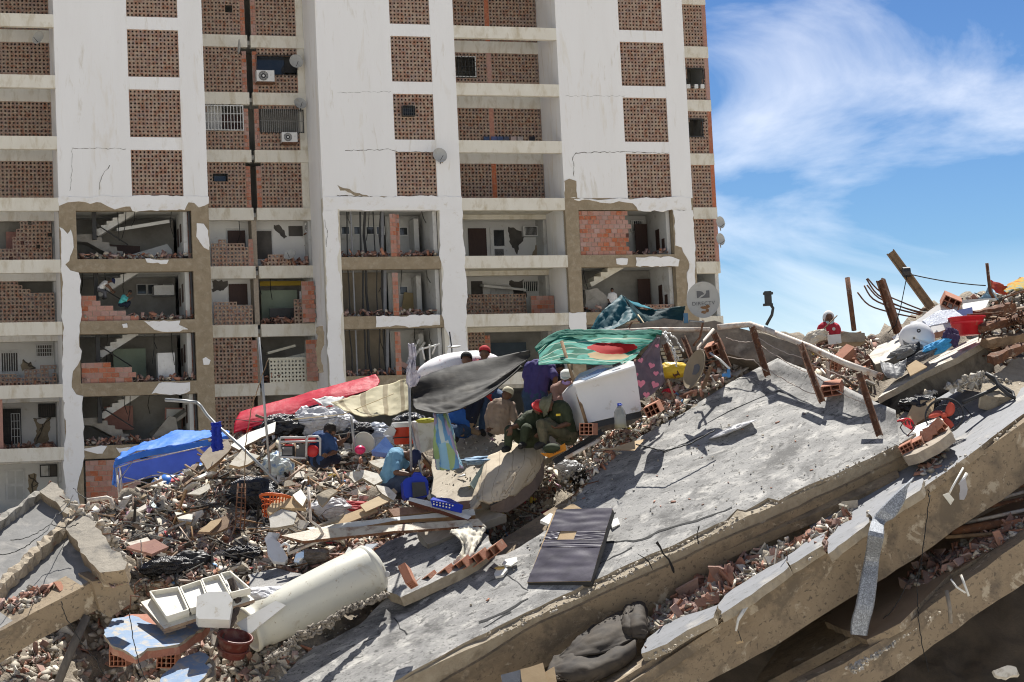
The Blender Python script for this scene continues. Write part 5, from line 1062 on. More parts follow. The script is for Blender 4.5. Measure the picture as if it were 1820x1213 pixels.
pw, PW = person('woman in red vest with white head scarf and pale mask standing on the skyline', 35.2, dict(head=(1473,567,0),neck=(1473,578,.02),sL=(1461,586,0),sR=(1486,587,0),eL=(1455,604,-.05),wL=(1458,600,-.25),fL=(1464,590,-.3),eR=(1493,604,-.05),wR=(1484,612,-.2),pel=(1472,625,.05),kL=(1468,660,0),aL=(1467,700,0),kR=(1478,660,0),aR=(1478,700,0)), face=(0,-1,-.05), shirt=col('red_vest',(.52,.035,.06)), pants=dnavy, shoes=shoe_d, hat=('hood', MATS['white_cloth']), mask=col('pale_blue_mask',(.5,.68,.7)), group='people among the rubble', seed=12, scale=1.12)
mb = MB()
for x, y in ((1465.5,586),(1482,585)): mb.lathe([(0,0),(.03,0),(.03,-.01)], 12, Matrix.Translation(at(x,y,35.02)) @ Matrix.Rotation(RD(90),4,'X'))
mb.build('vest_badge', MATS['white_cloth'], pw)
tube('walking_stick', [(1451,598,34.9),(1488,561,34.95)], .012, wood_r, None, 6, label='thin pale stick held by the woman in the red vest', cat='stick')
# two men in the torn building, one more figure further right
bd = (BO+BK*1.0).dot(ray(180,510))/ray(180,510).length_squared
def bdep(px,py,y): return BP(y).on(px,py).y
d1 = BP(.7).on(190,515); db = (M3.transposed() @ d1).y
person('man in white sleeveless shirt and cap bending over on the torn open floor', db, dict(head=(200,499,0),neck=(195,501,.1),sL=(187,502,.2),sR=(186,505,-.2),eR=(194,512,-.2),wR=(199,519,-.1),eL=(196,511,.3),wL=(202,518,.2),pel=(177,514,0),kL=(188,519,.2),aL=(184,530,.2),kR=(186,520,-.2),aR=(188,530,-.2)), face=(1,-.3,-.5), shirt=MATS['white_cloth'], sleeve='none', pants=col('grey_cloth',(.11,.11,.12)), shoes=shoe_d, hat=('cap', MATS['navy_cap']), scale=1.0, vox=.02, group='men on the torn building floor', seed=13)
person('man in turquoise shirt crouching on the torn open floor', db, dict(head=(231,520,0),neck=(227,525,.05),sL=(221,527,.2),sR=(220,531,-.2),eR=(226,535,-.25),wR=(233,531,-.2),eL=(228,532,.2),pel=(215,541,0),kL=(230,538,.2),aL=(226,546,.2),kR=(228,541,-.2),aR=(224,547,-.2)), face=(1,-.2,-.3), shirt=col('turquoise_shirt',(.1,.5,.48)), pants=dnavy, shoes=shoe_d, hair=True, scale=1.0, vox=.02, group='men on the torn building floor', seed=14)
d2 = (M3.transposed() @ BP(.9).on(1088,530)).y
person('person in pale shirt under the stairs of the right hand tower', d2, dict(head=(1088,516,0),neck=(1088,521,.05),sL=(1083,524,0),sR=(1094,524,0),eL=(1081,532,0),wL=(1084,538,-.1),eR=(1096,532,0),wR=(1092,538,-.1),pel=(1088,540,0),kL=(1082,545,-.3),kR=(1094,545,-.3),aL=(1082,556,-.2),aR=(1094,556,-.2)), shirt=MATS['white_cloth'], pants=dnavy, shoes=shoe_d, vox=.02, group='men on the torn building floor', seed=15)
# ================================================================ tarps, shelters
rusty = mat('rusty_steel', (.20,.085,.04), (.09,.05,.035), sc=9, rough=.85, bump=.5, bs=50, dirt=(.34,.27,.2), ds=12, dt=(.55,.7))
galv = mat('galvanised_steel', (.36,.37,.37), (.27,.28,.28), sc=12, rough=.45, metal=.5, bump=.1)
wpipe = mat('white_rusty_pipe', (.62,.58,.52), (.5,.42,.34), sc=10, rough=.55, bump=.2, dirt=(.32,.17,.09), ds=7, dt=(.5,.7))
timber = mat('timber', (.30,.20,.115), (.20,.13,.075), sc=4, bump=.4, dirt=(.12,.08,.05), ds=6)
pwhite = mat('white_plastic', (.72,.71,.67), (.66,.65,.6), sc=3, rough=.4, bump=.05, dirt=(.45,.38,.28), ds=4, dt=(.58,.8))
bagw = mat('white_bag_film', (.78,.78,.78), (.66,.66,.68), sc=5, rough=.35, bump=.5, bs=18, trans=.3)
bagk = mat('black_bag_film', (.018,.018,.02), (.012,.012,.013), sc=5, rough=.25, bump=.8, bs=22, spec=.6, bdist=.04)
wire = mat('black_cable', (.02,.02,.02), rough=.6, bump=0)
card = mat('cardboard', (.50,.37,.22), (.43,.31,.18), sc=4, bump=.2)
blue_t = mat('blue_canopy_fabric', (.09,.29,.80), (.07,.25,.72), sc=3, rough=.55, bump=.5, bs=9, trans=.35)
ct = empty('canopy_tent', H(330,860), 'blue pop-up canopy tent standing in front of the torn tower', 'tent')
D0 = 35.0
roofG = [[(215,806,D0+1.6),(300,772,D0+2.1),(372,766,D0+2.3),(408,768,D0+2.2)],[(212,812,D0+.8),(290,778,D0+1.2),(362,770,D0+1.4),(406,776,D0+1.4)],[(204,818,D0),(262,800,D0+.2),(340,787,D0+.5),(406,774,D0+.7)]]
cloth('canopy_roof', roofG, blue_t, 50, 26, .03, 7, (1,.2), .012, parent=ct, seed=1)
cloth('valance', [[(204,818,D0-.01),(262,800,D0+.19),(340,787,D0+.49),(406,774,D0+.69)],[(204,829,D0-.02),(262,812,D0+.18),(340,799,D0+.48),(406,786,D0+.68)]], blue_t, 50, 4, .02, 9, (1,0), .004, parent=ct, seed=2)
cloth('inner_valance', [[(212,826,D0+1.7),(300,806,D0+1.9),(360,795,D0+2.1),(404,786,D0+2.3)],[(212,860,D0+1.7),(290,846,D0+1.9),(360,833,D0+2.1),(404,826,D0+2.3)]], mat('pale_blue_fabric',(.17,.27,.66),(.14,.22,.56),sc=3,rough=.6,bump=.4,bs=9,trans=.4), 40, 6, .03, 6, (1,0), .006, parent=ct, seed=3)
tube('leg', [(207,832,D0),(214,898,D0-.3)], .022, wpipe, ct)
tube('leg', [(400,790,D0+.8),(402,850,D0+.7)], .02, wpipe, ct); tube('leg', [(214,830,D0+1.7),(218,905,D0+1.5)], .02, wpipe, ct)
for i,(a,b) in enumerate([((207,832,D0),(236,822,D0+.1)),((236,822,D0+.1),(404,785,D0+.7)),((220,864,D0+1.6),(270,845,D0+1.7)),((220,848,D0+1.6),(272,862,D0+1.7)),((270,845,D0+1.7),(330,843,D0+1.9)),((272,860,D0+1.7),(332,832,D0+1.9)),((330,832,D0+1.9),(392,826,D0+2)),((330,844,D0+1.9),(390,812,D0+2)),((207,860,D0+.3),(236,820,D0+1))]): tube('truss_bar', [a,b], .012, wpipe, ct, 6)
cloth('corner_flap', [[(204,822,D0),(212,818,D0+.4)],[(201,862,D0+.02),(208,866,D0+.4)]], blue_t, 8, 12, .02, 4, parent=ct)
# crumpled blue barrel
br = empty('blue_drum', H(320,875), 'crumpled blue plastic drum lying beside the canopy tent', 'drum')
mb = MB(); P = [at(*p) for p in ((287,872,33.6),(300,862,33.7),(318,858,33.8),(335,848,34),(352,842,34.1),(358,840,34.2))]; mb.tube(P, [.21,.2,.13,.12,.16,.17], 18); mb.build('drum_body', mat('blue_plastic',(.04,.16,.55),(.05,.2,.6),sc=2,rough=.3,bump=.3,bs=6,dirt=(.3,.33,.38),ds=4,dt=(.55,.75)), br, None, True)
mb = MB(); a = at(285,873,33.58); mb.tube([a, a+(P[1]-P[0]).normalized()*.03], .225, 20); mb.build('drum_rim', MATS['blue_plastic'], br, None, True)
tube('hoop', [(330,842,34),(338,833,34),(350,832,34.1),(360,840,34.2)], .012, wpipe, br)
# bent lamp post and ladder-like poles
lp = empty('bent_lamp_post', H(500,860), 'bent grey street lamp pole leaning over the blue canopy', 'lamp post')
tube('post', [(495,860,31.8),(430,795,32.4),(382,753,33),(368,738,33.1),(357,722,33.2),(350,716,33.2)], .026, galv, lp); tube('lamp_arm', [(350,716,33.2),(325,713,33.3),(294,711,33.4)], .03, galv, lp)
cloth('blue_rag', [[(374,752,32.9),(392,750,32.8)],[(378,775,32.9),(390,775,32.8)],[(377,804,32.9),(393,800,32.8)]], mat('deep_blue_cloth',(.015,.04,.42),(.01,.03,.3),rough=.6), 14, 24, .05, 5, (1,.1), .03, label='deep blue rag tied on the bent lamp pole', cat='cloth')
tube('metal_pole', [(460,600,31.3),(480,842,31.3)], .02, galv, None, label='tall thin metal pole beside the generator, cream tarp end behind', cat='pole')
rope('rope', [(476,640,31.2),(448,720,31.2),(436,790,31.2),(434,880,31.2)], .008, timber, None, wob=.008, label='twisted rope hanging left of the tall thin pole', cat='rope')
lt = empty('rebar_cage', H(440,920), 'rusty rebar column cage standing in the rubble below the rope', 'rebar cage')
for i,(x0,x1) in enumerate(((423,418),(430,427),(436,434))): tube('rebar', [(x0,860,31.0+.1*i),(x1+2,900,30.9+.1*i),(x1,942,30.8+.1*i)], .012, rusty, lt, 6)
for i in range(9): y = 866+i*9; tube('stirrup', [(421,y,31.0),(437,y+2,31.1)], .008, rusty, lt, 5)
# red gazebo
red_t = mat('red_canopy_fabric', (.68,.02,.06), (.60,.015,.05), sc=3, rough=.5, bump=.4, bs=8, trans=.4)
rt = empty('collapsed_gazebo', H(520,770), 'collapsed red fabric gazebo sloping down to the left', 'tent')
Dg = 35.2
cloth('gazebo_roof', [[(427,732,Dg),(520,706,Dg+.2),(600,684,Dg+.3),(668,666,Dg+.4)],[(418,750,Dg-.3),(515,722,Dg-.1),(598,697,Dg),(675,678,Dg+.2)],[(415,770,Dg-.5),(510,740,Dg-.3),(595,712,Dg-.2),(668,690,Dg)]], red_t, 50, 18, .012, 6, (1,.2), .005, parent=rt, seed=5)
cloth('gazebo_side', [[(417,768,Dg-.3),(480,752,Dg),(560,728,Dg+.2),(620,706,Dg+.3)],[(430,772,Dg+.2),(500,760,Dg+.4),(560,735,Dg+.5),(610,716,Dg+.5)]], mat('red_side_fabric',(.62,.06,.10),(.55,.05,.09),rough=.5,trans=.45), 30, 10, .05, 5, (1,.2), .02, parent=rt, seed=6)
for a,b in (((430,766,Dg),(560,737,Dg+.1)),((470,752,Dg),(556,722,Dg)),((540,720,Dg),(548,742,Dg)),((432,750,Dg),(436,768,Dg))): tube('gazebo_bar', [a,b], .014, drk, rt, 6)
cloth('hanging_dark_cloth', [[(545,724,34.8),(566,718,34.8)],[(548,750,34.8),(570,745,34.8)],[(556,760,34.8),(562,752,34.8)]], dnavy, 10, 14, .05, 4, label='dark cloth hanging from the red gazebo frame', cat='cloth')
# cream tarp with bands
def striped(name, a, b, sc, rot=0, wd=.2, trans=.4):
    if name in MATS: return MATS[name]
    m = mat(name, a, tuple(x*.92 for x in a), sc=2, rough=.7, bump=.2, trans=trans); t = m.node_tree; N = t.nodes; L = t.links
    uv = N.new('ShaderNodeUVMap'); wv = N.new('ShaderNodeTexWave'); wv.inputs['Scale'].default_value = sc; wv.inputs['Distortion'].default_value = 1.2; wv.inputs['Detail'].default_value = 3
    cr = N.new('ShaderNodeValToRGB'); cr.color_ramp.elements[0].position = 1-wd; cr.color_ramp.elements[1].position = 1-wd+.05; L.new(uv.outputs[0], wv.inputs[0]); L.new(wv.outputs[0], cr.inputs[0])
    mx_ = N.new('ShaderNodeMixRGB'); mx_.inputs['Color2'].default_value = (*b,1); L.new(cr.outputs[0], mx_.inputs[0])
    p = N['Principled BSDF']; src = p.inputs['Base Color'].links[0].from_socket; L.new(src, mx_.inputs['Color1'])
    for l in list(src.links):
        if l.to_node != mx_: ts = l.to_socket; L.new(mx_.outputs[0], ts)
    return m
cream_t = striped('cream_tarp_fabric', (.72,.66,.46), (.42,.35,.22), 1.25, wd=.17)
cloth('cream_tarp', [[(588,716,31.6),(640,700,31.8),(690,682,32),(722,674,32)],[(600,722,31.5),(640,722,31.5),(690,716,31.6),(726,696,31.8)],[(612,730,31.2),(652,740,31.2),(690,738,31.3),(726,728,31.5)]], cream_t, 44, 20, .025, 5, (1,.1), .008, seed=7, label='cream cotton sheet with brown bands strung between poles', cat='tarp')
cloth('white_awning_corner', [[(555,708,32),(612,706,31.9)],[(575,722,31.8),(600,722,31.7)]], MATS['white_cloth'], 14, 8, .02, 3, label='white cloth corner sticking out left of the cream sheet', cat='cloth')
rope('clothes_line', [(520,746,31.6),(610,737,31.4),(700,700,31.4)], .008, col('cream_rope',(.6,.5,.32)), None, wob=.002, label='pale rope strung under the cream sheet', cat='rope')
black_t = mat('black_tarp_film', (.022,.021,.02), (.034,.032,.03), sc=2, rough=.62, bump=.12, bs=5, spec=.12, stretch=(1,1,3), bdist=.03, dirt=(.10,.09,.075), ds=2.5, dt=(.5,.8))
cloth('black_tarp', [[(733,675,32.2),(790,657,32.4),(870,640,32.5),(942,622,32.6)],[(733,695,32.1),(790,690,31.9),(870,672,32.0),(942,636,32.5)],[(734,718,31.8),(790,716,31.6),(862,692,31.8),(925,655,32.4)],[(738,728,31.5),(792,737,31.4),(858,712,31.6),(925,657,32.4)]], black_t, 60, 30, .06, 3.2, (.25,1), .006, seed=8, label='glossy black plastic tarp hung in front of standing people', cat='tarp')
tube('metal_pole', [(727,670,31.3),(731,838,31.3)], .02, galv, None, label='upright grey pole behind the squatting man, white shirt on top', cat='pole')
tube('metal_pole', [(727,745,31.6),(752,855,31.5)], .02, galv, None, label='leaning grey pole just right of the squatting man', cat='pole')
tube('metal_pole', [(624,740,32),(631,806,32)], .024, galv, None, label='short grey post beside the pink bucket', cat='pole')
cloth('white_shirt_flag', [[(725,612,31.2),(736,611,31.2)],[(726,640,31.25),(741,632,31.2)],[(724,655,31.15),(737,658,31.2)],[(722,680,31.2),(748,668,31.2)],[(728,690,31.2),(740,686,31.2)]], mat('pale_lilac_cloth',(.66,.64,.70),(.55,.53,.6),rough=.7,trans=.2), 16, 34, .06, 4, (1,.3), .03, label='pale shirt knotted on top of the upright pole', cat='cloth')
mt = empty('antenna_mast', at(832,640,36), 'flat dish aerial on a thin curved mast in front of the white column', 'satellite dish')
tube('mast', [(804,650,36),(803,620,36),(799,590,36)], .014, drk, mt, 6); mb = MB(); mb.lathe([(0,-.03),(.09,-.02),(.125,.0),(.13,.006),(0,-.01)], 20, Matrix.Translation(at(807,616,35.9)) @ Matrix.Rotation(RD(10),4,'X')); mb.build('dish', galv, mt, None, True)
dish2 = empty('thin_antenna', at(765,640,36), 'white antenna stand in front of the torn shaft rooms', 'antenna')
for a,b in (((765,650,36),(763,612,36)),((745,622,36),(782,612,36)),((750,618,36),(755,640,36)),((776,612,36),(768,630,36))): tube('rod', [a,b], .016, pwhite, dish2, 6)
# green printed cloth
def printed(name, base, c2, bg2, sc=3.2):
    m = mat(name, base, tuple(x*.9 for x in base), sc=2, rough=.75, bump=.2, trans=.45); t = m.node_tree; N = t.nodes; L = t.links
    uv = N.new('ShaderNodeUVMap'); p = N['Principled BSDF']; src = p.inputs['Base Color'].links[0].from_socket
    nz = N.new('ShaderNodeTexNoise'); nz.inputs['Scale'].default_value = sc; nz.inputs['Distortion'].default_value = 2.5; nz.inputs['Detail'].default_value = 1; L.new(uv.outputs[0], nz.inputs['Vector'])
    c1 = N.new('ShaderNodeValToRGB'); c1.color_ramp.elements[0].position = .43; c1.color_ramp.elements[1].position = .47; L.new(nz.outputs[0], c1.inputs[0])
    sp = N.new('ShaderNodeSeparateXYZ'); L.new(uv.outputs[0], sp.inputs[0])
    ms = N.new('ShaderNodeMapRange'); ms.inputs['From Min'].default_value = .93; ms.inputs['From Max'].default_value = .84; L.new(sp.outputs['Y'], ms.inputs['Value'])
    ml = N.new('ShaderNodeMath'); ml.operation = 'MULTIPLY'; L.new(c1.outputs[0], ml.inputs[0]); L.new(ms.outputs[0], ml.inputs[1])
    m1 = N.new('ShaderNodeMixRGB'); L.new(ml.outputs[0], m1.inputs[0]); L.new(src, m1.inputs['Color1']); m1.inputs['Color2'].default_value = (*bg2,1)
    mw = N.new('ShaderNodeTexWave'); mw.inputs['Scale'].default_value = 1.6; mw.inputs['Distortion'].default_value = 9; mw.inputs['Detail'].default_value = 1; mw.wave_type = 'RINGS'; L.new(uv.outputs[0], mw.inputs[0])
    c3 = N.new('ShaderNodeValToRGB'); c3.color_ramp.elements[0].position = .965; c3.color_ramp.elements[1].position = .985; L.new(mw.outputs[0], c3.inputs[0])
    m2 = N.new('ShaderNodeMixRGB'); ml2 = N.new('ShaderNodeMath'); ml2.operation = 'MULTIPLY'; L.new(c3.outputs[0], ml2.inputs[0]); L.new(ms.outputs[0], ml2.inputs[1]); L.new(ml2.outputs[0], m2.inputs[0]); L.new(m1.outputs[0], m2.inputs['Color1']); m2.inputs['Color2'].default_value = (.62,.72,.6,1)
    # plain abstract red and sand blot where the cloth's print shows those colours
    def blot(cx, cy, rx, ry, colr, prev, d=.25):
        a = N.new('ShaderNodeVectorMath'); a.operation = 'SUBTRACT'; a.inputs[1].default_value = (cx,cy,0); L.new(uv.outputs[0], a.inputs[0]); b = N.new('ShaderNodeVectorMath'); b.operation = 'MULTIPLY'; b.inputs[1].default_value = (1/rx,1/ry,0); L.new(a.outputs[0], b.inputs[0])
        l = N.new('ShaderNodeVectorMath'); l.operation = 'LENGTH'; L.new(b.outputs[0], l.inputs[0]); q = N.new('ShaderNodeTexNoise'); q.inputs['Scale'].default_value = 5; L.new(uv.outputs[0], q.inputs['Vector'])
        ss = N.new('ShaderNodeMath'); ss.operation = 'ADD'; L.new(l.outputs['Value'], ss.inputs[0]); L.new(q.outputs[0], ss.inputs[1]); r = N.new('ShaderNodeMath'); r.operation = 'LESS_THAN'; r.inputs[1].default_value = 1.4; L.new(ss.outputs[0], r.inputs[0])
        mm = N.new('ShaderNodeMixRGB'); L.new(r.outputs[0], mm.inputs[0]); L.new(prev, mm.inputs['Color1']); mm.inputs['Color2'].default_value = (*colr,1); return mm.outputs[0]
    fin = blot(.62,.30,.24,.12,(.66,.5,.3),m2.outputs[0]); fin = blot(.66,.5,.22,.15,(.55,.03,.03),fin)
    L.new(fin, p.inputs['Base Color'])
    for n in N:
        if n.type == 'BSDF_TRANSLUCENT': L.new(fin, n.inputs[0])
    return m
gm = printed('green_printed_cloth', (.02,.20,.13), None, (.13,.47,.38))
cloth('green_printed_tarp', [[(952,618,32.4),(990,594,32.6),(1060,590,32.8),(1115,594,32.9),(1170,590,33)],[(958,632,32.1),(992,610,32.3),(1060,606,32.5),(1112,608,32.6),(1160,606,32.8)],[(957,642,31.8),(1000,630,32.0),(1056,630,32.1),(1105,632,32.3),(1140,622,32.6)],[(957,650,31.6),(1002,646,31.7),(1055,648,31.8),(1105,648,32),(1130,634,32.3)]], gm, 56, 30, .03, 4, (.6,.8), .006, seed=11, label='green beach cloth printed with red and white swirls stretched as a sunshade', cat='tarp')
cloth('green_rolled_edge', [[(950,616,32.2),(990,590,32.5),(1060,586,32.6),(1115,589,32.7),(1178,586,32.9)],[(953,624,32.1),(996,600,32.4),(1060,594,32.5),(1115,596,32.6),(1176,594,32.8)]], mat('plain_green_cloth',(.02,.15,.11),(.015,.12,.085),rough=.8), 40, 6, .03, 7, (1,0), .012, parent=bpy.data.objects['green_printed_tarp'], seed=12)
tube('timber_prop', [(998,607,32.0),(1042,752,31.4)], .028, timber, None, 5, label='leaning timber prop in front of the white freezer', cat='timber prop')
heart = col('grey_mauve_cloth', (.20,.16,.18), (.15,.12,.14)); hp_ = empty('heart_blanket', at(1155,660,32.6), 'grey blanket with pink hearts hanging beside the white freezer', 'blanket')
hG = [[(1168,602,32.9),(1170,600,33)],[(1140,635,32.6),(1170,630,33)],[(1122,652,32.4),(1178,665,32.8)],[(1128,690,32.3),(1180,682,32.7)],[(1133,712,32.2),(1158,702,32.5)]]
cloth('blanket_cloth', hG, heart, 24, 34, .05, 4, (1,.3), .012, parent=hp_, seed=13)
pink = col('pink_print',(.70,.24,.33))
def heart_at(px, py, d, s, rot=0):
    mb = MB(); V = []; n = 22
    for i in range(n):
        t = 2*math.pi*i/n; x = 16*math.sin(t)**3/16; y = (13*math.cos(t)-5*math.cos(2*t)-2*math.cos(3*t)-math.cos(4*t))/16; c_, s_ = math.cos(rot), math.sin(rot); V.append(at(px+(x*c_-y*s_)*s, py-(x*s_+y*c_)*s, d))
    mb.add(V+[v+Vector((0,.01,0)) for v in V], [tuple(range(n))]+[(i,(i+1)%n,(i+1)%n+n,i+n) for i in range(n)]); mb.build('printed_heart', pink, hp_)
for q in ((1139,682,32.12,8,0),(1139,641,32.38,5,.4),(1158,650,32.5,6,-.3),(1149,702,32.08,6,0),(1130,667,32.25,5,.2),(1164,684,32.36,7,-.4),(1168,615,32.76,4,.3),(1166,664,32.5,5,0)): heart_at(*q)
teal = mat('teal_tarp_fabric', (.012,.10,.13), (.01,.08,.105), sc=3, rough=.6, bump=.3, bs=10, trans=.15)
tl = empty('teal_tarp', at(1120,570,35), 'dark teal tarp pitched like a tent over the top of the heap', 'tarp')
cloth('tarp_cloth', [[(1050,588,35),(1078,548,35.2),(1104,526,35.5)],[(1062,592,34.8),(1095,566,35),(1118,545,35.3)],[(1074,592,34.6),(1110,580,34.8),(1134,560,35.2)]], teal, 26, 20, .05, 4, (.6,.6), .015, parent=tl, seed=14)
cloth('tarp_cloth', [[(1104,527,35.5),(1150,550,35.8),(1218,544,36)],[(1118,545,35.4),(1155,566,35.6),(1216,558,36)],[(1134,560,35.2),(1150,590,35.4),(1214,592,35.6)]], mat('teal_fabric_shaded',(.006,.045,.055),(.005,.035,.045),rough=.7,trans=.1), 30, 18, .06, 4, (.7,.4), .015, parent=tl, seed=15)  # same tarp, its shaded side put into a darker colour
cloth('tarp_cloth', [[(1118,540,35.6),(1160,552,35.8),(1190,556,35.9)],[(1104,528,35.6),(1145,545,35.9),(1180,554,36)]], mat('teal_fabric_lit',(.03,.2,.26),(.025,.17,.22)), 16, 6, .03, 3, parent=tl, seed=16)  # same tarp, its lit ridge put into a paler colour
rope('guy_rope', [(1134,560,35.2),(1152,585,34.6)], .012, col('cream_rope',(.6,.5,.32)), tl, n=4); tube('timber_lath', [(1128,590,34.4),(1152,574,34.4)], .03, timber, tl, 5)
# floral bundle
fl = mat('floral_white_cloth', (.74,.72,.72), (.68,.66,.67), sc=3, rough=.7, bump=.2, dirt=(.40,.22,.22), ds=7, dt=(.62,.66))
blob('floral_quilt', at(812,652,34.3), (.74,.5,.26), fl, .1, 1.6, 3, 4, R=Matrix.Rotation(RD(-8),3,'Y'), label='white quilt with sparse dark flowers bulging above the black tarp', cat='quilt')
# ================================================================ metal posts and railing
rl = empty('bent_railing', S1.on(1440,700), 'bent rusty pipe railing with old steel posts along the roof edge', 'railing')
tube('top_rail', [(1275,582,33.4),(1305,579,33.4),(1334,577,33.2),(1360,586,32.8),(1440,617,31.9),(1500,645,31.2),(1562,668,30.8)], .05, wpipe, rl, 12)
mb = MB(); mb.tube([at(1561,667.5,30.78), at(1568,670,30.74)], .055, 12); mb.build('rail_end', rusty, rl)
tube('top_rail', [(1075,590,33.9),(1160,586,33.8),(1262,586,33.6)], .038, wpipe, rl, 10)
def post(name, a, b, w_, parent, m=rusty, tw=.3, **k):
    A, Bq = at(*a), at(*b); e = (Bq-A).normalized(); s = e.cross(Vector((tw,1,0))).normalized(); u = s.cross(e); L_ = (Bq-A).length; mb = MB(); R = Matrix((s,u,e)).transposed()
    for q in (-1,1): mb.box((A+Bq)/2+s*q*w_*.42, (w_*.16, w_*.8, L_), R)
    mb.box((A+Bq)/2, (w_*.7, w_*.18, L_), R); o = mb.build(name, m, parent, **k); return o
for a,b in (((1270,594,33.0),(1294,652,32.6)),((1337,582,33.0),(1364,668,32.5)),((1423,612,31.9),(1461,714,31.0)),((1527,664,30.6),(1563,774,29.9))): post('post', a, b, .10, rl)
post('post', (1182,612,33.4), (1203,668,33.0), .10, rl); post('post', (1215,600,33.6),(1236,655,33.0), .09, rl)
for i,p in enumerate([[(1345,598,32.9),(1420,634,32),(1530,676,30.9)],[(1350,612,32.9),(1450,668,31.6),(1540,718,30.6)],[(1290,600,33.2),(1345,605,32.9)],[(1240,618,33.2),(1340,640,32.6),(1370,660,32.5),(1460,704,31.2)]]): rope('dangling_wire', p, .008, col('pale_wire',(.5,.42,.36)), rl, sag=.05, wob=.01, seed=i)
tube('steel_post', [(1506,494,33.6),(1518,588,33.4)], .045, rusty, None, 6, label='upright rusty steel post against the sky right of the woman', cat='post')
post('steel_post', (1565,498,33.2), (1597,592,32.8), .13, None, tw=.8, label='charred leaning post crossed by bent rebars', cat='post')
post('timber_post', (1583,449,33.2), (1655,547,32.8), .15, None, timber, label='long tilted brown timber against the sky tied with wire', cat='timber')
mb = MB(); a = at(1611,486,32.95); mb.tube([a-Vector((.06,0,-.02)),a+Vector((.06,0,.02))], .085, 8); mb.build('wire_binding', drk, bpy.data.objects['timber_post'])
rb = empty('bent_rebars', at(1600,560,33.4), 'sheaf of long rusty rebars curving up left against the sky', 'rebar')
for p in ([(1524,520,33.5),(1545,543,33.4),(1585,556,33.3),(1628,565,33.2)],[(1540,496,33.6),(1560,524,33.5),(1600,545,33.3),(1640,556,33.1)],[(1542,495,33.6),(1566,520,33.5),(1605,538,33.3),(1640,552,33.1)],[(1536,508,33.6),(1552,532,33.5),(1590,548,33.3),(1636,560,33.1)],[(1541,507,33.6),(1562,530,33.5),(1600,545,33.4),(1638,558,33.1)],[(1629,523,33.3),(1640,535,33.2),(1652,548,33.1)]): 
    Q = [at(*q) for q in p]; mb = MB(); R_ = []
    for i in range(13):
        t = i/12*(len(Q)-1); j = min(int(t), len(Q)-2); f = t-j; p0,p1_,p2_,p3_ = Q[max(j-1,0)],Q[j],Q[j+1],Q[min(j+2,len(Q)-1)]; R_.append(.5*((2*p1_)+(p2_-p0)*f+(2*p0-5*p1_+4*p2_-p3_)*f*f+(3*p1_-p0-3*p2_+p3_)*f**3))
    mb.tube(R_, .014, 6); mb.build('rebar', rusty, rb, None, True)
rope('steel_cable', [(1614,487,32.9),(1752,508,32.9)], .01, wire, None, sag=.03, label='taut dark cable from the tilted timber to the far right mast', cat='cable')
rope('steel_cable', [(1612,490,32.9),(1601,545,32.8),(1592,578,32.8),(1578,592,32.8)], .008, wire, None, label='thin wire dropping from the tilted timber to the heap', cat='cable')
ml = empty('hoist_mast', at(1760,560,34), 'far right weathered pole with coloured beach umbrellas behind', 'mast'); tube('pole', [(1754,468,34),(1760,520,34),(1772,540,33.9)], .03, rusty, ml)
cloth('beach_umbrella', [[(1762,497,34.2),(1785,508,34.5),(1800,512,34.8)],[(1756,505,34),(1770,520,34.2),(1790,525,34.6)]], mat('orange_red_fabric',(.5,.12,.04),(.42,.03,.05),sc=6,trans=.3), 14, 8, .02, 4, label='orange red umbrella cloth beside the far right pole', cat='umbrella')
cloth('beach_umbrella', [[(1758,502,34.4),(1752,520,34.4),(1740,531,34.4)],[(1760,506,34.4),(1768,524,34.4),(1775,533,34.4)]], mat('pale_blue_cloth',(.3,.48,.62),(.4,.5,.55),trans=.4), 14, 8, .02, 4, label='pale blue net cloth hanging left of the far right pole', cat='cloth')
cloth('beach_umbrella', [[(1780,514,34.5),(1802,500,35),(1835,488,35.4)],[(1786,518,34.2),(1805,512,34.4),(1835,508,34.6)],[(1788,520,34.1),(1806,516,34.3),(1835,514,34.5)]], mat('umbrella_multicolour',(.62,.10,.05),(.05,.35,.6),a2=(.7,.5,.08),sc=5,trans=.4), 20, 10, .01, 4, label='multicoloured beach umbrella edge at the far right', cat='umbrella')
ah = empty('antenna_bracket', at(1366,560,33), 'black curved aerial bracket standing against the sky', 'antenna bracket')
tube('arm', [(1362,578,33),(1372,560,33),(1374,548,33),(1367,538,33)], .025, drk, ah); mb = MB()
for (x,y,w_,h_) in ((1365,529,12,22),(1365,522,17,4),(1365,542,17,4)): mb.box(at(x,y,33), (w_*.0094,.08,h_*.0094))
mb.build('bracket_head', drk, ah)
# dishes
dm_ = mat('dish_grey', (.42,.42,.40), (.37,.37,.35), sc=3, rough=.6, bump=.1, dirt=(.34,.32,.28), ds=4, dt=(.56,.7)); dpr = col('dish_print', (.14,.14,.145))
def dish(px, py, d, r, nrm, label, sx=1, logo=False, m=None, cat='satellite dish', arm=None, name='satellite_dish', roll=0, flat=.14, group=None):
    c = at(px,py,d) if not isinstance(px, Vector) else px; t = empty(name, c, label, cat, group); n = Vector(nrm).normalized(); x = Vector((0,0,1)).cross(n).normalized(); y = n.cross(x)
    mw = Matrix((x,y,n)).transposed().to_4x4(); mw.translation = c; mw = mw @ Matrix.Rotation(RD(roll),4,'Z'); mb = MB(); pr = [(r*i/8, flat*r*(i/8)**2*1.6) for i in range(9)]
    mb.lathe(pr+[(r*1.02,pr[-1][1]+.004),(r*1.01,pr[-1][1]-.015)]+[(a,b-.014) for a,b in pr[::-1]], 40, mw, sx=sx, sy=1.0); mb.build('reflector', m or dm_, t, None, True); return t, mw, r
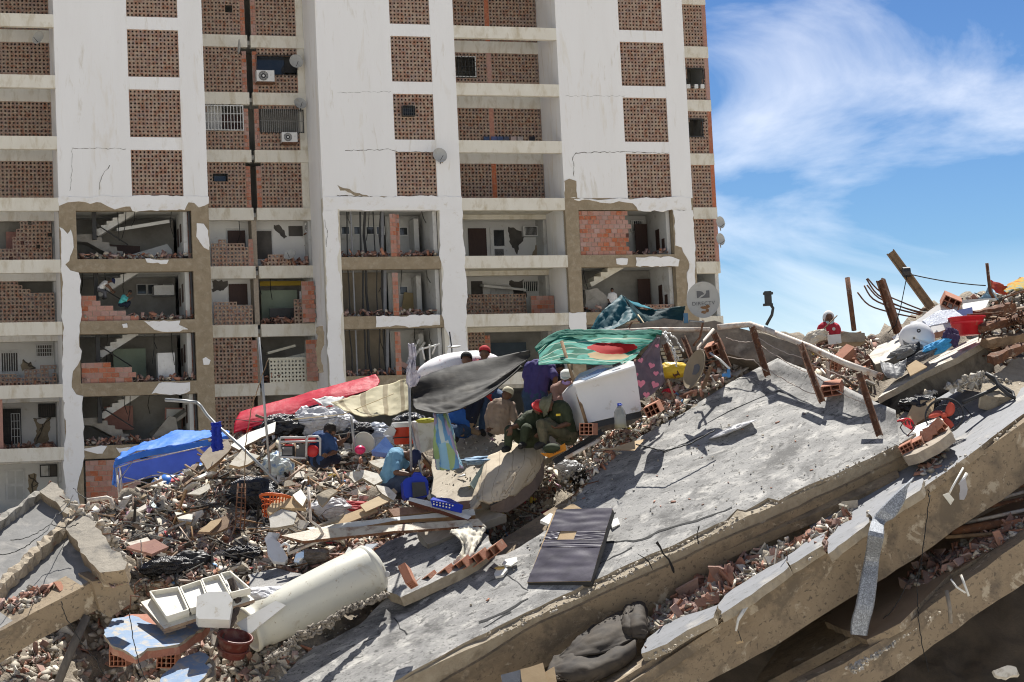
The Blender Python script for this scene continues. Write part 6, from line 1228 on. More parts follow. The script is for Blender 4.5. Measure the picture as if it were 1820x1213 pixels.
dt_, mw, r = dish(1250,534,32.8,.30,(-.12,-1,.02), 'big rusty grey satellite dish with printed emblem facing the camera', .90); 
# sun-bleached print: emblem and word
def onto(mw, x, y, r, sx=.9, flat=.14): return mw @ Vector((x*r*sx, y*r, flat*r*1.6*(x*x+y*y)+.006))
def flat_print(mw, pts, r, parent, name='printed_emblem', m=None):
    mb = MB(); V = [onto(mw,x,y,r) for x,y in pts]; c = sum(V, Vector())/len(V); mb.add(V, [tuple(range(len(V)))]); mb.build(name, m or dpr, parent)
for px0,px1 in ((-.38,-.22),):
    pass
sq = [(-.38,.12),(-.38,.52),(-.06,.52),(.05,.45),(.1,.33),(.05,.2),(-.06,.12)]; flat_print(mw, [(-.38,.12),(-.38,.52),(-.22,.52),(-.05,.48),(.04,.4),(.07,.33),(-.1,.28),(-.3,.13)], r, dt_); flat_print(mw, [(-.2,.12),(-.05,.19),(.1,.28),(.2,.4),(.2,.52),(.40,.52),(.40,.12)], r, dt_)
def text(s, mw, size, m, parent, ext=.001, name='lettering', align='CENTER'):
    cu = bpy.data.curves.new(name, 'FONT'); cu.body = s; cu.size = size; cu.align_x = align; cu.extrude = ext; cu.space_character = 1.1; o = bpy.data.objects.new('tmp', cu); COL.objects.link(o); dg = context.evaluated_depsgraph_get(); dg.update(); me = bpy.data.meshes.new_from_object(o.evaluated_get(dg)); bpy.data.objects.remove(o); me.materials.clear(); return link(name, me, m, parent, mw)
tm = mw @ Matrix.Translation((0,-.085*r/.3,0)); lt_ = text('DIRECTV', tm, .088, dpr, dt_)
for v in lt_.data.vertices: x_, y_ = v.co.x/r/.9, (v.co.y-.085*r/.3)/r; v.co.z += .14*r*1.6*(x_*x_+y_*y_)+.006
rm_ = mat('rust_stain', (.16,.07,.03), (.26,.16,.09), sc=14, rough=.9, bump=.3)
def blotch(cx, cy, rx, ry, seed):
    rr = random.Random(seed); V = [(cx+rx*math.cos(a)*rr.uniform(.7,1.1), cy+ry*math.sin(a)*rr.uniform(.7,1.1)) for a in [i*2*math.pi/18 for i in range(18)]]; flat_print(mw, V, r, dt_, 'rust_stain', rm_)
blotch(.1,-.42,.27,.11,1); blotch(.26,-.36,.13,.11,2); blotch(.0,-.68,.18,.1,3); blotch(-.1,-.4,.1,.07,4); blotch(.2,-.6,.12,.12,5)
tube('feed_arm', [(1250,570,32.8),(1244,600,32.9),(1232,615,32.9)], .02, rusty, dt_); tube('feed_arm', [(1225,571,32.6),(1250,573,32.7)], .016, galv, dt_); mb = MB(); mb.box(at(1219,566,32.55),(.07,.08,.16)); mb.build('feed_horn', col('blue_grey_plastic',(.08,.17,.27)), dt_)
d2_, mw2, r2 = dish(1240,659,32.0,.33,(-.95,-.45,.38), 'tan satellite dish hanging edge-on with blue tipped arm under the railing', .9, m=mat('dish_tan',(.30,.24,.16),(.24,.19,.12),rough=.6))
flat_print(mw2, [(-.38,-.2),(-.38,.3),(-.05,.34),(.2,.2),(.25,.05),(.2,-.1),(-.05,-.22)], r2, d2_)
tube('feed_arm', [(1262,628,32.1),(1280,640,31.9),(1297,656,31.8)], .018, pwhite, d2_); mb = MB(); mb.box(at(1295,664,31.75),(.05,.06,.13)); mb.box(at(1290,667,31.75),(.12,.06,.05)); mb.build('feed_horn', col('blue_plastic_cap',(.06,.2,.45)), d2_)
tube('support_bar', [(1240,655,32.3),(1241,618,32.6),(1268,586,33)], .026, wpipe, d2_)
def bdish(px, py, dpt, r, nrm, label, sx=1, out=.6):
    c = BP(dpt-out).on(px,py); t, mw, _ = dish(c, None, None, r, nrm, label, sx); e = BP(dpt).on(px+2,py+14); tube('mount_arm', [c+Vector((0,.03,0)), c+(e-c)*.5+Vector((0,0,-.1)), e], .03, drk, t, 6)
    tube('feed_arm', [c-Vector((0,0,r*.8)), c+Vector(nrm).normalized()*r*1.2-Vector((0,0,r*.4))], .015, drk, t, 5)
bdish(69,68,1.6,.33,(-.5,-1,.3),'tan satellite dish high in the left balcony opening'); bdish(427,84,RD_,.4,(-1,-.35,.1),'small dark dish seen nearly edge-on beside the wall seam',.5)
bdish(526,110,RD_,.36,(.4,-1,.2),'grey satellite dish with blue centre by the upper air conditioner'); bdish(533,185,RD_,.33,(.5,-1,.5),'pale satellite dish above the lower air conditioner')
bdish(781,277,0,.38,(.5,-1,.2),'light satellite dish fixed beside the cracked lattice window'); bdish(1279,396,RD_,.33,(.9,-1,.1),'upper satellite dish on the right corner of the block',1,.9); bdish(1279,426,RD_,.33,(.9,-1,.1),'lower satellite dish on the right corner of the block',1,.9)
bdish(516,454,RD_,.33,(-.3,-.8,.6),'broken satellite dish lying on the torn balcony ledge',1,.3)
def acunit(px, py, w_, h_, label, dpt=RD_):
    c = BP(dpt-.55).on(px,py); t = empty('air_conditioner', c, label, 'air conditioner', mat=Matrix.Translation(c) @ Matrix.Rotation(YAW,4,'Z')); mw = wmat(t); mb = MB(); mb.bb(-w_/2,w_/2,0,.4,-h_/2,h_/2); mb.build('casing', alu, t, mw)
    mb = MB(); mm = Matrix.Translation((-w_*.12,-.01,0)) @ Matrix.Rotation(RD(90),4,'X')
    for q in (.42,.33,.24): mb.lathe([(h_*q,0),(h_*q+.014,.012),(h_*q+.02,0)], 20, mm)
    mb.lathe([(0,.014),(h_*.1,.012),(h_*.1,0)], 12, mm); mb.build('fan_grille', alu, t, mw)
    mb = MB(); mb.lathe([(0,.002),(h_*.43,.002)], 20, mm); mb.build('fan_opening', drk, t, mw); mb = MB(); mb.bb(-w_/2,w_/2,.0,.55,-h_/2-.06,-h_/2-.01); mb.build('wall_bracket', rusty, t, mw)
acunit(472,135,.92,.58,'white air conditioner on the wall under the dark upper window'); acunit(515,244,.80,.5,'white air conditioner beneath the barred window'); acunit(551,405,.5,.5,'small fan unit in the corner of the torn balcony',RD_+1.2)
for i,(x,c_) in enumerate(((865,(.05,.08,.16)),(878,(.1,.12,.25)),(889,(.07,.1,.2)),(900,(.08,.09,.13)),(913,(.45,.35,.33)),(925,(.4,.35,.33)),(946,(.03,.03,.04)))):
    P = BP(RD_-.1); a = P.on(x-5,243); b = P.on(x+5,243); c = P.on(x+5,254-(i%2)*2); d_ = P.on(x-5,254-(i%2)*2); mb = MB(); mb.add([a,b,c,d_]+[v+BK*.05 for v in (a,b,c,d_)], [(0,1,2,3),(4,7,6,5),(0,4,5,1),(1,5,6,2),(2,6,7,3),(3,7,4,0)])
    mb.build('hanging_garment', col('garment%d' % i, c_), None, label=['dark navy garment','blue checked garment','mid blue garment','grey blue garment','pinkish garment','pale beige garment','black garment'][i]+' on the balcony washing line', cat='garment', group='washing on the balcony line')
# ================================================================ household things in the rubble
def panel(name, px, d, m, th=.03, yaw=0, tilt=0, jag=None, seed=0, parent=None, **k):
    c = (sum(p[0] for p in px)/len(px), sum(p[1] for p in px)/len(px)); return plate(name, FP(c[0], c[1], d, yaw, tilt), px, th, m, parent, jag, seed, **k)
# white chest freezer / washer
fz = empty('chest_freezer', at(1085,720,31.9), 'large dirty white chest freezer tilted under the green cloth', 'freezer')
fe = mat('dirty_white_enamel', (.74,.73,.71), (.69,.68,.66), sc=2, rough=.35, bump=.05, dirt=(.38,.30,.19), ds=3.2, dt=(.6,.74))
F1 = pl3((1024,680,31.6),(1139,735,31.8),(1125,650,32.0)); plate('cabinet', F1, [(1021,683),(1030,672),(1125,646),(1129,650),(1140,728),(1138,731),(1046,752),(1041,749)], .62, fe, fz)
plate('cabinet_base', F1.off(-.02), [(1046,753),(1139,732),(1141,742),(1048,763)], .55, drk, fz)
T1 = pl3((1021,681,31.55),(1126,647,31.95),(1110,636,32.6)); plate('lid', T1.off(.02), [(1018,684),(1128,650),(1126,643),(1112,640),(1075,646),(1030,664),(1020,676)], .03, [mat('lid_grey',(.60,.62,.64),(.5,.52,.54),rough=.3,dirt=(.4,.36,.3),ds=4), fe], fz)
plate('control_panel', T1.off(.035), [(1070,648),(1095,640),(1110,640),(1108,646),(1080,652)], .03, fe, fz); plate('lid_glass', T1.off(.028), [(1030,674),(1062,657),(1082,654),(1060,668),(1040,676)], .006, mat('blue_grey_glass',(.22,.27,.32),rough=.15,bump=0), fz)
post('handle', (1089,651,31.75),(1103,646,31.8), .04, fz, drk); 
for i,(a,b) in enumerate((((1042,690),(1055,706)),((1052,700),(1057,708)))): flat_strip(F1, [a,b], .02, i, fz, .004, 'grey_streak', MATS['lid_grey'])  # flat grey strips laid on the cabinet face
# water bottle
def bottle(px, py, d, h, r, label, body, cap, rot=None, cat='bottle', liquid=None):
    c = at(px,py,d); t = empty('bottle', c, label, cat); m = Matrix.Translation(c) @ (rot.to_4x4() if rot else Matrix()); mb = MB(); mb.lathe([(0,0),(r,.0),(r*1.02,h*.08),(r*.97,h*.3),(r,h*.5),(r*.95,h*.66),(r*.5,h*.85),(r*.25,h*.9),(r*.25,h*.95)], 18, m); mb.build('bottle_body', body, t, None, True)
    mb = MB(); mb.lathe([(r*.34,h*.9),(r*.36,h*1.0),(0,h*1.01)], 14, m); mb.build('cap', cap, t, None, True)
    if liquid: mb = MB(); mb.lathe([(0,.008),(r*.93,.008),(r*.93,h*.17),(0,h*.17)], 18, m); mb.build('oil', liquid, t)
    return t
clearp = mat('clear_plastic', (.62,.64,.62), (.7,.72,.7), rough=.15, bump=.1, trans=.3); blucap = col('blue_cap',(.02,.06,.45),rough=.4)
p = clearp.node_tree.nodes['Principled BSDF']; p.inputs['Transmission Weight'].default_value = .75
bottle(1103,762,31.2,.40,.095,'large clear bottle with a little yellow oil, blue cap, before the freezer',clearp,blucap,liquid=col('yellow_oil',(.5,.36,.05),rough=.1))
tube('handle', [(1098,724,31.15),(1099,720,31.1),(1106,720,31.1)], .008, blucap, bpy.data.objects['bottle'], 6)
def hollow_brick(px, py, d, w_, h_, l_, rz, rx, ry, label, nx=3, nz=3, m=None, cat='hollow brick', name='hollow_brick', mm=None):
    c = mm if mm is not None else at(px,py,d); R = Matrix.Rotation(RD(rz),3,'Z') @ Matrix.Rotation(RD(rx),3,'X') @ Matrix.Rotation(RD(ry),3,'Y'); mb = MB(); t = .014
    mb.box(c+R@Vector((0,0,h_/2-t/2)), (w_,l_,t), R); mb.box(c-R@Vector((0,0,h_/2-t/2)), (w_,l_,t), R); mb.box(c+R@Vector((w_/2-t/2,0,0)), (t,l_,h_-2*t-.002), R); mb.box(c-R@Vector((w_/2-t/2,0,0)), (t,l_,h_-2*t-.002), R)
    for i in range(1,nx): mb.box(c+R@Vector((-w_/2+w_*i/nx,.002,0)), (t*.8,l_-.01,h_-2*t-.002), R)
    for i in range(1,nz): mb.box(c+R@Vector((0,.004,-h_/2+h_*i/nz)), (w_-2*t-.002,l_-.02,t*.8), R)
    mb.box(c+R@Vector((0,l_*.3,0)), (w_-.03,.01,h_-.03), R)
    o = mb.build(name, m or mat('clay_block',(.44,.20,.13),(.36,.16,.10),sc=6,bump=.4,dirt=(.5,.36,.26),ds=6,dt=(.55,.7)), None, label=label, cat=cat); return o
hollow_brick(1046,763,31.2,.22,.19,.38,-14,2,3,'hollow clay block with nine holes standing below the freezer'); hollow_brick(1162,727,31.6,.24,.18,.36,-14,10,-22,'tilted hollow clay block right of the freezer',3,2)
hollow_brick(1497,636,32.2,.15,.2,.5,-48,30,30,'long hollow block sliding under the railing pipe',2,3); hollow_brick(1690,536,33.0,.3,.2,.3,-10,20,28,'broken hollow block on top of the leaning wall panel',3,2); hollow_brick(300,1172,28.6,.28,.22,.3,-6,4,4,'hollow block in the dark hollow lower left',4,3); hollow_brick(215,1168,28.9,.26,.24,.3,-8,4,2,'second hollow block in the dark hollow at left',4,3); hollow_brick(1480,690,31.3,.3,.18,.3,-20,20,-5,'clay block near the end of the railing',2,2); hollow_brick(1270,620,33,.25,.2,.3,-20,20,-15,'clay block between the railing posts',2,2)
hollow_brick(725,1024,28.2,.26,.12,.3,40,55,40,'upturned ribbed brick lump just right of the water tank end',4,1)
# black wrapped door panel
bp_ = empty('wrapped_panel', S1.on(1015,970), 'large flat panel wrapped in torn black plastic on the roof slab', 'panel')
Q1 = S1.on(937,1034)+S1.n*.06; Q2 = S1.on(1052,1030)+S1.n*.10; Q3 = S1.on(1088,906)+S1.n*.42; PQ = Pl(Q1, (Q2-Q1).cross(Q3-Q1) if (Q2-Q1).cross(Q3-Q1).dot(Q1) < 0 else -(Q2-Q1).cross(Q3-Q1), Q2-Q1)
pur = mat('purple_black_film', (.085,.075,.10), (.035,.03,.042), sc=2, rough=.4, bump=.12, bs=9, spec=.4, stretch=(1,2,1), bdist=.02)
plate('panel_body', PQ, [(937,1036),(1050,1034),(1089,905),(1000,907),(985,908)], .10, [card, drk], bp_)
inv = PQ.mat().inverted()
def filmpatch(px, h, seed): 
    V = []; F = []; n = 26
    A, Bq, C_, D_ = [PQ.on(*q) for q in px]
    for j in range(n+1):
        for i in range(n+1): u, v = i/n, j/n; q = (A*(1-u)+Bq*u)*(1-v)+(D_*(1-u)+C_*u)*v; V.append(q+PQ.n*(h+.007*mnoise.noise(Vector((u*3+seed,v*6,seed)))+.010*abs(mnoise.noise(Vector((u*1.5+v,v*3,seed+4.))))))
    for j in range(n):
        for i in range(n): F.append((j*(n+1)+i, j*(n+1)+i+1, (j+1)*(n+1)+i+1, (j+1)*(n+1)+i))
    link('plastic_film', mesh('plastic_film', V, F, True), pur, bp_)
filmpatch([(937,1036),(1051,1034),(1068,974),(962,976)], .012, 1); filmpatch([(962,975),(1068,974),(1073,960),(968,961)], .012, 5); filmpatch([(968,960),(990,960),(996,946),(974,946)], .012, 2); filmpatch([(1020,960),(1073,960),(1077,945),(1026,946)], .012, 3); filmpatch([(974,946),(1077,945),(1090,904),(990,907)], .012, 4)
# water tank
tk = empty('water_tank', at(560,1080,29.2), 'long yellowish white plastic tank lying across the slab', 'tank')
tkm = mat('translucent_tank_plastic', (.68,.66,.55), (.61,.60,.52), sc=1.5, rough=.33, bump=.04, dirt=(.30,.27,.2), ds=2, dt=(.66,.8), spec=.5)
speckle(tkm, 2.5, (.48,.43,.32), (.58,.68)); speckle(tkm, 14, (.34,.29,.2), (.62,.66)); a = at(447,1118,28.6)+Vector((0,0,.0)); b = at(664,1012,29.6); ax = (b-a).normalized(); L0 = (b-a).length; mw = Matrix.Translation(a) @ ax.to_track_quat('Z','Y').to_matrix().to_4x4()
mb = MB(); R0 = .40; mb.lathe([(R0*.80,-.06),(R0*.86,-.05),(R0*.86,.0),(R0*.80,.03),(R0*.80,.16),(R0*.86,.19),(R0*.92,.5),(R0*.96,L0*.4),(R0*1.0,L0*.7),(R0*1.0,L0*.93),(R0*.97,L0*.985),(R0*.9,L0*1.01),(R0*.7,L0*1.03),(0,L0*1.04)], 48, mw); mb.build('tank_shell', tkm, tk, None, True)
mb = MB(); mb.lathe([(R0*.80,-.06),(R0*.72,-.05),(R0*.7,.2),(0,.22)], 40, mw); mb.build('tank_neck', tkm, tk, None, True)
mb = MB(); mb.lathe([(R0*.985,L0*.95),(R0*1.02,L0*.965),(R0*1.02,L0*.98),(R0*.97,L0*.99)], 48, mw); mb.build('tank_rim', tkm, tk, None, True)
mb = MB(); mb.lathe([(0,.004),(.045,.004),(.05,-.02)], 14, Matrix.Translation(at(687,1021,29.28)) @ Vector((-.2,-1,.1)).to_track_quat('Z','Y').to_matrix().to_4x4()); mb.build('tank_plug', MATS['lid_grey'], tk)
pt = FP(455,1078,28.4,0,35); plate('white_shelf_part', pt, [(420,1108),(490,1068),(508,1076),(440,1130),(432,1122)], .02, pwhite, None, label='white plastic tray jammed behind the tank mouth', cat='tray')
blob('crumpled_sheet', at(475,1060,28.9), (.3,.2,.14), mat('white_sheet_film',(.75,.75,.76),(.6,.6,.62),rough=.5), .3, 2.5, 5, 4, sharp=.8, label='crumpled white sheet behind the lower tank end', cat='sheet')
def ragrope(pts, r, m, seed, **k):
    rnd = random.Random(seed); P = [at(*p) for p in pts]; Q = []; 
    for a_, b_ in zip(P,P[1:]):
        for j in range(26): t = j/26; Q.append(a_+(b_-a_)*t+Vector([rnd.uniform(-r,r)*1.1 for _ in range(3)]))
    mb = MB(); mb.tube(Q, [r*rnd.uniform(.35,1) for _ in Q], 7); return mb.build('twisted_rag', m, None, None, True, **k)
rag = mat('dirty_grey_rag', (.34,.30,.25), (.24,.21,.17), sc=12, bump=1, bs=40)
for i in range(3): ragrope([(470+i*4,1180-i*5,27.7+.1*i),(530,1140-i*6,28.0),(590,1110-i*5,28.3),(612,1085,28.5),(660,1072-i*3,28.8),(688,1056,29.0)], .035, rag, i, label=['dusty frayed cloth strip along the underside of the tank','middle frayed cloth strip along the tank','upper frayed cloth strip against the tank'][i], cat='cloth', group='frayed strips by the tank')
# red brown pot, bottle, branch, shelves
pot = mat('red_brown_plastic', (.13,.032,.024), (.11,.028,.02), rough=.4, bump=.05, dirt=(.2,.12,.09), ds=5); pc = at(412,1150,27.9)
pt_ = empty('plant_pot', pc, 'round red brown plastic pot below the tank mouth', 'pot'); mw = Matrix.Translation(pc+Vector((0,0,-.12))) @ Matrix.Rotation(RD(14),4,'Y') @ Matrix.Rotation(RD(18),4,'X'); mb = MB(); mb.lathe([(.18,0),(.235,.26),(.26,.27),(.26,.30),(.235,.305),(.22,.27),(.16,.03),(0,.03)], 32, mw); mb.build('pot_body', pot, pt_, None, True)
mb = MB(); mb.lathe([(.21,.10),(.232,.105),(.232,.125),(.215,.13)], 32, mw); mb.build('pot_band', pot, pt_, None, True)
bottle(372,1198,27.6,.16,.05,'small white bottle with dark cap standing by the red pot',pwhite,drk)
tube('charred_branch', [(388,1150,27.9),(395,1120,28.0),(406,1105,28.1),(418,1088,28.2),(424,1072,28.3),(420,1055,28.4),(412,1034,28.5),(409,1028,28.5)], .055, mat('charred_bark',(.12,.095,.08),(.05,.04,.035),sc=8,bump=1,bs=20,stretch=(3,3,.6)), None, 10, label='twisted charred wood standing between shelf and tank', cat='branch')
sh = empty('plastic_shelf_rack', at(330,1070,28.2), 'creamy white plastic drawer fronts stacked on the left rubble', 'drawer unit'); SHP = pl3((285,1112,27.9),(450,1065,28.3),(400,1030,28.9))
speckle(pwhite, 6, (.48,.41,.3), (.58,.66)); creamp = mat('cream_plastic', (.74,.72,.64), (.68,.65,.55), rough=.4, bump=.05, dirt=(.42,.3,.16), ds=5, dt=(.58,.75))
plate('base_sheet', SHP, [(250,1070),(292,1118),(452,1066),(405,1022)], .05, [creamp, wood_r], sh); plate('base_sheet', SHP.off(-.06), [(248,1074),(292,1124),(330,1112),(330,1080)], .03, [wpipe, wood_r], sh)
for i,pp in enumerate([[(268,1058),(298,1102),(336,1090),(318,1050)],[(322,1050),(340,1088),(372,1078),(358,1038)],[(360,1036),(376,1074),(410,1062),(390,1028)],[(394,1026),(412,1060),(445,1052),(410,1022)]]):
    plate('drawer_front', SHP.off(.05+.012*i), pp, .05, [pwhite, creamp], sh)
    for a_,b_ in zip(pp, pp[1:]+pp[:1]): A_, B_ = SHP.off(.055+.012*i).on(*a_), SHP.off(.055+.012*i).on(*b_); mb = MB(); e_ = (B_-A_).normalized(); s_ = e_.cross(SHP.n); mb.box((A_+B_)/2+SHP.n*.03, ((B_-A_).length,.02,.07), Matrix((e_,s_,SHP.n)).transposed()); mb.build('drawer_rim', creamp, sh)
plate('plastic_basket', pl3((350,1098,27.7),(410,1090,27.8),(400,1056,28.0)), [(350,1060),(348,1094),(352,1100),(408,1102),(414,1066),(404,1052),(372,1052)], .22, pwhite, None, label='upturned white plastic basket leaning on the drawer fronts', cat='basket')
# blue painted wall fragments
blup = mat('blue_painted_plaster', (.19,.28,.42), (.26,.34,.46), sc=3, rough=.8, bump=.3, dirt=(.42,.39,.34), ds=5, dt=(.48,.6))
BF = pl3((190,1120,28.2),(360,1130,28.0),(300,1090,28.9)); w1 = empty('blue_wall_fragment', BF.on(260,1120), 'broken brick wall piece with blue paint under the plastic drawers', 'wall fragment'); plate('painted_face', BF, [(185,1118),(200,1100),(235,1094),(262,1106),(290,1112),(360,1098),(372,1108),(345,1128),(318,1145),(262,1152),(240,1168),(205,1150),(190,1135)], .04, [blup, edge2_m], w1, (.12,.035), 1)
plate('brick_layer', BF.off(-.045), [(200,1150),(240,1166),(262,1155),(318,1148),(345,1130),(372,1112),(366,1092),(230,1092),(200,1110)], .13, brick_m, w1, (.15,.04), 2)
BF2 = pl3((290,1200,27.4),(370,1195,27.3),(350,1165,27.9)); w2 = empty('blue_wall_fragment', BF2.on(330,1190), 'lower blue painted slab piece at the bottom beside the red pot', 'wall fragment'); plate('painted_face', BF2, [(286,1205),(318,1172),(355,1158),(372,1168),(364,1180),(374,1188),(350,1215),(300,1228)], .05, [blup, edge2_m], w2, (.12,.035), 3); plate('brick_layer', BF2.off(-.055), [(290,1215),(320,1180),(378,1172),(382,1200),(350,1230)], .15, edge2_m, w2, (.15,.04), 4)
panel('blue_board', [(253,882),(268,879),(290,905),(275,916),(268,915)], 33.4, [mat('sky_blue_board',(.25,.42,.62),(.22,.38,.58),sc=4,bump=.1), edge2_m], .05, 10, 50, (.08,.012), 2, label='light blue board fragment on the left crest of the rubble', cat='board')
panel('arched_panel', [(236,890),(240,878),(262,876),(268,880),(250,898)], 33.8, [col('grey_green_board',(.5,.5,.42)), card], .04, 0, 50, (.08,.01), 3, label='curved pale board behind the light blue fragment', cat='board')
# orange basket
ob_ = empty('orange_basket', at(492,900,31.1), 'broken orange plastic laundry basket on the rubble', 'basket'); og = mat('orange_plastic', (.62,.13,.03), (.55,.11,.025), rough=.4, bump=.03)
c = at(492,885,31.1); mw = Matrix.Translation(c) @ Matrix.Rotation(RD(8),4,'Y') @ Matrix.Rotation(RD(-14),4,'X'); mb = MB(); n = 36
mb.lathe([(.255,.0),(.27,.012),(.285,.0),(.27,-.03),(.25,-.035),(.25,0)], n, mw); mb.build('basket_rim', og, ob_, None, True)
mb = MB()
for i in range(30):
    a_ = 2*math.pi*i/30; 
    if 2.6 < a_ < 4.2: continue
    mb.tube([mw@Vector((.25*math.cos(a_),.25*math.sin(a_),-.02)), mw@Vector((.2*math.cos(a_+.06),.2*math.sin(a_+.06),-.30))], .013, 5)
for z in (-.08,-.16,-.24): mb.lathe([(.247+z*.17,z-.01),(.252+z*.17,z),(.247+z*.17,z+.01)], 30, mw)
mb.build('basket_lattice', og, ob_)
# generator
gn = empty('generator', at(528,790,31.9), 'portable generator in a grey tube frame with red tank', 'generator'); gm_ = mat('grey_frame_paint',(.5,.5,.5),(.42,.42,.42),rough=.4); gx = lambda x,y,o=0: at(x,y,31.8+o)
for o_ in (0,.42):
    tube('frame_tube', [gx(497,812,o_),(gx(497,784,o_)),gx(499,778,o_),gx(544,778,o_)], .018, gm_, gn); tube('frame_tube', [gx(544,812,o_),gx(545,782,o_),gx(548,776,o_),gx(565,776,o_),gx(569,780,o_),gx(569,810,o_)], .018, gm_, gn); tube('frame_tube', [gx(497,812,o_),gx(544,815,o_)], .018, gm_, gn)
    tube('frame_tube', [gx(497,786,o_),gx(569,784,o_)], .016, gm_, gn)
for x in (497,544,569): tube('frame_tube', [gx(x,782,0),gx(x,782,.42)], .016, gm_, gn)
def gbox(x0,y0,x1,y1,d0,d1,m,name,par): 
    P = FP((x0+x1)/2,(y0+y1)/2,d0); plate(name, P, [(x0,y0),(x1,y0),(x1,y1),(x0,y1)], d1-d0, m, par)
gbox(506,777,560,787,31.88,32.15,mat('red_paint',(.5,.03,.03),(.42,.02,.02),rough=.3),'fuel_tank',gn); gbox(500,793,521,811,31.85,32.1,drk,'control_box',gn); gbox(526,790,543,812,31.9,32.15,col('engine_grey',(.12,.12,.12)),'engine',gn)
mb = MB(); 
for i in range(7): mb.tube([gx(502,796+i*2,.03),gx(519,796+i*2,.03)], .004, 4)
mb.build('vent_slats', gm_, gn); c = gx(555,802,.06); mb = MB(); mb.lathe([(0,.03),(.07,.03),(.10,0),(.10,-.08)], 20, Matrix.Translation(c) @ Matrix.Rotation(RD(90),4,'X')); mb.build('recoil_cover', MATS['red_paint'], gn, None, True); mb = MB(); mb.ball(gx(529,795,-.0), .028, 10, 8); mb.build('filler_cap', pwhite, gn, None, True)
gbox(506,790,521,793,31.84,31.9,MATS['red_paint'],'label_strip',gn)
# blue jerrycan
jc = empty('jerrycan', at(740,880,31.1), 'blue plastic fuel can with black front panel beside the squatting man', 'jerrycan'); bl = mat('royal_blue_plastic',(.02,.045,.40),(.018,.038,.33),rough=.35,bump=.05)
plate('can_body', FP(738,860,31.0,12,8), [(716,856),(722,850),(732,848),(736,840),(744,840),(750,846),(756,848),(761,856),(762,878),(757,884),(722,886),(718,880)], .26, bl, jc); plate('front_panel', FP(745,868,30.93,12,8), [(732,858),(755,857),(759,880),(734,885)], .03, drk, jc); tube('handle', [(734,848,31.1),(738,842,31.05),(746,842,31.05),(750,848,31.1)], .025, bl, jc)
# red cooler and white box
cl = empty('cooler', at(712,775,33), 'orange red cooler jug with white lid under the cream sheet', 'cooler'); c = at(718,790,33.2); mb = MB(); mb.lathe([(0,0),(.15,0),(.165,.02),(.185,.28)], 24, Matrix.Translation(c)); mb.build('cooler_body', mat('orange_red_plastic',(.55,.06,.025),(.5,.05,.02),rough=.4), cl, None, True); mb = MB(); mb.lathe([(.195,.28),(.2,.33),(.19,.37),(0,.375)], 24, Matrix.Translation(c)); mb.build('lid', pwhite, cl, None, True)
mb = MB(); mb.lathe([(.187,.1),(.19,.11),(.188,.12)], 24, Matrix.Translation(c)); mb.build('band', drk, cl)
panel('foam_box', [(742,752),(775,745),(774,795),(748,806)], 32.6, mat('dirty_foam',(.62,.61,.57),(.55,.53,.48),sc=4,dirt=(.35,.3,.22),ds=4), .5, 14, -6, label='dirty white foam box between the cooler and the hanging towel', cat='box')
blob('yellow_rag', at(760,748,32.5), (.2,.12,.04), mat('yellow_green_cloth',(.42,.40,.05),(.33,.32,.05)), .4, 3, 2, 3, label='yellow green rag draped on the foam box', cat='cloth')
# towel
def towelmat():
    m = mat('printed_towel', (.12,.36,.60), (.15,.42,.62), sc=2, rough=.9, bump=.3, bs=60, trans=.25); t = m.node_tree; N = t.nodes; L = t.links; uv = N.new('ShaderNodeUVMap'); vo = N.new('ShaderNodeTexVoronoi'); vo.inputs['Scale'].default_value = 4.6; mpp = N.new('ShaderNodeMapping'); mpp.inputs['Scale'].default_value = (1.4,.8,1); L.new(uv.outputs[0], mpp.inputs[0]); L.new(mpp.outputs[0], vo.inputs['Vector'])
    sp = N.new('ShaderNodeSeparateColor'); L.new(vo.outputs['Color'], sp.inputs[0]); cr = N.new('ShaderNodeValToRGB'); cr.color_ramp.interpolation = 'CONSTANT'; e = cr.color_ramp.elements; e[0].color = (.20,.42,.66,1); e[1].position = .3; e[1].color = (.45,.58,.28,1)
    for p_, c_ in ((.42,(.62,.72,.70,1)),(.66,(.50,.42,.58,1)),(.76,(.35,.6,.74,1))): q = e.new(p_); q.color = c_
    L.new(sp.outputs[0], cr.inputs[0]); L.new(cr.outputs[0], N['Principled BSDF'].inputs['Base Color'])
    for n in N:
        if n.type == 'BSDF_TRANSLUCENT': L.new(cr.outputs[0], n.inputs[0])
    return m
cloth('hanging_towel', [[(770,733,31.9),(784,731,31.9),(794,736,31.9)],[(774,765,31.8),(790,763,31.6),(803,766,31.8)],[(775,800,31.8),(796,800,31.5),(812,800,31.7)],[(781,836,31.7),(800,836,31.4),(826,832,31.6)]], towelmat(), 30, 44, .07, 4.5, (1,.15), .01, .01, seed=21, label='blue and green patterned towel hanging from the black tarp', cat='towel')
# mattress (two lobes)
mm_ = mat('soiled_mattress_fabric', (.58,.50,.38), (.48,.40,.29), sc=2, rough=.9, bump=.2, bs=30, dirt=(.36,.28,.19), ds=2.5, dt=(.55,.75), bdist=.02); speckle(mm_, 2.5, (.40,.32,.23), (.58,.68)); uvq = mm_.node_tree.nodes.new('ShaderNodeUVMap'); bq = mm_.node_tree.nodes.new('ShaderNodeTexBrick'); mpq = mm_.node_tree.nodes.new('ShaderNodeMapping'); mpq.inputs['Rotation'].default_value = (0,0,RD(82)); mm_.node_tree.links.new(uvq.outputs[0], mpq.inputs[0]); mm_.node_tree.links.new(mpq.outputs[0], bq.inputs['Vector']); bq.inputs['Scale'].default_value = 1; bq.inputs['Brick Width'].default_value = 6; bq.inputs['Row Height'].default_value = .17; bq.inputs['Mortar Size'].default_value = .007; bq.inputs['Mortar Smooth'].default_value = .6; bq.offset = .5
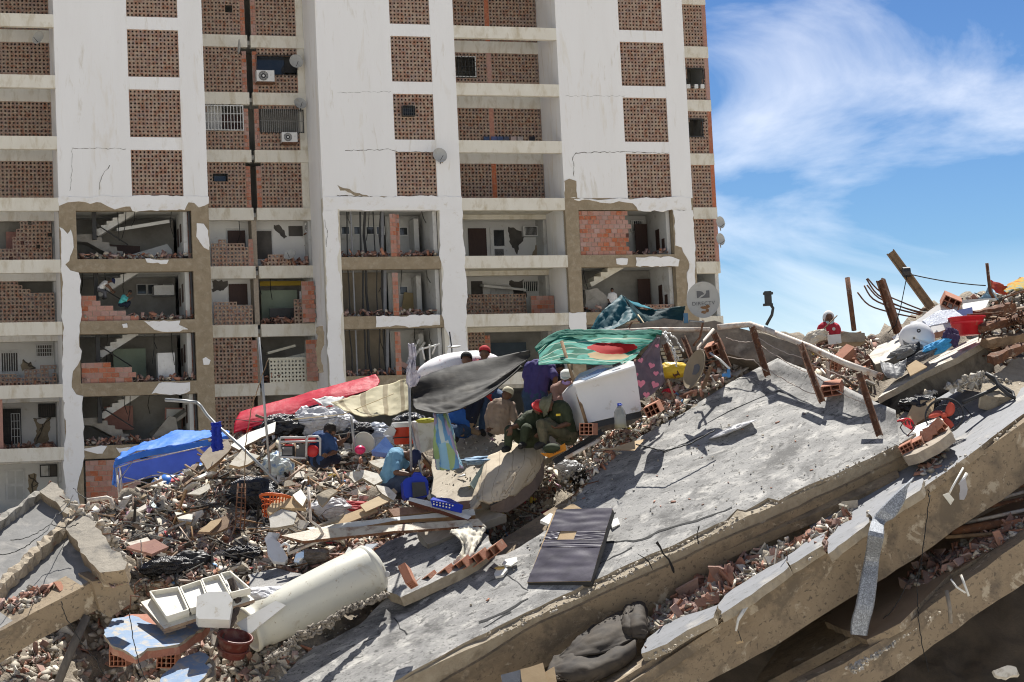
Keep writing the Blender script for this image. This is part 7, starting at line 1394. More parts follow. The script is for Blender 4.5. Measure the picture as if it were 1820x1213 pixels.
pq = mm_.node_tree.nodes['Principled BSDF']; sq_ = pq.inputs['Base Color'].links[0].from_socket; mq = mm_.node_tree.nodes.new('ShaderNodeMixRGB'); mq.inputs['Color2'].default_value = (.36,.29,.21,1); mm_.node_tree.links.new(bq.outputs['Fac'], mq.inputs[0]); mm_.node_tree.links.new(sq_, mq.inputs['Color1']); mm_.node_tree.links.new(mq.outputs[0], pq.inputs['Base Color'])
ms_ = mat('mattress_border', (.28,.22,.19), (.2,.155,.135), sc=3, bump=.5, bs=14)
mt_ = empty('mattress', at(900,850,31.1), 'soiled beige mattress folded over on the rubble below the seated pair', 'mattress')
cloth('mattress_top', [[(868,822,31.9),(905,800,32.0),(940,791,32.2),(958,800,32.1)],[(862,846,31.5),(900,832,31.4),(940,818,31.7),(957,824,31.9)],[(856,878,31.2),(882,866,31.0),(916,850,31.3),(945,848,31.6)],[(852,890,31.0),(872,896,30.8),(896,886,31.0),(925,866,31.4)]], mm_, 40, 40, .03, 4, (1,.15), .005, .08, seed=22, quilt=0, parent=mt_)
cloth('mattress_side', [[(958,800,32.1),(957,824,31.9),(945,848,31.6),(925,866,31.4),(896,886,31.0),(872,897,30.8)],[(966,816,32.3),(966,844,32.0),(955,870,31.7),(932,892,31.5),(902,910,31.2),(876,908,31.0)]], ms_, 50, 12, .02, 5, (1,.2), .008, .05, seed=23, parent=mt_)
rope('piping', [(958,800,32.05),(957,824,31.85),(945,849,31.55),(925,867,31.35),(896,887,30.95),(872,898,30.75)], .014, drk, mt_, n=5)
cloth('folded_cover', [[(868,822,31.85),(880,832,31.5)],[(848,866,31.4),(862,870,31.1)],[(840,892,31.1),(852,894,30.9)],[(822,912,30.9),(832,915,30.8)]], mm_, 14, 34, .03, 3, (1,.2), .008, .02, seed=24, parent=mt_)
for sx_ in (.3,.62): rope('seam', [(868+(958-868)*sx_-2,822-26*sx_-2,31.78),(862+95*sx_,846-24*sx_,31.42-.02),(856+88*sx_,878-30*sx_,31.0),(854+70*sx_,892-22*sx_,30.86)], .006, col('seam_brown',(.2,.15,.1)), mt_, n=5)
panel('pale_green_board', [(835,860),(858,826),(868,832),(866,850),(843,868)], 31.7, col('pale_mint_board',(.52,.62,.52)), .03, 15, 40, label='pale mint board behind the mattress', cat='board')
blob('blue_rag', at(862,818,32.0), (.35,.2,.05), mat('pale_blue_rag',(.3,.42,.55),(.2,.3,.42),sc=12), .5, 3, 8, 4, sharp=.8, label='crumpled blue rag on the pale floor panel', cat='cloth')
# white cloth on lower slab
cloth('white_trousers', [[(800,946,30.2),(832,934,30.4),(864,938,30.4)],[(812,954,30.0),(834,950,30.1),(858,950,30.2)],[(822,970,29.9),(836,972,29.8),(848,968,29.9)],[(818,990,29.7),(828,996,29.6),(840,990,29.7)],[(810,1006,29.6),(818,1008,29.5),(826,1002,29.6)]], mat('off_white_cloth',(.68,.64,.54),(.6,.56,.46),sc=4,rough=.85), 28, 44, .06, 4, (1,.4), .02, .012, seed=25, label='off white cloth trousers draped over the slab edge', cat='cloth')
# roof remnant left of the break
rp = empty('roof_slab_remnant', at(760,980,30), 'grey weathered roof piece behind the tank, left of the long break', 'concrete slab')
SR = pl3((700,1062,29.0),(880,955,30.2),(720,960,31.2)); plate('roof_top', SR, [(690,1052),(640,1000),(690,962),(745,942),(830,930),(868,952),(880,975),(820,1012),(760,1040),(712,1062)], .16, [roof_m, edge2_m], rp, (.2,.03), 3)
SR2 = pl3((470,1060,29.3),(540,1010,30.2),(440,1010,30.6)); plate('roof_top', SR2, [(440,1022),(490,1010),(535,1020),(560,1035),(520,1062),(480,1090),(445,1075)], .16, [roof_m, edge2_m], rp, (.2,.03), 4)
for i,(x0,y0) in enumerate(((760,1030),(790,1018),(820,1003),(850,990),(735,1044),(880,975))): hollow_brick(x0,y0+2,29.45-.0*i,.3,.14,.2,-30,20,-28,'broken clay tile edge number'.replace(' number','')+' along the long roof break, '+['second','third','fourth','fifth','lowest','uppermost'][i]+' from below' if i not in (4,5) else ['lowest','uppermost'][i-4]+' broken clay tile along the long roof break',2,1,name='clay_tile',cat='tile')
# collapsed timber frame planks (white painted door frames)
for i,(pts,d,mm2,th,lb) in enumerate([([(545,938),(842,904),(845,916),(700,926),(560,950)],30.6,[creamp,wood_r],.07,'long pale board across the rubble with a dark edge'),([(690,905),(850,888),(856,900),(700,918)],30.9,[mat('peeling_brown_board',(.20,.10,.065),(.30,.2,.14),sc=6,bump=.3),wood_r],.05,'peeling brown board below the jerrycan'),
   ([(728,884),(760,890),(838,918),(832,924),(780,906),(726,890)],30.7,[pwhite,mat('brown_red_edge',(.12,.045,.03))],.08,'white door frame piece slanting down to the right'),([(500,952),(560,940),(720,932),(850,922),(862,934),(700,944),(540,962)],30.3,[mat('cream_steel_sheet',(.60,.54,.42),(.5,.43,.32),sc=5,rough=.5,dirt=(.2,.1,.06),ds=5),rusty],.05,'cream metal door frame lying at the bottom of the plank pile'),
   ([(590,925),(640,905),(665,900),(672,908),(600,936)],30.9,[card,wood_r],.03,'splintered plywood strip at the left of the plank pile'),([(640,898),(700,868),(706,874),(690,892),(650,910)],31.1,[mat('raw_plywood',(.60,.47,.30),(.52,.4,.25),sc=3,stretch=(1,6,1)),wood_r],.02,'torn light plywood sheet sticking up')]):
    panel('board', pts, d, mm2, th, 4, 50, (.25,.008), i, label=lb, cat='board')
panel('light_plate', [(1225,792+0),(1240,780),(1238,790),(1228,800)], 31.6, card, .01, 0, 50, label='small cardboard scrap on the roof slab', cat='cardboard') if False else None
panel('cardboard_sheet', [(1058,799),(1090,799),(1128,801),(1148,780),(1120,786),(1090,796)], 31.0, [card, wood_r], .012, 0, 62, (.2,.01), 3, label='flat cardboard sheet lying at the top edge of the roof slab', cat='cardboard')
post('dark_rail', (985,822,31.0), (1070,768,31.5), .09, None, drk, label='black metal rail lying below the hollow block', cat='rail'); tube('pale_tube', [(1005,815,30.9),(1066,782,31.2)], .03, wpipe, None, label='pale tube lying parallel below the black rail', cat='tube')
oc = empty('orange_crate', at(990,800,31), 'torn orange box at the feet of the seated pair', 'box'); panel('box_side', [(970,806),(1004,788),(1007,800),(976,814)], 31.0, mat('bright_orange_card',(.70,.27,.03),(.62,.23,.03)), .012, 0, 20, parent=oc); panel('box_side', [(960,805),(970,806),(976,814),(966,810)], 31.0, MATS['bright_orange_card'], .012, -40, 20, parent=oc)
tx = FP(990,804,30.96,0,20).mat(); tx.translation = FP(990,804,30.96,0,20).p; text('3AE', tx @ Matrix.Rotation(RD(26),4,'Z'), .09, drk, oc)
blob('soft_headgear', at(980,797,30.9), (.14,.13,.08), olive, .1, 2, 1, 3, label='dark green cap lying by the orange box', cat='cap')
panel('orange_strip', [(655,843),(700,842),(690,852),(660,850)], 31.5, MATS['orange_plastic'], .01) if False else None
# milk crate
ck = empty('blue_crate', at(795,895,30.8), 'blue perforated plastic crate tipped on the planks', 'crate'); CK = pl3((765,892,30.6),(822,905,30.7),(815,895,31.0))
plate('crate_side', FP(792,893,30.6,-10,20), [(765,888),(768,900),(820,912),(823,898)], .02, bl, ck); plate('crate_side', CK.off(.08), [(765,888),(770,884),(800,886),(823,898)], .02, bl, ck)
mb = MB(); 
for r_ in range(2):
    for i in range(9): mb.lathe([(0,.004),(.014,.004),(.014,0)], 6, Matrix.Translation(at(771+i*5.6,891.5+i*1.25+r_*5,30.55)) @ Matrix.Rotation(RD(90),4,'X'))
mb.build('crate_holes', pwhite, ck)
# bags and crumpled stuff
for i,(x,y,r_,m_,lb,sh_) in enumerate([(455,878,(.42,.3,.26),bagk,'shiny black rubbish bag under the bent lamp pole',1),(500,760,(.4,.3,.22),bagk,'black rubbish bag behind the generator, left',1),(478,758,(.25,.2,.2),bagk,'black plastic heap left of the generator',1),(645,770,(.34,.25,.17),bagk,'black rubbish bag behind the pink bucket',1),(565,752,(.38,.25,.24),bagw,'big white plastic bag behind the seated man in blue',1),(595,748,(.2,.2,.2),bagw,'white plastic bag right of the big white bag',1),(610,752,(.22,.2,.16),bagw,'pale bag behind the short post',1),(545,745,(.2,.2,.2),bagw,'small white bag left of the big white bag',1),
   (675,778,(.3,.22,.22),mat('clear_bag_film',(.62,.66,.72),(.5,.55,.62),rough=.2,bump=.6,bs=16,trans=.3),'transparent crumpled bag beside the blue tub',1),(495,830,(.26,.22,.24),mat('printed_bag_film',(.68,.70,.74),(.05,.18,.45),a2=(.6,.66,.6),sc=6,rough=.4,bump=.5),'white bag printed in blue and green near the generator',.6),(728,748,(.26,.2,.12),bagk,'black bag on the cooler lid',1),(1022,842,(.2,.2,.16),bagk,'black bag lump right of the mattress',1),(1010,838,(.26,.22,.18),bagw,'dirty white bag next to the black lump',1),
   (798,905,(.22,.2,.15),bagw,'white bag behind the blue crate',1),(790,880,(.26,.22,.18),pwhite,'white plastic containers heap above the blue crate',.6),(835,882,(.22,.16,.14),bagw,'thin pink white bag left of the mattress',1),(586,905,(.34,.2,.17),bagw,'white foam and film lump in the middle rubble',1),(620,902,(.42,.2,.09),mat('red_net_film',(.62,.13,.13),(.55,.08,.09),rough=.7,trans=.35),'torn red mesh bag on the plank pile',1),(770,862,(.2,.16,.12),bagk,'black bag behind the blue fuel can',1),
   (1120,700,(.2,.2,.12),col('pale_teal_rag',(.2,.35,.4)),'pale teal rag right of the freezer',1),(1300,767,(.36,.22,.04),bagw,'flattened white plastic bag on the roof slab',1),(1190,700,(.12,.1,.08),col('red_wrapper',(.6,.03,.05)),'small red wrapper near the tan dish',1),(340,998,(.28,.18,.16),drk,'charred black box shell in the rubble',.8),(300,1008,(.4,.25,.14),bagk,'charred black sheet lump at the left of the heap',1),(430,985,(.3,.2,.12),bagk,'black cloth lump on the rubble left of the white basin',1),
   (560,990,(.26,.2,.12),rag,'grey wrinkled rag above the water tank',1),(1470,750,(.1,.1,.05),bagk,'tiny black wad on the slab edge',1),(1630,720,(.3,.2,.12),bagk,'black plastic wad left of the fan stand',1),(1000,705,(.1,.1,.1),bagw,'white cup shaped litter',1)]):
    if lb.startswith(('tiny','white cup')): continue
    on_s1 = x in (1300,); on_r = x in (1630,)
    c = S1.on(x,y)+S1.n*.03 if on_s1 else (at(x,y,30.9) if on_r else (at(x,y,dm(x,y)-.25) if x < 1100 else at(x,y,S1.on(x,y).dot(ray(x,y))/ray(x,y).length_squared)))
    if on_s1: sh_ = .35
    blob('plastic_bag' if 'bag' in lb else 'crumpled_lump', c, r_, m_, .3, 2.2, i, 4, sharp=sh_*.9, R=Matrix.Rotation(RD(-20 if on_s1 else 0),3,'Y'), label=lb, cat='bag' if 'bag' in lb else 'litter')
# basins, buckets
def basin(px, py, d, r1, r2, h, m, label, rx=0, ry=0, name='plastic_basin', cat='basin', slots=False):
    c = at(px,py,d); t = empty(name, c, label, cat); mw = Matrix.Translation(c) @ Matrix.Rotation(RD(ry),4,'Y') @ Matrix.Rotation(RD(rx),4,'X'); mb = MB(); mb.lathe([(0,0),(r1,0),(r2,h),(r2*1.07,h+.004),(r2*1.07,h-.015),(r2*1.0,h-.02)], 36, mw); mb.lathe([(0,.01),(r1*.96,.01),(r2*.97,h)], 36, mw); mb.build('basin_body', m, t, None, True)
    if slots:
        mb = MB(); 
        for i in range(16): a_ = 2*math.pi*i/16; mb.box(mw@Vector(((r1+r2)/2*1.02*math.cos(a_),(r1+r2)/2*1.02*math.sin(a_),h*.5)), (.02,.02,h*.55))
        mb.build('slot_row', drk, t)
    mb = MB(); mb.lathe([(r1*.4+r2*.6+.004,h*.62),(r1*.35+r2*.65+.01,h*.68),(r1*.3+r2*.7+.004,h*.74)], 36, mw); mb.build('ridge', m, t, None, True); return t
red_pl = mat('red_plastic_basin',(.62,.02,.03),(.55,.02,.03),rough=.35,bump=.03,dirt=(.45,.2,.12),ds=4,dt=(.6,.75))
basin(1720,596,32.0,.21,.285,.29,red_pl,'big red plastic basin on the right heap'); basin(1608,770,30.3,.13,.19,.12,red_pl,'red slotted basket half hidden behind the white topped brick piece',-40,-20,'plastic_basket','basket',True)
basin(638,795,32.6,.13,.17,.26,creamp,'cream bucket lying behind the short post',60,60,'bucket','bucket'); blob('pink_bowl', at(640,800,31.8), (.09,.09,.075), mat('pink_plastic',(.6,.03,.12),rough=.3), .02, 1, 1, 3, label='small bright pink bowl upside down', cat='bowl')
panel('blue_tub', [(660,802),(685,776),(704,800),(690,806)], 32.0, mat('blue_tub_plastic',(.08,.17,.5),(.2,.33,.65),sc=4,rough=.35), .15, 0, 30, label='translucent blue tub lying on its side', cat='tub')
panel('white_pillow_bag', [(680,772),(695,756),(704,765),(700,775)], 33.0, MATS['white_cloth'], .1, label='white folded cloth left of the cooler', cat='cloth')
# broken white basin and tap, white pipe
bs_ = empty('broken_washbasin', at(492,980,30.5), 'broken white ceramic basin half standing in the rubble', 'washbasin'); cer = mat('white_ceramic',(.72,.73,.74),(.66,.66,.66),rough=.25,bump=.02,dirt=(.5,.45,.38),ds=4,dt=(.6,.8))
panel('basin_shell', [(473,962),(483,953),(498,966),(512,992),(506,1000),(486,998),(476,985)], 30.3, cer, .06, 10, 40, parent=bs_); panel('basin_shell', [(470,958),(478,946),(496,948),(490,958),(474,970)], 30.6, cer, .05, -20, 30, parent=bs_); tube('tap', [(498,972,30.2),(506,966,30.2),(514,970,30.2),(512,982,30.2)], .02, cer, bs_)
tube('white_drain_pipe', [(548,866,30.3),(552,926,30.2),(568,938,30.2),(574,950,30.2),(572,960,30.2),(512,985,30.1)], .022, wpipe, None, label='bent white drain pipe standing by the plank pile', cat='pipe'); panel('blue_scrap', [(522,998),(526,985),(540,978),(540,990),(530,1000)], 29.9, blup, .03, 0, 40, label='blue painted shard above the water tank', cat='wall fragment'); panel('white_tray', [(612,985),(620,972),(634,985),(628,992),(614,990)], 29.8, pwhite, .1, 20, 40, label='white plastic tray piece right behind the tank', cat='tray')
panel('grey_scrap', [(640,980),(650,968),(672,966),(660,976),(645,984)], 29.9, mat('pale_grey_board',(.55,.57,.6)), .03, 0, 45, label='pale grey tile shard beside the white tray piece', cat='tile')
# boards on left heap
for i,(pts,d,m_,lb) in enumerate([([(410,792),(440,770),(490,750),(488,768),(440,790),(425,800)],33.2,[creamp,wood_r],'pale door panel lying behind the lamp pole'),([(408,826),(430,800),(462,810),(440,826),(425,830)],32.6,[plas_r,card],'white triangular board under the lamp pole'),([(355,815),(372,795),(405,782),(412,795),(385,822),(368,835)],33.0,[mat('stained_board',(.40,.34,.26),(.28,.23,.17),sc=5),wood_r],'stained curved board at the crest right of the tent'),([(310,910),(345,915),(340,928),(318,925)],32.3,[creamp,card],'pale plank piece mid heap'),
   ([(355,940),(380,925),(412,912),(404,938),(378,948)],31.6,[wood_r,wood_r],'rusty brown sheet lifted above a dark hollow'),([(352,945),(375,926),(395,922),(372,946)],31.5,[card,wood_r],'folded cardboard flap on the brown sheet'),([(474,905),(500,880),(530,885),(545,905),(500,902),(480,915)],30.8,[card,card],'curled beige cardboard on the orange basket'),([(478,918),(500,905),(528,912),(522,932),(480,938)],30.6,[mat('speckled_foam_board',(.55,.53,.48),(.46,.43,.37),sc=9),edge2_m],'speckled thick board below the cardboard'),([(520,880),(535,870),(545,885),(538,900)],30.9,[creamp,card],'cream cardboard piece right of the orange basket'),
   ([(225,965),(262,955),(268,962),(240,975)],31.2,[plas_r,edge2_m],'curved pale rim piece on the left heap'),([(225,972),(275,958),(300,972),(270,985)],31.0,[brick_m,brick_m],'large broken tile on the left heap'),([(1000,905),(1018,895),(1035,905),(1010,940),(985,945)],30.0,[card,card],'checked cardboard box flap left of the wrapped panel'),([(960,925),(978,912),(992,918),(975,932)],29.9,[pwhite,pwhite],'white food container left of the checked box'),([(1085,925),(1098,920),(1102,932),(1088,938)],29.6,[pwhite,pwhite],'white plate at the right edge of the wrapped panel'),
   ([(562,880),(590,868),(600,873),(572,900)],31.0,[edge2_m,edge2_m],'long concrete stick lump in the middle rubble'),([(585,925),(612,912),(600,925),(560,935)],30.5,[edge2_m,edge2_m],'mortar lump beside the red mesh'),([(640,835),(672,842),(680,855),(665,862),(645,850)],31.5,[plas_r,edge2_m],'large flat plaster slab in the central heap'),([(612,842),(640,838),(648,848),(630,858)],31.5,[plas_r,edge2_m],'flat plaster slab left of the large one'),([(655,820),(690,815),(700,822),(675,832)],31.8,[plas_r,edge2_m],'flat plaster slab at the top of the central heap'),([(668,862),(690,866),(705,880),(700,890),(680,878)],31.2,[plas_r,edge2_m],'slanting plaster slab lower in the central heap')]):
    panel('board' if 'board' in lb or 'plank' in lb or 'sheet' in lb else 'fragment', pts, d, m_, .05, 8, 48, (.12,.02), i+30, label=lb, cat='board' if 'board' in lb or 'plank' in lb else 'fragment')
# food trays on the roof
ft = empty('food_tray', S1.on(888,1018), 'open foam tray with leftover rice on the roof slab', 'food tray'); plate('tray_base', S1.off(.05), [(878,1020),(884,1008),(898,1005),(902,1012),(894,1022),(880,1025)], .04, pwhite, ft); plate('tray_lid', S1.off(.08), [(892,1003),(898,994),(918,990),(920,998),(908,1006)], .02, pwhite, ft); blob('rice', S1.on(890,1015)+S1.n*.05, (.08,.06,.025), mat('fried_rice',(.6,.42,.16),(.5,.33,.1),sc=40), .4, 5, 1, 3, ft)
# grey shell, shirt lumps on right heap
he = empty('appliance_shell', at(1630,604,32.2), 'empty white and grey moulded appliance shell on the right heap', 'appliance'); hm = mat('glossy_white_shell',(.74,.74,.74),(.68,.68,.68),rough=.2,bump=0,coat=.4)
bm_ = MB(); c = at(1628,603,32.0); RR = Matrix.Rotation(RD(-20),3,'Z') @ Matrix.Rotation(RD(25),3,'Y')
V = []; F = []; 
for i in range(13):
    for j in range(21): th = math.pi*(.02+.6*i/12); ph = 2*math.pi*j/20; V.append(c+RR@Vector((.27*math.sin(th)*math.cos(ph)*1.1,.2*math.cos(th)*-1,.27*math.sin(th)*math.sin(ph))))
for i in range(12):
    for j in range(20): 
        if 7 <= j <= 12 and i > 5: continue
        F.append((i*21+j, i*21+j+1, (i+1)*21+j+1, (i+1)*21+j))
o = link('shell', mesh('shell', V, F, True), hm, he); o.modifiers.new('t','SOLIDIFY').thickness = .02
panel('inner_tray', [(1602,598),(1612,590),(1636,600),(1640,616),(1632,622),(1606,610)], 31.85, mat('grey_inner_plastic',(.28,.27,.25),(.2,.19,.17),rough=.5), .04, -12, 30, parent=he)
mb = MB(); mb.lathe([(.012,0),(.03,.004),(.034,-.004)], 14, Matrix.Translation(at(1633,588,31.72)) @ Matrix.Rotation(RD(90),4,'X')); mb.build('hose_hole', drk, he)
for i,(x,y,r_,m_,lb) in enumerate([(1668,617,(.26,.14,.09),col('turquoise_blue_cloth',(.06,.33,.62),(.04,.25,.5)),'bright blue cloth crumpled beside the grey shell'),(1640,632,(.3,.14,.07),mat('checked_cloth',(.2,.2,.21),(.04,.04,.045),sc=22),'dark checked cloth crumpled below the blue cloth'),(1690,600,(.12,.12,.14),col('purple_dark_cloth',(.06,.04,.1)),'dark purple cloth below the red basin'),(1602,628,(.26,.12,.08),col('grey_cloth_b',(.18,.18,.18)),'grey cloth crumpled left of the checked cloth'),(1448,600,(.2,.1,.1),plas_r,'pale lump beside the white tray')]):
    blob('crumpled_cloth', at(x,y,31.5 if x != 1448 else 33), r_, m_, .35, 2.5, i+50, 4, sharp=.9, R=Matrix.Rotation(RD(-20),3,'Y'), label=lb, cat='cloth')
cloth('grey_mesh_sheet', [[(1564,640,31.2),(1588,648,31.1),(1612,636,31.1)],[(1568,660,31.0),(1592,664,30.9),(1610,656,31.0)],[(1576,670,30.9),(1592,673,30.85),(1606,665,30.9)]], mat('grey_mesh_film',(.32,.32,.32),(.24,.24,.24),rough=.5,trans=.2), 20, 14, .02, 4, label='hanging grey mesh sheet on the block edge', cat='sheet')
panel('tan_board', [(1610,652),(1628,640),(1648,652),(1618,668)], 31.0, card, .02, 0, 50, label='tan board piece on the white topped block', cat='board'); panel('white_tray', [(1470,596),(1494,594),(1496,610),(1473,613)], 33.0, pwhite, .03, 0, 5, label='white plastic tray with slot below the woman', cat='tray'); panel('stone_block', [(1495,594),(1500,590),(1537,592),(1538,606),(1532,608),(1496,608)], 33.1, edge2_m, .3, 0, 10, (.1,.015), 2, label='pale stone block right of the white tray', cat='block')
panel('silver_sheet', [(1640,570),(1668,552),(1695,550),(1712,562),(1690,572),(1650,580)], 32.2, mat('silvery_sheet',(.45,.48,.54),(.3,.32,.38),rough=.3,metal=.4), .02, 0, 45, (.2,.02), 4, label='curved silvery sheet left of the red basin', cat='sheet'); panel('plastic_cover', [(1694,554),(1728,546),(1730,560),(1700,566)], 32.4, col('navy_plastic',(.02,.05,.22),rough=.4), .03, 0, 40, label='dark blue plastic lid behind the red basin', cat='lid')
panel('plastic_tray', [(1712,540),(1758,533),(1750,552),(1730,555),(1708,548)], 32.9, pwhite, .04, 0, 50, label='upturned white plastic tray behind the basin', cat='tray'); panel('long_white_board', [(1698,534),(1770,530),(1772,534),(1700,541)], 33.4, pwhite, .05, 0, 10, label='long white board at the top of the right heap', cat='board')
tb = empty('twisted_rebar_nest', at(1790,580,32.5), 'tangle of rusty rebar loops at the far right', 'rebar')
rr = random.Random(5)
for i in range(16):
    x, y = rr.uniform(1745,1812), rr.uniform(530,640); rad = rr.uniform(8,20); P = [at(x+rad*math.cos(a_)*1.2+a_*3*rr.choice((1,1.3)), y+rad*.7*math.sin(a_), 31.9+rr.uniform(-.2,.2)+.05*a_) for a_ in [q*.45 for q in range(10)]]; P.append(P[-1]+Vector((rr.uniform(-.6,.6),.1,rr.uniform(-.4,.2)))); mb = MB(); mb.tube(P, .014, 5); mb.build('rebar', rusty, tb, None, True)
for i,(a_,b_,w_) in enumerate([((1740,585,31.8),(1815,565,32.2),.14),((1750,610,31.6),(1820,600,32),.18),((1735,560,32.2),(1800,545,32.6),.16),((1760,640,31.3),(1822,615,31.6),.16)]): slabbox('broken_beam_piece', a_[:2], b_[:2], a_[2], b_[2], w_, w_*.8, timber if i == 1 else rusty, None, i, 8, .02, label=['upper','middle wooden','topmost','lowest'][i]+' rusty beam piece in the far right tangle', cat='beam')
# fan
fn = empty('pedestal_fan', at(1684,738,30.1), 'black pedestal fan with orange blades lying on the grey slab', 'fan')
c = at(1678,738,30.0); nrm = Vector((-.35,-1,.45)).normalized(); mwf = Matrix.Translation(c) @ nrm.to_track_quat('Z','Y').to_matrix().to_4x4(); mb = MB()
for rad, z in ((.285,0),(.285,-.04),(.22,-.1),(.14,-.13)): 
    mb.tube([mwf@Vector((rad*math.cos(2*math.pi*i/36),rad*math.sin(2*math.pi*i/36),z)) for i in range(37)], .010 if rad > .25 else .004, 6)
for i in range(40): a_ = 2*math.pi*i/40; mb.tube([mwf@Vector((r_*math.cos(a_+tw),r_*math.sin(a_+tw),z)) for r_,z,tw in ((.285,-.02,0),(.24,-.09,.06),(.16,-.125,.15),(.06,-.135,.3))], .003, 4)
mb.build('guard', drk, fn); orp = mat('coral_plastic',(.66,.12,.07),(.6,.1,.06),rough=.35,bump=0)
for k_ in range(3):
    V = []; F = []; a0 = 2*math.pi*k_/3+.5; n = 10
    for i in range(n+1):
        t = i/n; r_ = .045+.19*t; wd_ = .03+.065*math.sin(math.pi*min(1,t*.85+.05))
        for q in (-1,0,1): an = a0+.55*t+q*wd_/r_*.8; V.append(mwf@Vector((r_*math.cos(an), r_*math.sin(an), -.02+q*.022)))
    for i in range(n):
        for q in range(2): F.append((i*3+q, i*3+q+1, i*3+q+4, i*3+q+3))
    o = link('blade', mesh('blade', V, F, True), orp, fn); o.modifiers.new('t','SOLIDIFY').thickness = .006
mb = MB(); mb.lathe([(0,.03),(.04,.025),(.048,-.03)], 20, mwf); mb.build('hub', orp, fn, None, True); mb = MB(); mb.lathe([(.05,-.1),(.075,-.14),(.07,-.22),(0,-.24)], 20, mwf); mb.build('motor', drk, fn, None, True)
tube('pole', [(1712,716,30.3),(1762,694,30.6),(1776,686,30.7)], .03, drk, fn); tube('base_ring', [(1752,664,30.7),(1768,672,30.6),(1774,686,30.5),(1790,700,30.4),(1803,708,30.4),(1800,698,30.5),(1775,684,30.7),(1752,664,30.7)], .03, drk, fn); rope('power_cable', [(1712,722,30.25),(1728,740,30.2),(1716,752,30.0)], .007, wire, fn)
# white topped brick wall piece with open blocks
wb = empty('brick_wall_fragment', at(1640,780,29.8), 'white plastered brick wall piece broken open, lying below the fan', 'wall fragment'); WB = pl3((1600,800,29.5),(1650,765,29.7),(1640,755,30.2))
plate('plaster_face', WB, [(1592,778),(1600,768),(1640,752),(1668,742),(1676,746),(1655,768),(1640,778),(1612,786),(1598,792)], .03, [white_p, edge2_m], wb, (.12,.015), 1); plate('mortar_bed', WB.off(-.06), [(1598,796),(1640,780),(1672,750),(1686,758),(1690,768),(1660,790),(1630,806),(1606,812)], .16, mortar_m, wb, (.12,.02), 2)
for i,(x,y,rz,rx,ry) in enumerate([(1612,795,-20,15,-25),(1632,787,-20,25,-25),(1655,770,10,60,-40),(1668,758,30,40,-60),(1648,778,-40,70,10),(1674,768,0,20,50)]):
    o = hollow_brick(x,y,29.45,.2,.13,.16,rz,rx,ry,'x',3 if i < 2 else 2,2 if i < 2 else 1,name='brick'); o.parent = wb; o.matrix_parent_inverse = wmat(wb).inverted(); del o['label']; del o['category']
panel('tan_board_stack', [(1622,720),(1636,712),(1662,708),(1658,735),(1600,768),(1612,740)], 30.6, [card, wood_r], .06, 0, 40, (.2,.01), 3, label='tan cardboard boards leaning behind the fan', cat='cardboard'); panel('dark_flap', [(1560,768),(1600,740),(1640,700),(1625,735),(1600,765)], 30.7, [grey_c, drk], .03, 0, 50, label='dark grey sheet left of the tan boards', cat='sheet')
# hanging metal strip and fluorescent lamp wires on the fascia
ms2 = empty('hanging_metal_strip', at(1560,1000,28.3), 'long speckled galvanised strip hanging bent over the slab edges', 'metal strip'); V = []; F = []
prof = [(1625,850,1610,868,28.75),(1590,882,1605,890,28.5),(1568,905,1588,918,28.3),(1553,925,1570,930,28.1),(1546,950,1568,955,28.0),(1540,990,1560,992,27.9),(1532,1030,1556,1032,27.8),(1524,1075,1550,1078,27.7),(1516,1105,1542,1108,27.7),(1515,1128,1538,1130,27.7)]
def crp(P, n):
    o = []
    for i in range(n+1):
        t = i/n*(len(P)-1); j = min(int(t), len(P)-2); f = t-j; a_,b_,c_,d_ = [np.array(P[max(0,min(len(P)-1,j+q))]) for q in (-1,0,1,2)]; o.append(.5*((2*b_)+(c_-a_)*f+(2*a_-5*b_+4*c_-d_)*f*f+(3*b_-a_-3*c_+d_)*f**3))
    return o
prof = [(a_,b_,c_,d__,(min(dep(E2_,a_,b_),dep(S2,a_,b_))-(.5 if i_ < 3 else .25) if i_ < 5 else e_)) for i_,(a_,b_,c_,d__,e_) in enumerate(prof)]
for (x0,y0,x1,y1,d_) in crp(prof, 40): V += [at(x0-2,y0,d_-.0), at(x0,y0,d_-.03), at(x1,y1,d_-.03), at(x1+2,y1,d_)]
for i in range(40):
    for q in range(3): F.append((i*4+q, i*4+q+1, i*4+q+5, i*4+q+4))
spk = mat('speckled_zinc', (.16,.165,.175), (.30,.32,.35), sc=26, rough=.5, metal=.3, bump=.2, dirt=(.44,.47,.5), ds=55, dt=(.5,.58)); o = link('strip', mesh('strip', V, F), spk, ms2); o.modifiers.new('t','SOLIDIFY').thickness = .012
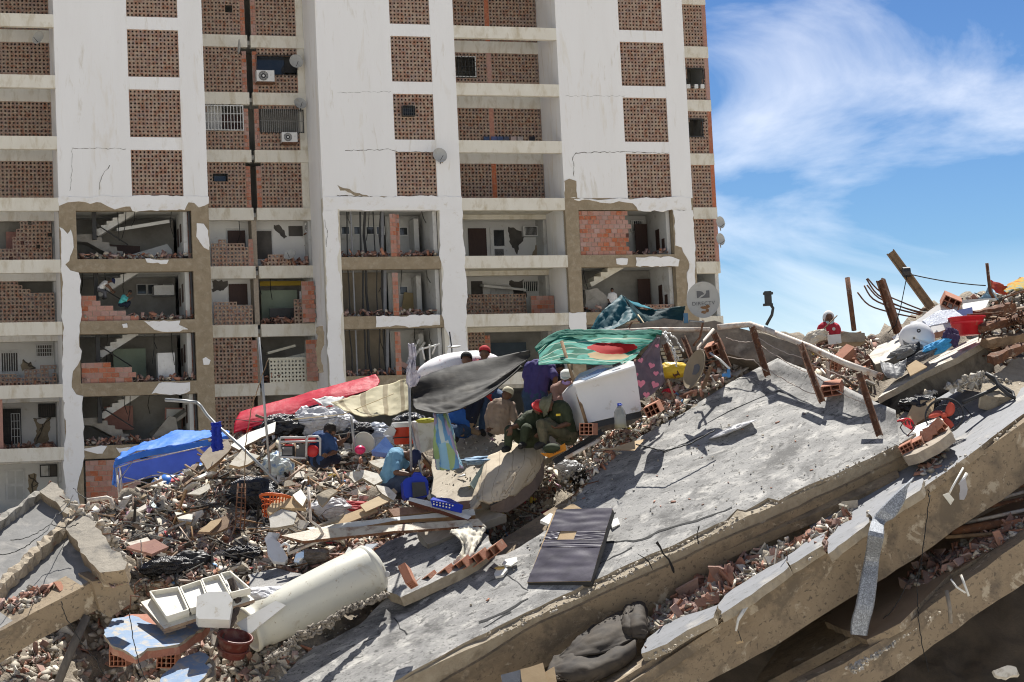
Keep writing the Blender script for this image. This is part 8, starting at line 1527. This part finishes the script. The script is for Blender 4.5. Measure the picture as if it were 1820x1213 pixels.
for i,(pts,lb) in enumerate([([(1334,1070,27.3),(1312,1104,27.1),(1308,1122,27.1)],'white conduit pair hanging from the middle fascia'),([(1712,832,28.3),(1692,868,28.1),(1686,880,28.1)],'white conduit hanging on the right fascia with a switch plate'),([(1690,1030,27.8),(1700,1044,27.7),(1716,1054,27.7)],'thin white conduit frame hanging at the lower fascia')]):
    t = empty('dangling_conduit', at(*pts[0]), lb, 'conduit'); tube('conduit', pts, .015, pwhite, t, 7); 
    if i == 0: tube('conduit', [(1328,1072,27.3),(1312,1100,27.1),(1309,1118,27.15)], .018, pwhite, t, 7); rope('cable', [(1312,1122,27.1),(1318,1140,27.1)], .006, wire, t); panel('tag', [(1308,1142),(1320,1138),(1322,1142),(1310,1146)], 27.1, card, .01, parent=t)
    if i == 1: panel('switch_plate', [(1676,880),(1686,876),(1696,888),(1690,898)], 28.05, creamp, .03, parent=t); panel('plate', [(1706,858),(1716,850),(1720,870),(1714,888),(1706,888)], 28.1, mat('grey_plate',(.42,.41,.42)), .02, 0, 0, (.06,.01), 1, parent=t); tube('conduit', [(1718,842,28.25),(1706,862,28.15)], .025, pwhite, t, 7)
    if i == 2: tube('conduit', [(1708,1022,27.8),(1722,1060,27.7)], .018, pwhite, t, 7); tube('tattered_cloth', [(1682,1050,27.8),(1688,1080,27.7),(1690,1108,27.7)], .03, rag, t, 6)
# wires over the left slab and bottom
for i,p_ in enumerate([[(0,985,27.0),(60,960,27.3),(100,915,28.4),(130,880,29.2)],[(20,960,27.5),(90,930,28.4),(140,930,28.4)],[(108,1070,26.9),(130,1115,27.2),(170,1170,27.4),(200,1213,27.5)],[(230,1090,27.5),(240,1150,27.2),(262,1213,27.0)],[(0,1180,26.5),(40,1205,26.6),(70,1222,26.6)],[(1650,870,28.5),(1652,880,28.4),(1630,1040,27.9),(1632,1100,27.7),(1650,1195,27.6)],[(250,960,31.0),(252,1010,30.4)],[(1640,1000,27.9),(1610,1040,27.9),(1570,1100,27.9)],[(700,760,33),(600,742,33.4),(400,745,33.8)],[(200,905,31),(175,890,31.5),(130,868,32)]]):
    rope('loose_wire', p_, .007 if i != 8 else .006, wire, None, sag=.06, wob=.01, seed=i+3, label=['thin wire arcing over the left slab','short wire across the left slab','wire dangling below the left slab corner','wire hanging past the blue wall piece','wire at the bottom left corner','thin cable hanging down the lower fascia','thin wire left of the burnt box','wire behind the metal strip','long thin line behind the generator','wire loop beside the left column'][i], cat='wire')
rope('roof_cable', [(1130,790,30.9),(1180,802,30.6),(1225,790,30.7),(1270,765,30.9)], .012, wire, None, wob=.006, label='black cable lying across the upper roof slab', cat='cable')
tube('diagonal_pole', [(154,1095,27.6),(125,1160,27.4),(100,1222,27.2)], .06, mat('old_grey_timber',(.16,.14,.12),(.1,.09,.08),sc=4,stretch=(6,6,1)), None, 6, label='grey timber pole leaning in the dark under the left slab', cat='timber'); 
tube('white_rail', [(0,918,31.5),(40,902,31.8),(68,893,32)], .04, wpipe, None, label='white rail behind the left slab', cat='rail'); tube('bent_pipe', [(155,890,31.5),(190,885,31.5),(198,888,31.5),(200,905,31.4)], .035, wpipe, None, label='bent pale pipe at the left foot of the heap', cat='pipe')
# stuff squeezed under the roof slab: dark mattresses, cartons
dk = mat('dusty_black_fabric', (.035,.03,.027), (.085,.068,.05), sc=3, rough=.8, bump=.15, bs=8, bdist=.02)
for i,(G_,lb) in enumerate([([[(1052,1112,28.0),(1110,1088,28.2),(1146,1078,28.4)],[(1015,1142,27.6),(1080,1130,27.6),(1150,1112,27.9)],[(985,1172,27.4),(1060,1166,27.3),(1150,1128,27.6)]],'large dusty black mattress cover crushed under the roof slab'),
    ([[(985,1168,27.5),(1060,1160,27.5),(1140,1128,27.8)],[(975,1196,27.2),(1050,1190,27.0),(1130,1150,27.4)],[(985,1212,27.0),(1060,1208,27.0),(1110,1172,27.3)]],'lower fold of dusty black fabric in the gap'),([[(1108,1082,28.2),(1124,1076,28.2),(1150,1082,28.4)],[(1104,1112,27.8),(1126,1110,27.6),(1152,1112,27.9)],[(1112,1136,27.7),(1130,1134,27.5),(1144,1134,27.8)]],'narrow black fabric fold beside the gravel')]): cloth('crushed_fabric', G_, dk, 40, 24, .05, 3, (1,.3), .01, .04, seed=i+90, label=lb, cat='fabric')
for i,(x,y,d_,r_,lb) in enumerate([] and [(1095,1120,27.9,(.28,.4,.38),'dark dusty cushion bulging under the roof slab'),(1010,1165,27.7,(.5,.4,.3),'large dusty black mattress folded under the roof slab'),(1140,1105,27.9,(.16,.3,.32),'narrow black cushion beside the gravel'),(1050,1150,27.5,(.35,.3,.2),'lower folded black cushion in the gap'),(960,1185,27.2,(.3,.3,.18),'rolled black fabric at the bottom of the gap')]): blob('dusty_cushion', at(x,y,d_), r_, dk, .22, 1.6, i+70, 4, sharp=.5, R=Matrix.Rotation(RD(-30),3,'Y'), label=lb, cat='cushion')
for i,(pts,lb) in enumerate([([(925,1190),(965,1178),(975,1213),(930,1225)],'torn carton at the bottom edge'),([(890,1200),(935,1188),(940,1225),(895,1228)],'grey metal lid before the torn carton'),([(968,1195),(985,1185),(990,1215),(972,1222)],'small folded carton right of the torn carton')]): panel('carton', pts, 26.9, [card if i != 1 else mat('grey_lid',(.13,.14,.16),rough=.4), card], .06, 0, 35, (.15,.01), i, label=lb, cat='carton')
panel('slab_prop', [(1155,1182),(1215,1140),(1222,1146),(1165,1190)], 26.9, edge2_m, .1, label='x', cat='x') if False else None
# pipes and wreck between second and third slab, right edge
for i,(a_,b_,r_,m_) in enumerate([((1700,915,29.6),(1825,885,29.8),.03,rusty),((1710,905,29.8),(1830,872,30),.025,wpipe),((1715,930,29.5),(1830,905,29.6),.03,wpipe),((1690,945,29.3),(1830,922,29.5),.07,rusty),((1680,955,29.2),(1830,945,29.4),.03,timber),((1750,880,30),(1830,860,30),.03,rusty),((1760,865,30.2),(1830,845,30.2),.02,wpipe)]): tube('crushed_pipe', [a_,b_], r_, m_, None, 8, label=['rusty','upper white','lower white','thick rusty','wooden','short rusty','topmost white'][i]+' bar crushed between the lower slabs at the right edge', cat='bar')
panel('wall_lump', [(1765,1192),(1790,1183),(1806,1186),(1812,1200),(1790,1205),(1770,1200)], 27.5, plas_r, .12, 0, 20, (.05,.012), 2, label='pale stone lump in the dark bottom right corner', cat='stone')
bc = empty('yellow_sack', at(1190,660,33), 'yellow sack lying behind the tan dish', 'sack'); blob('sack_body', at(1196,658,33.2), (.3,.2,.14), mat('yellow_sack_film',(.68,.47,.04),(.6,.4,.03),rough=.4,bump=.4,bs=8), .15, 2, 3, 4, bc, sharp=.4)
cg = empty('corrugated_sheet', at(1190,640,33.4), 'broken corrugated white sheet leaning behind the railing', 'corrugated sheet')
for i in range(6): post('ridge', (1172+i*3,622+i*7,33.5),(1206+i*3,612+i*7+6,33.5), .045, cg, pwhite, tw=.2)
for i,p_ in enumerate([[(1180,590,33.2),(1192,610,33),(1205,640,33)],[(1184,590,33.2),(1200,600,33),(1215,625,32.9)],[(1178,592,33.1),(1196,622,32.9),(1203,652,32.8)]]): rope('white_strap', p_, .014, pwhite, None, wob=.02, seed=i, label=['left','right','middle'][i]+' loose white strap hanging from the horizontal pipe', cat='strap')
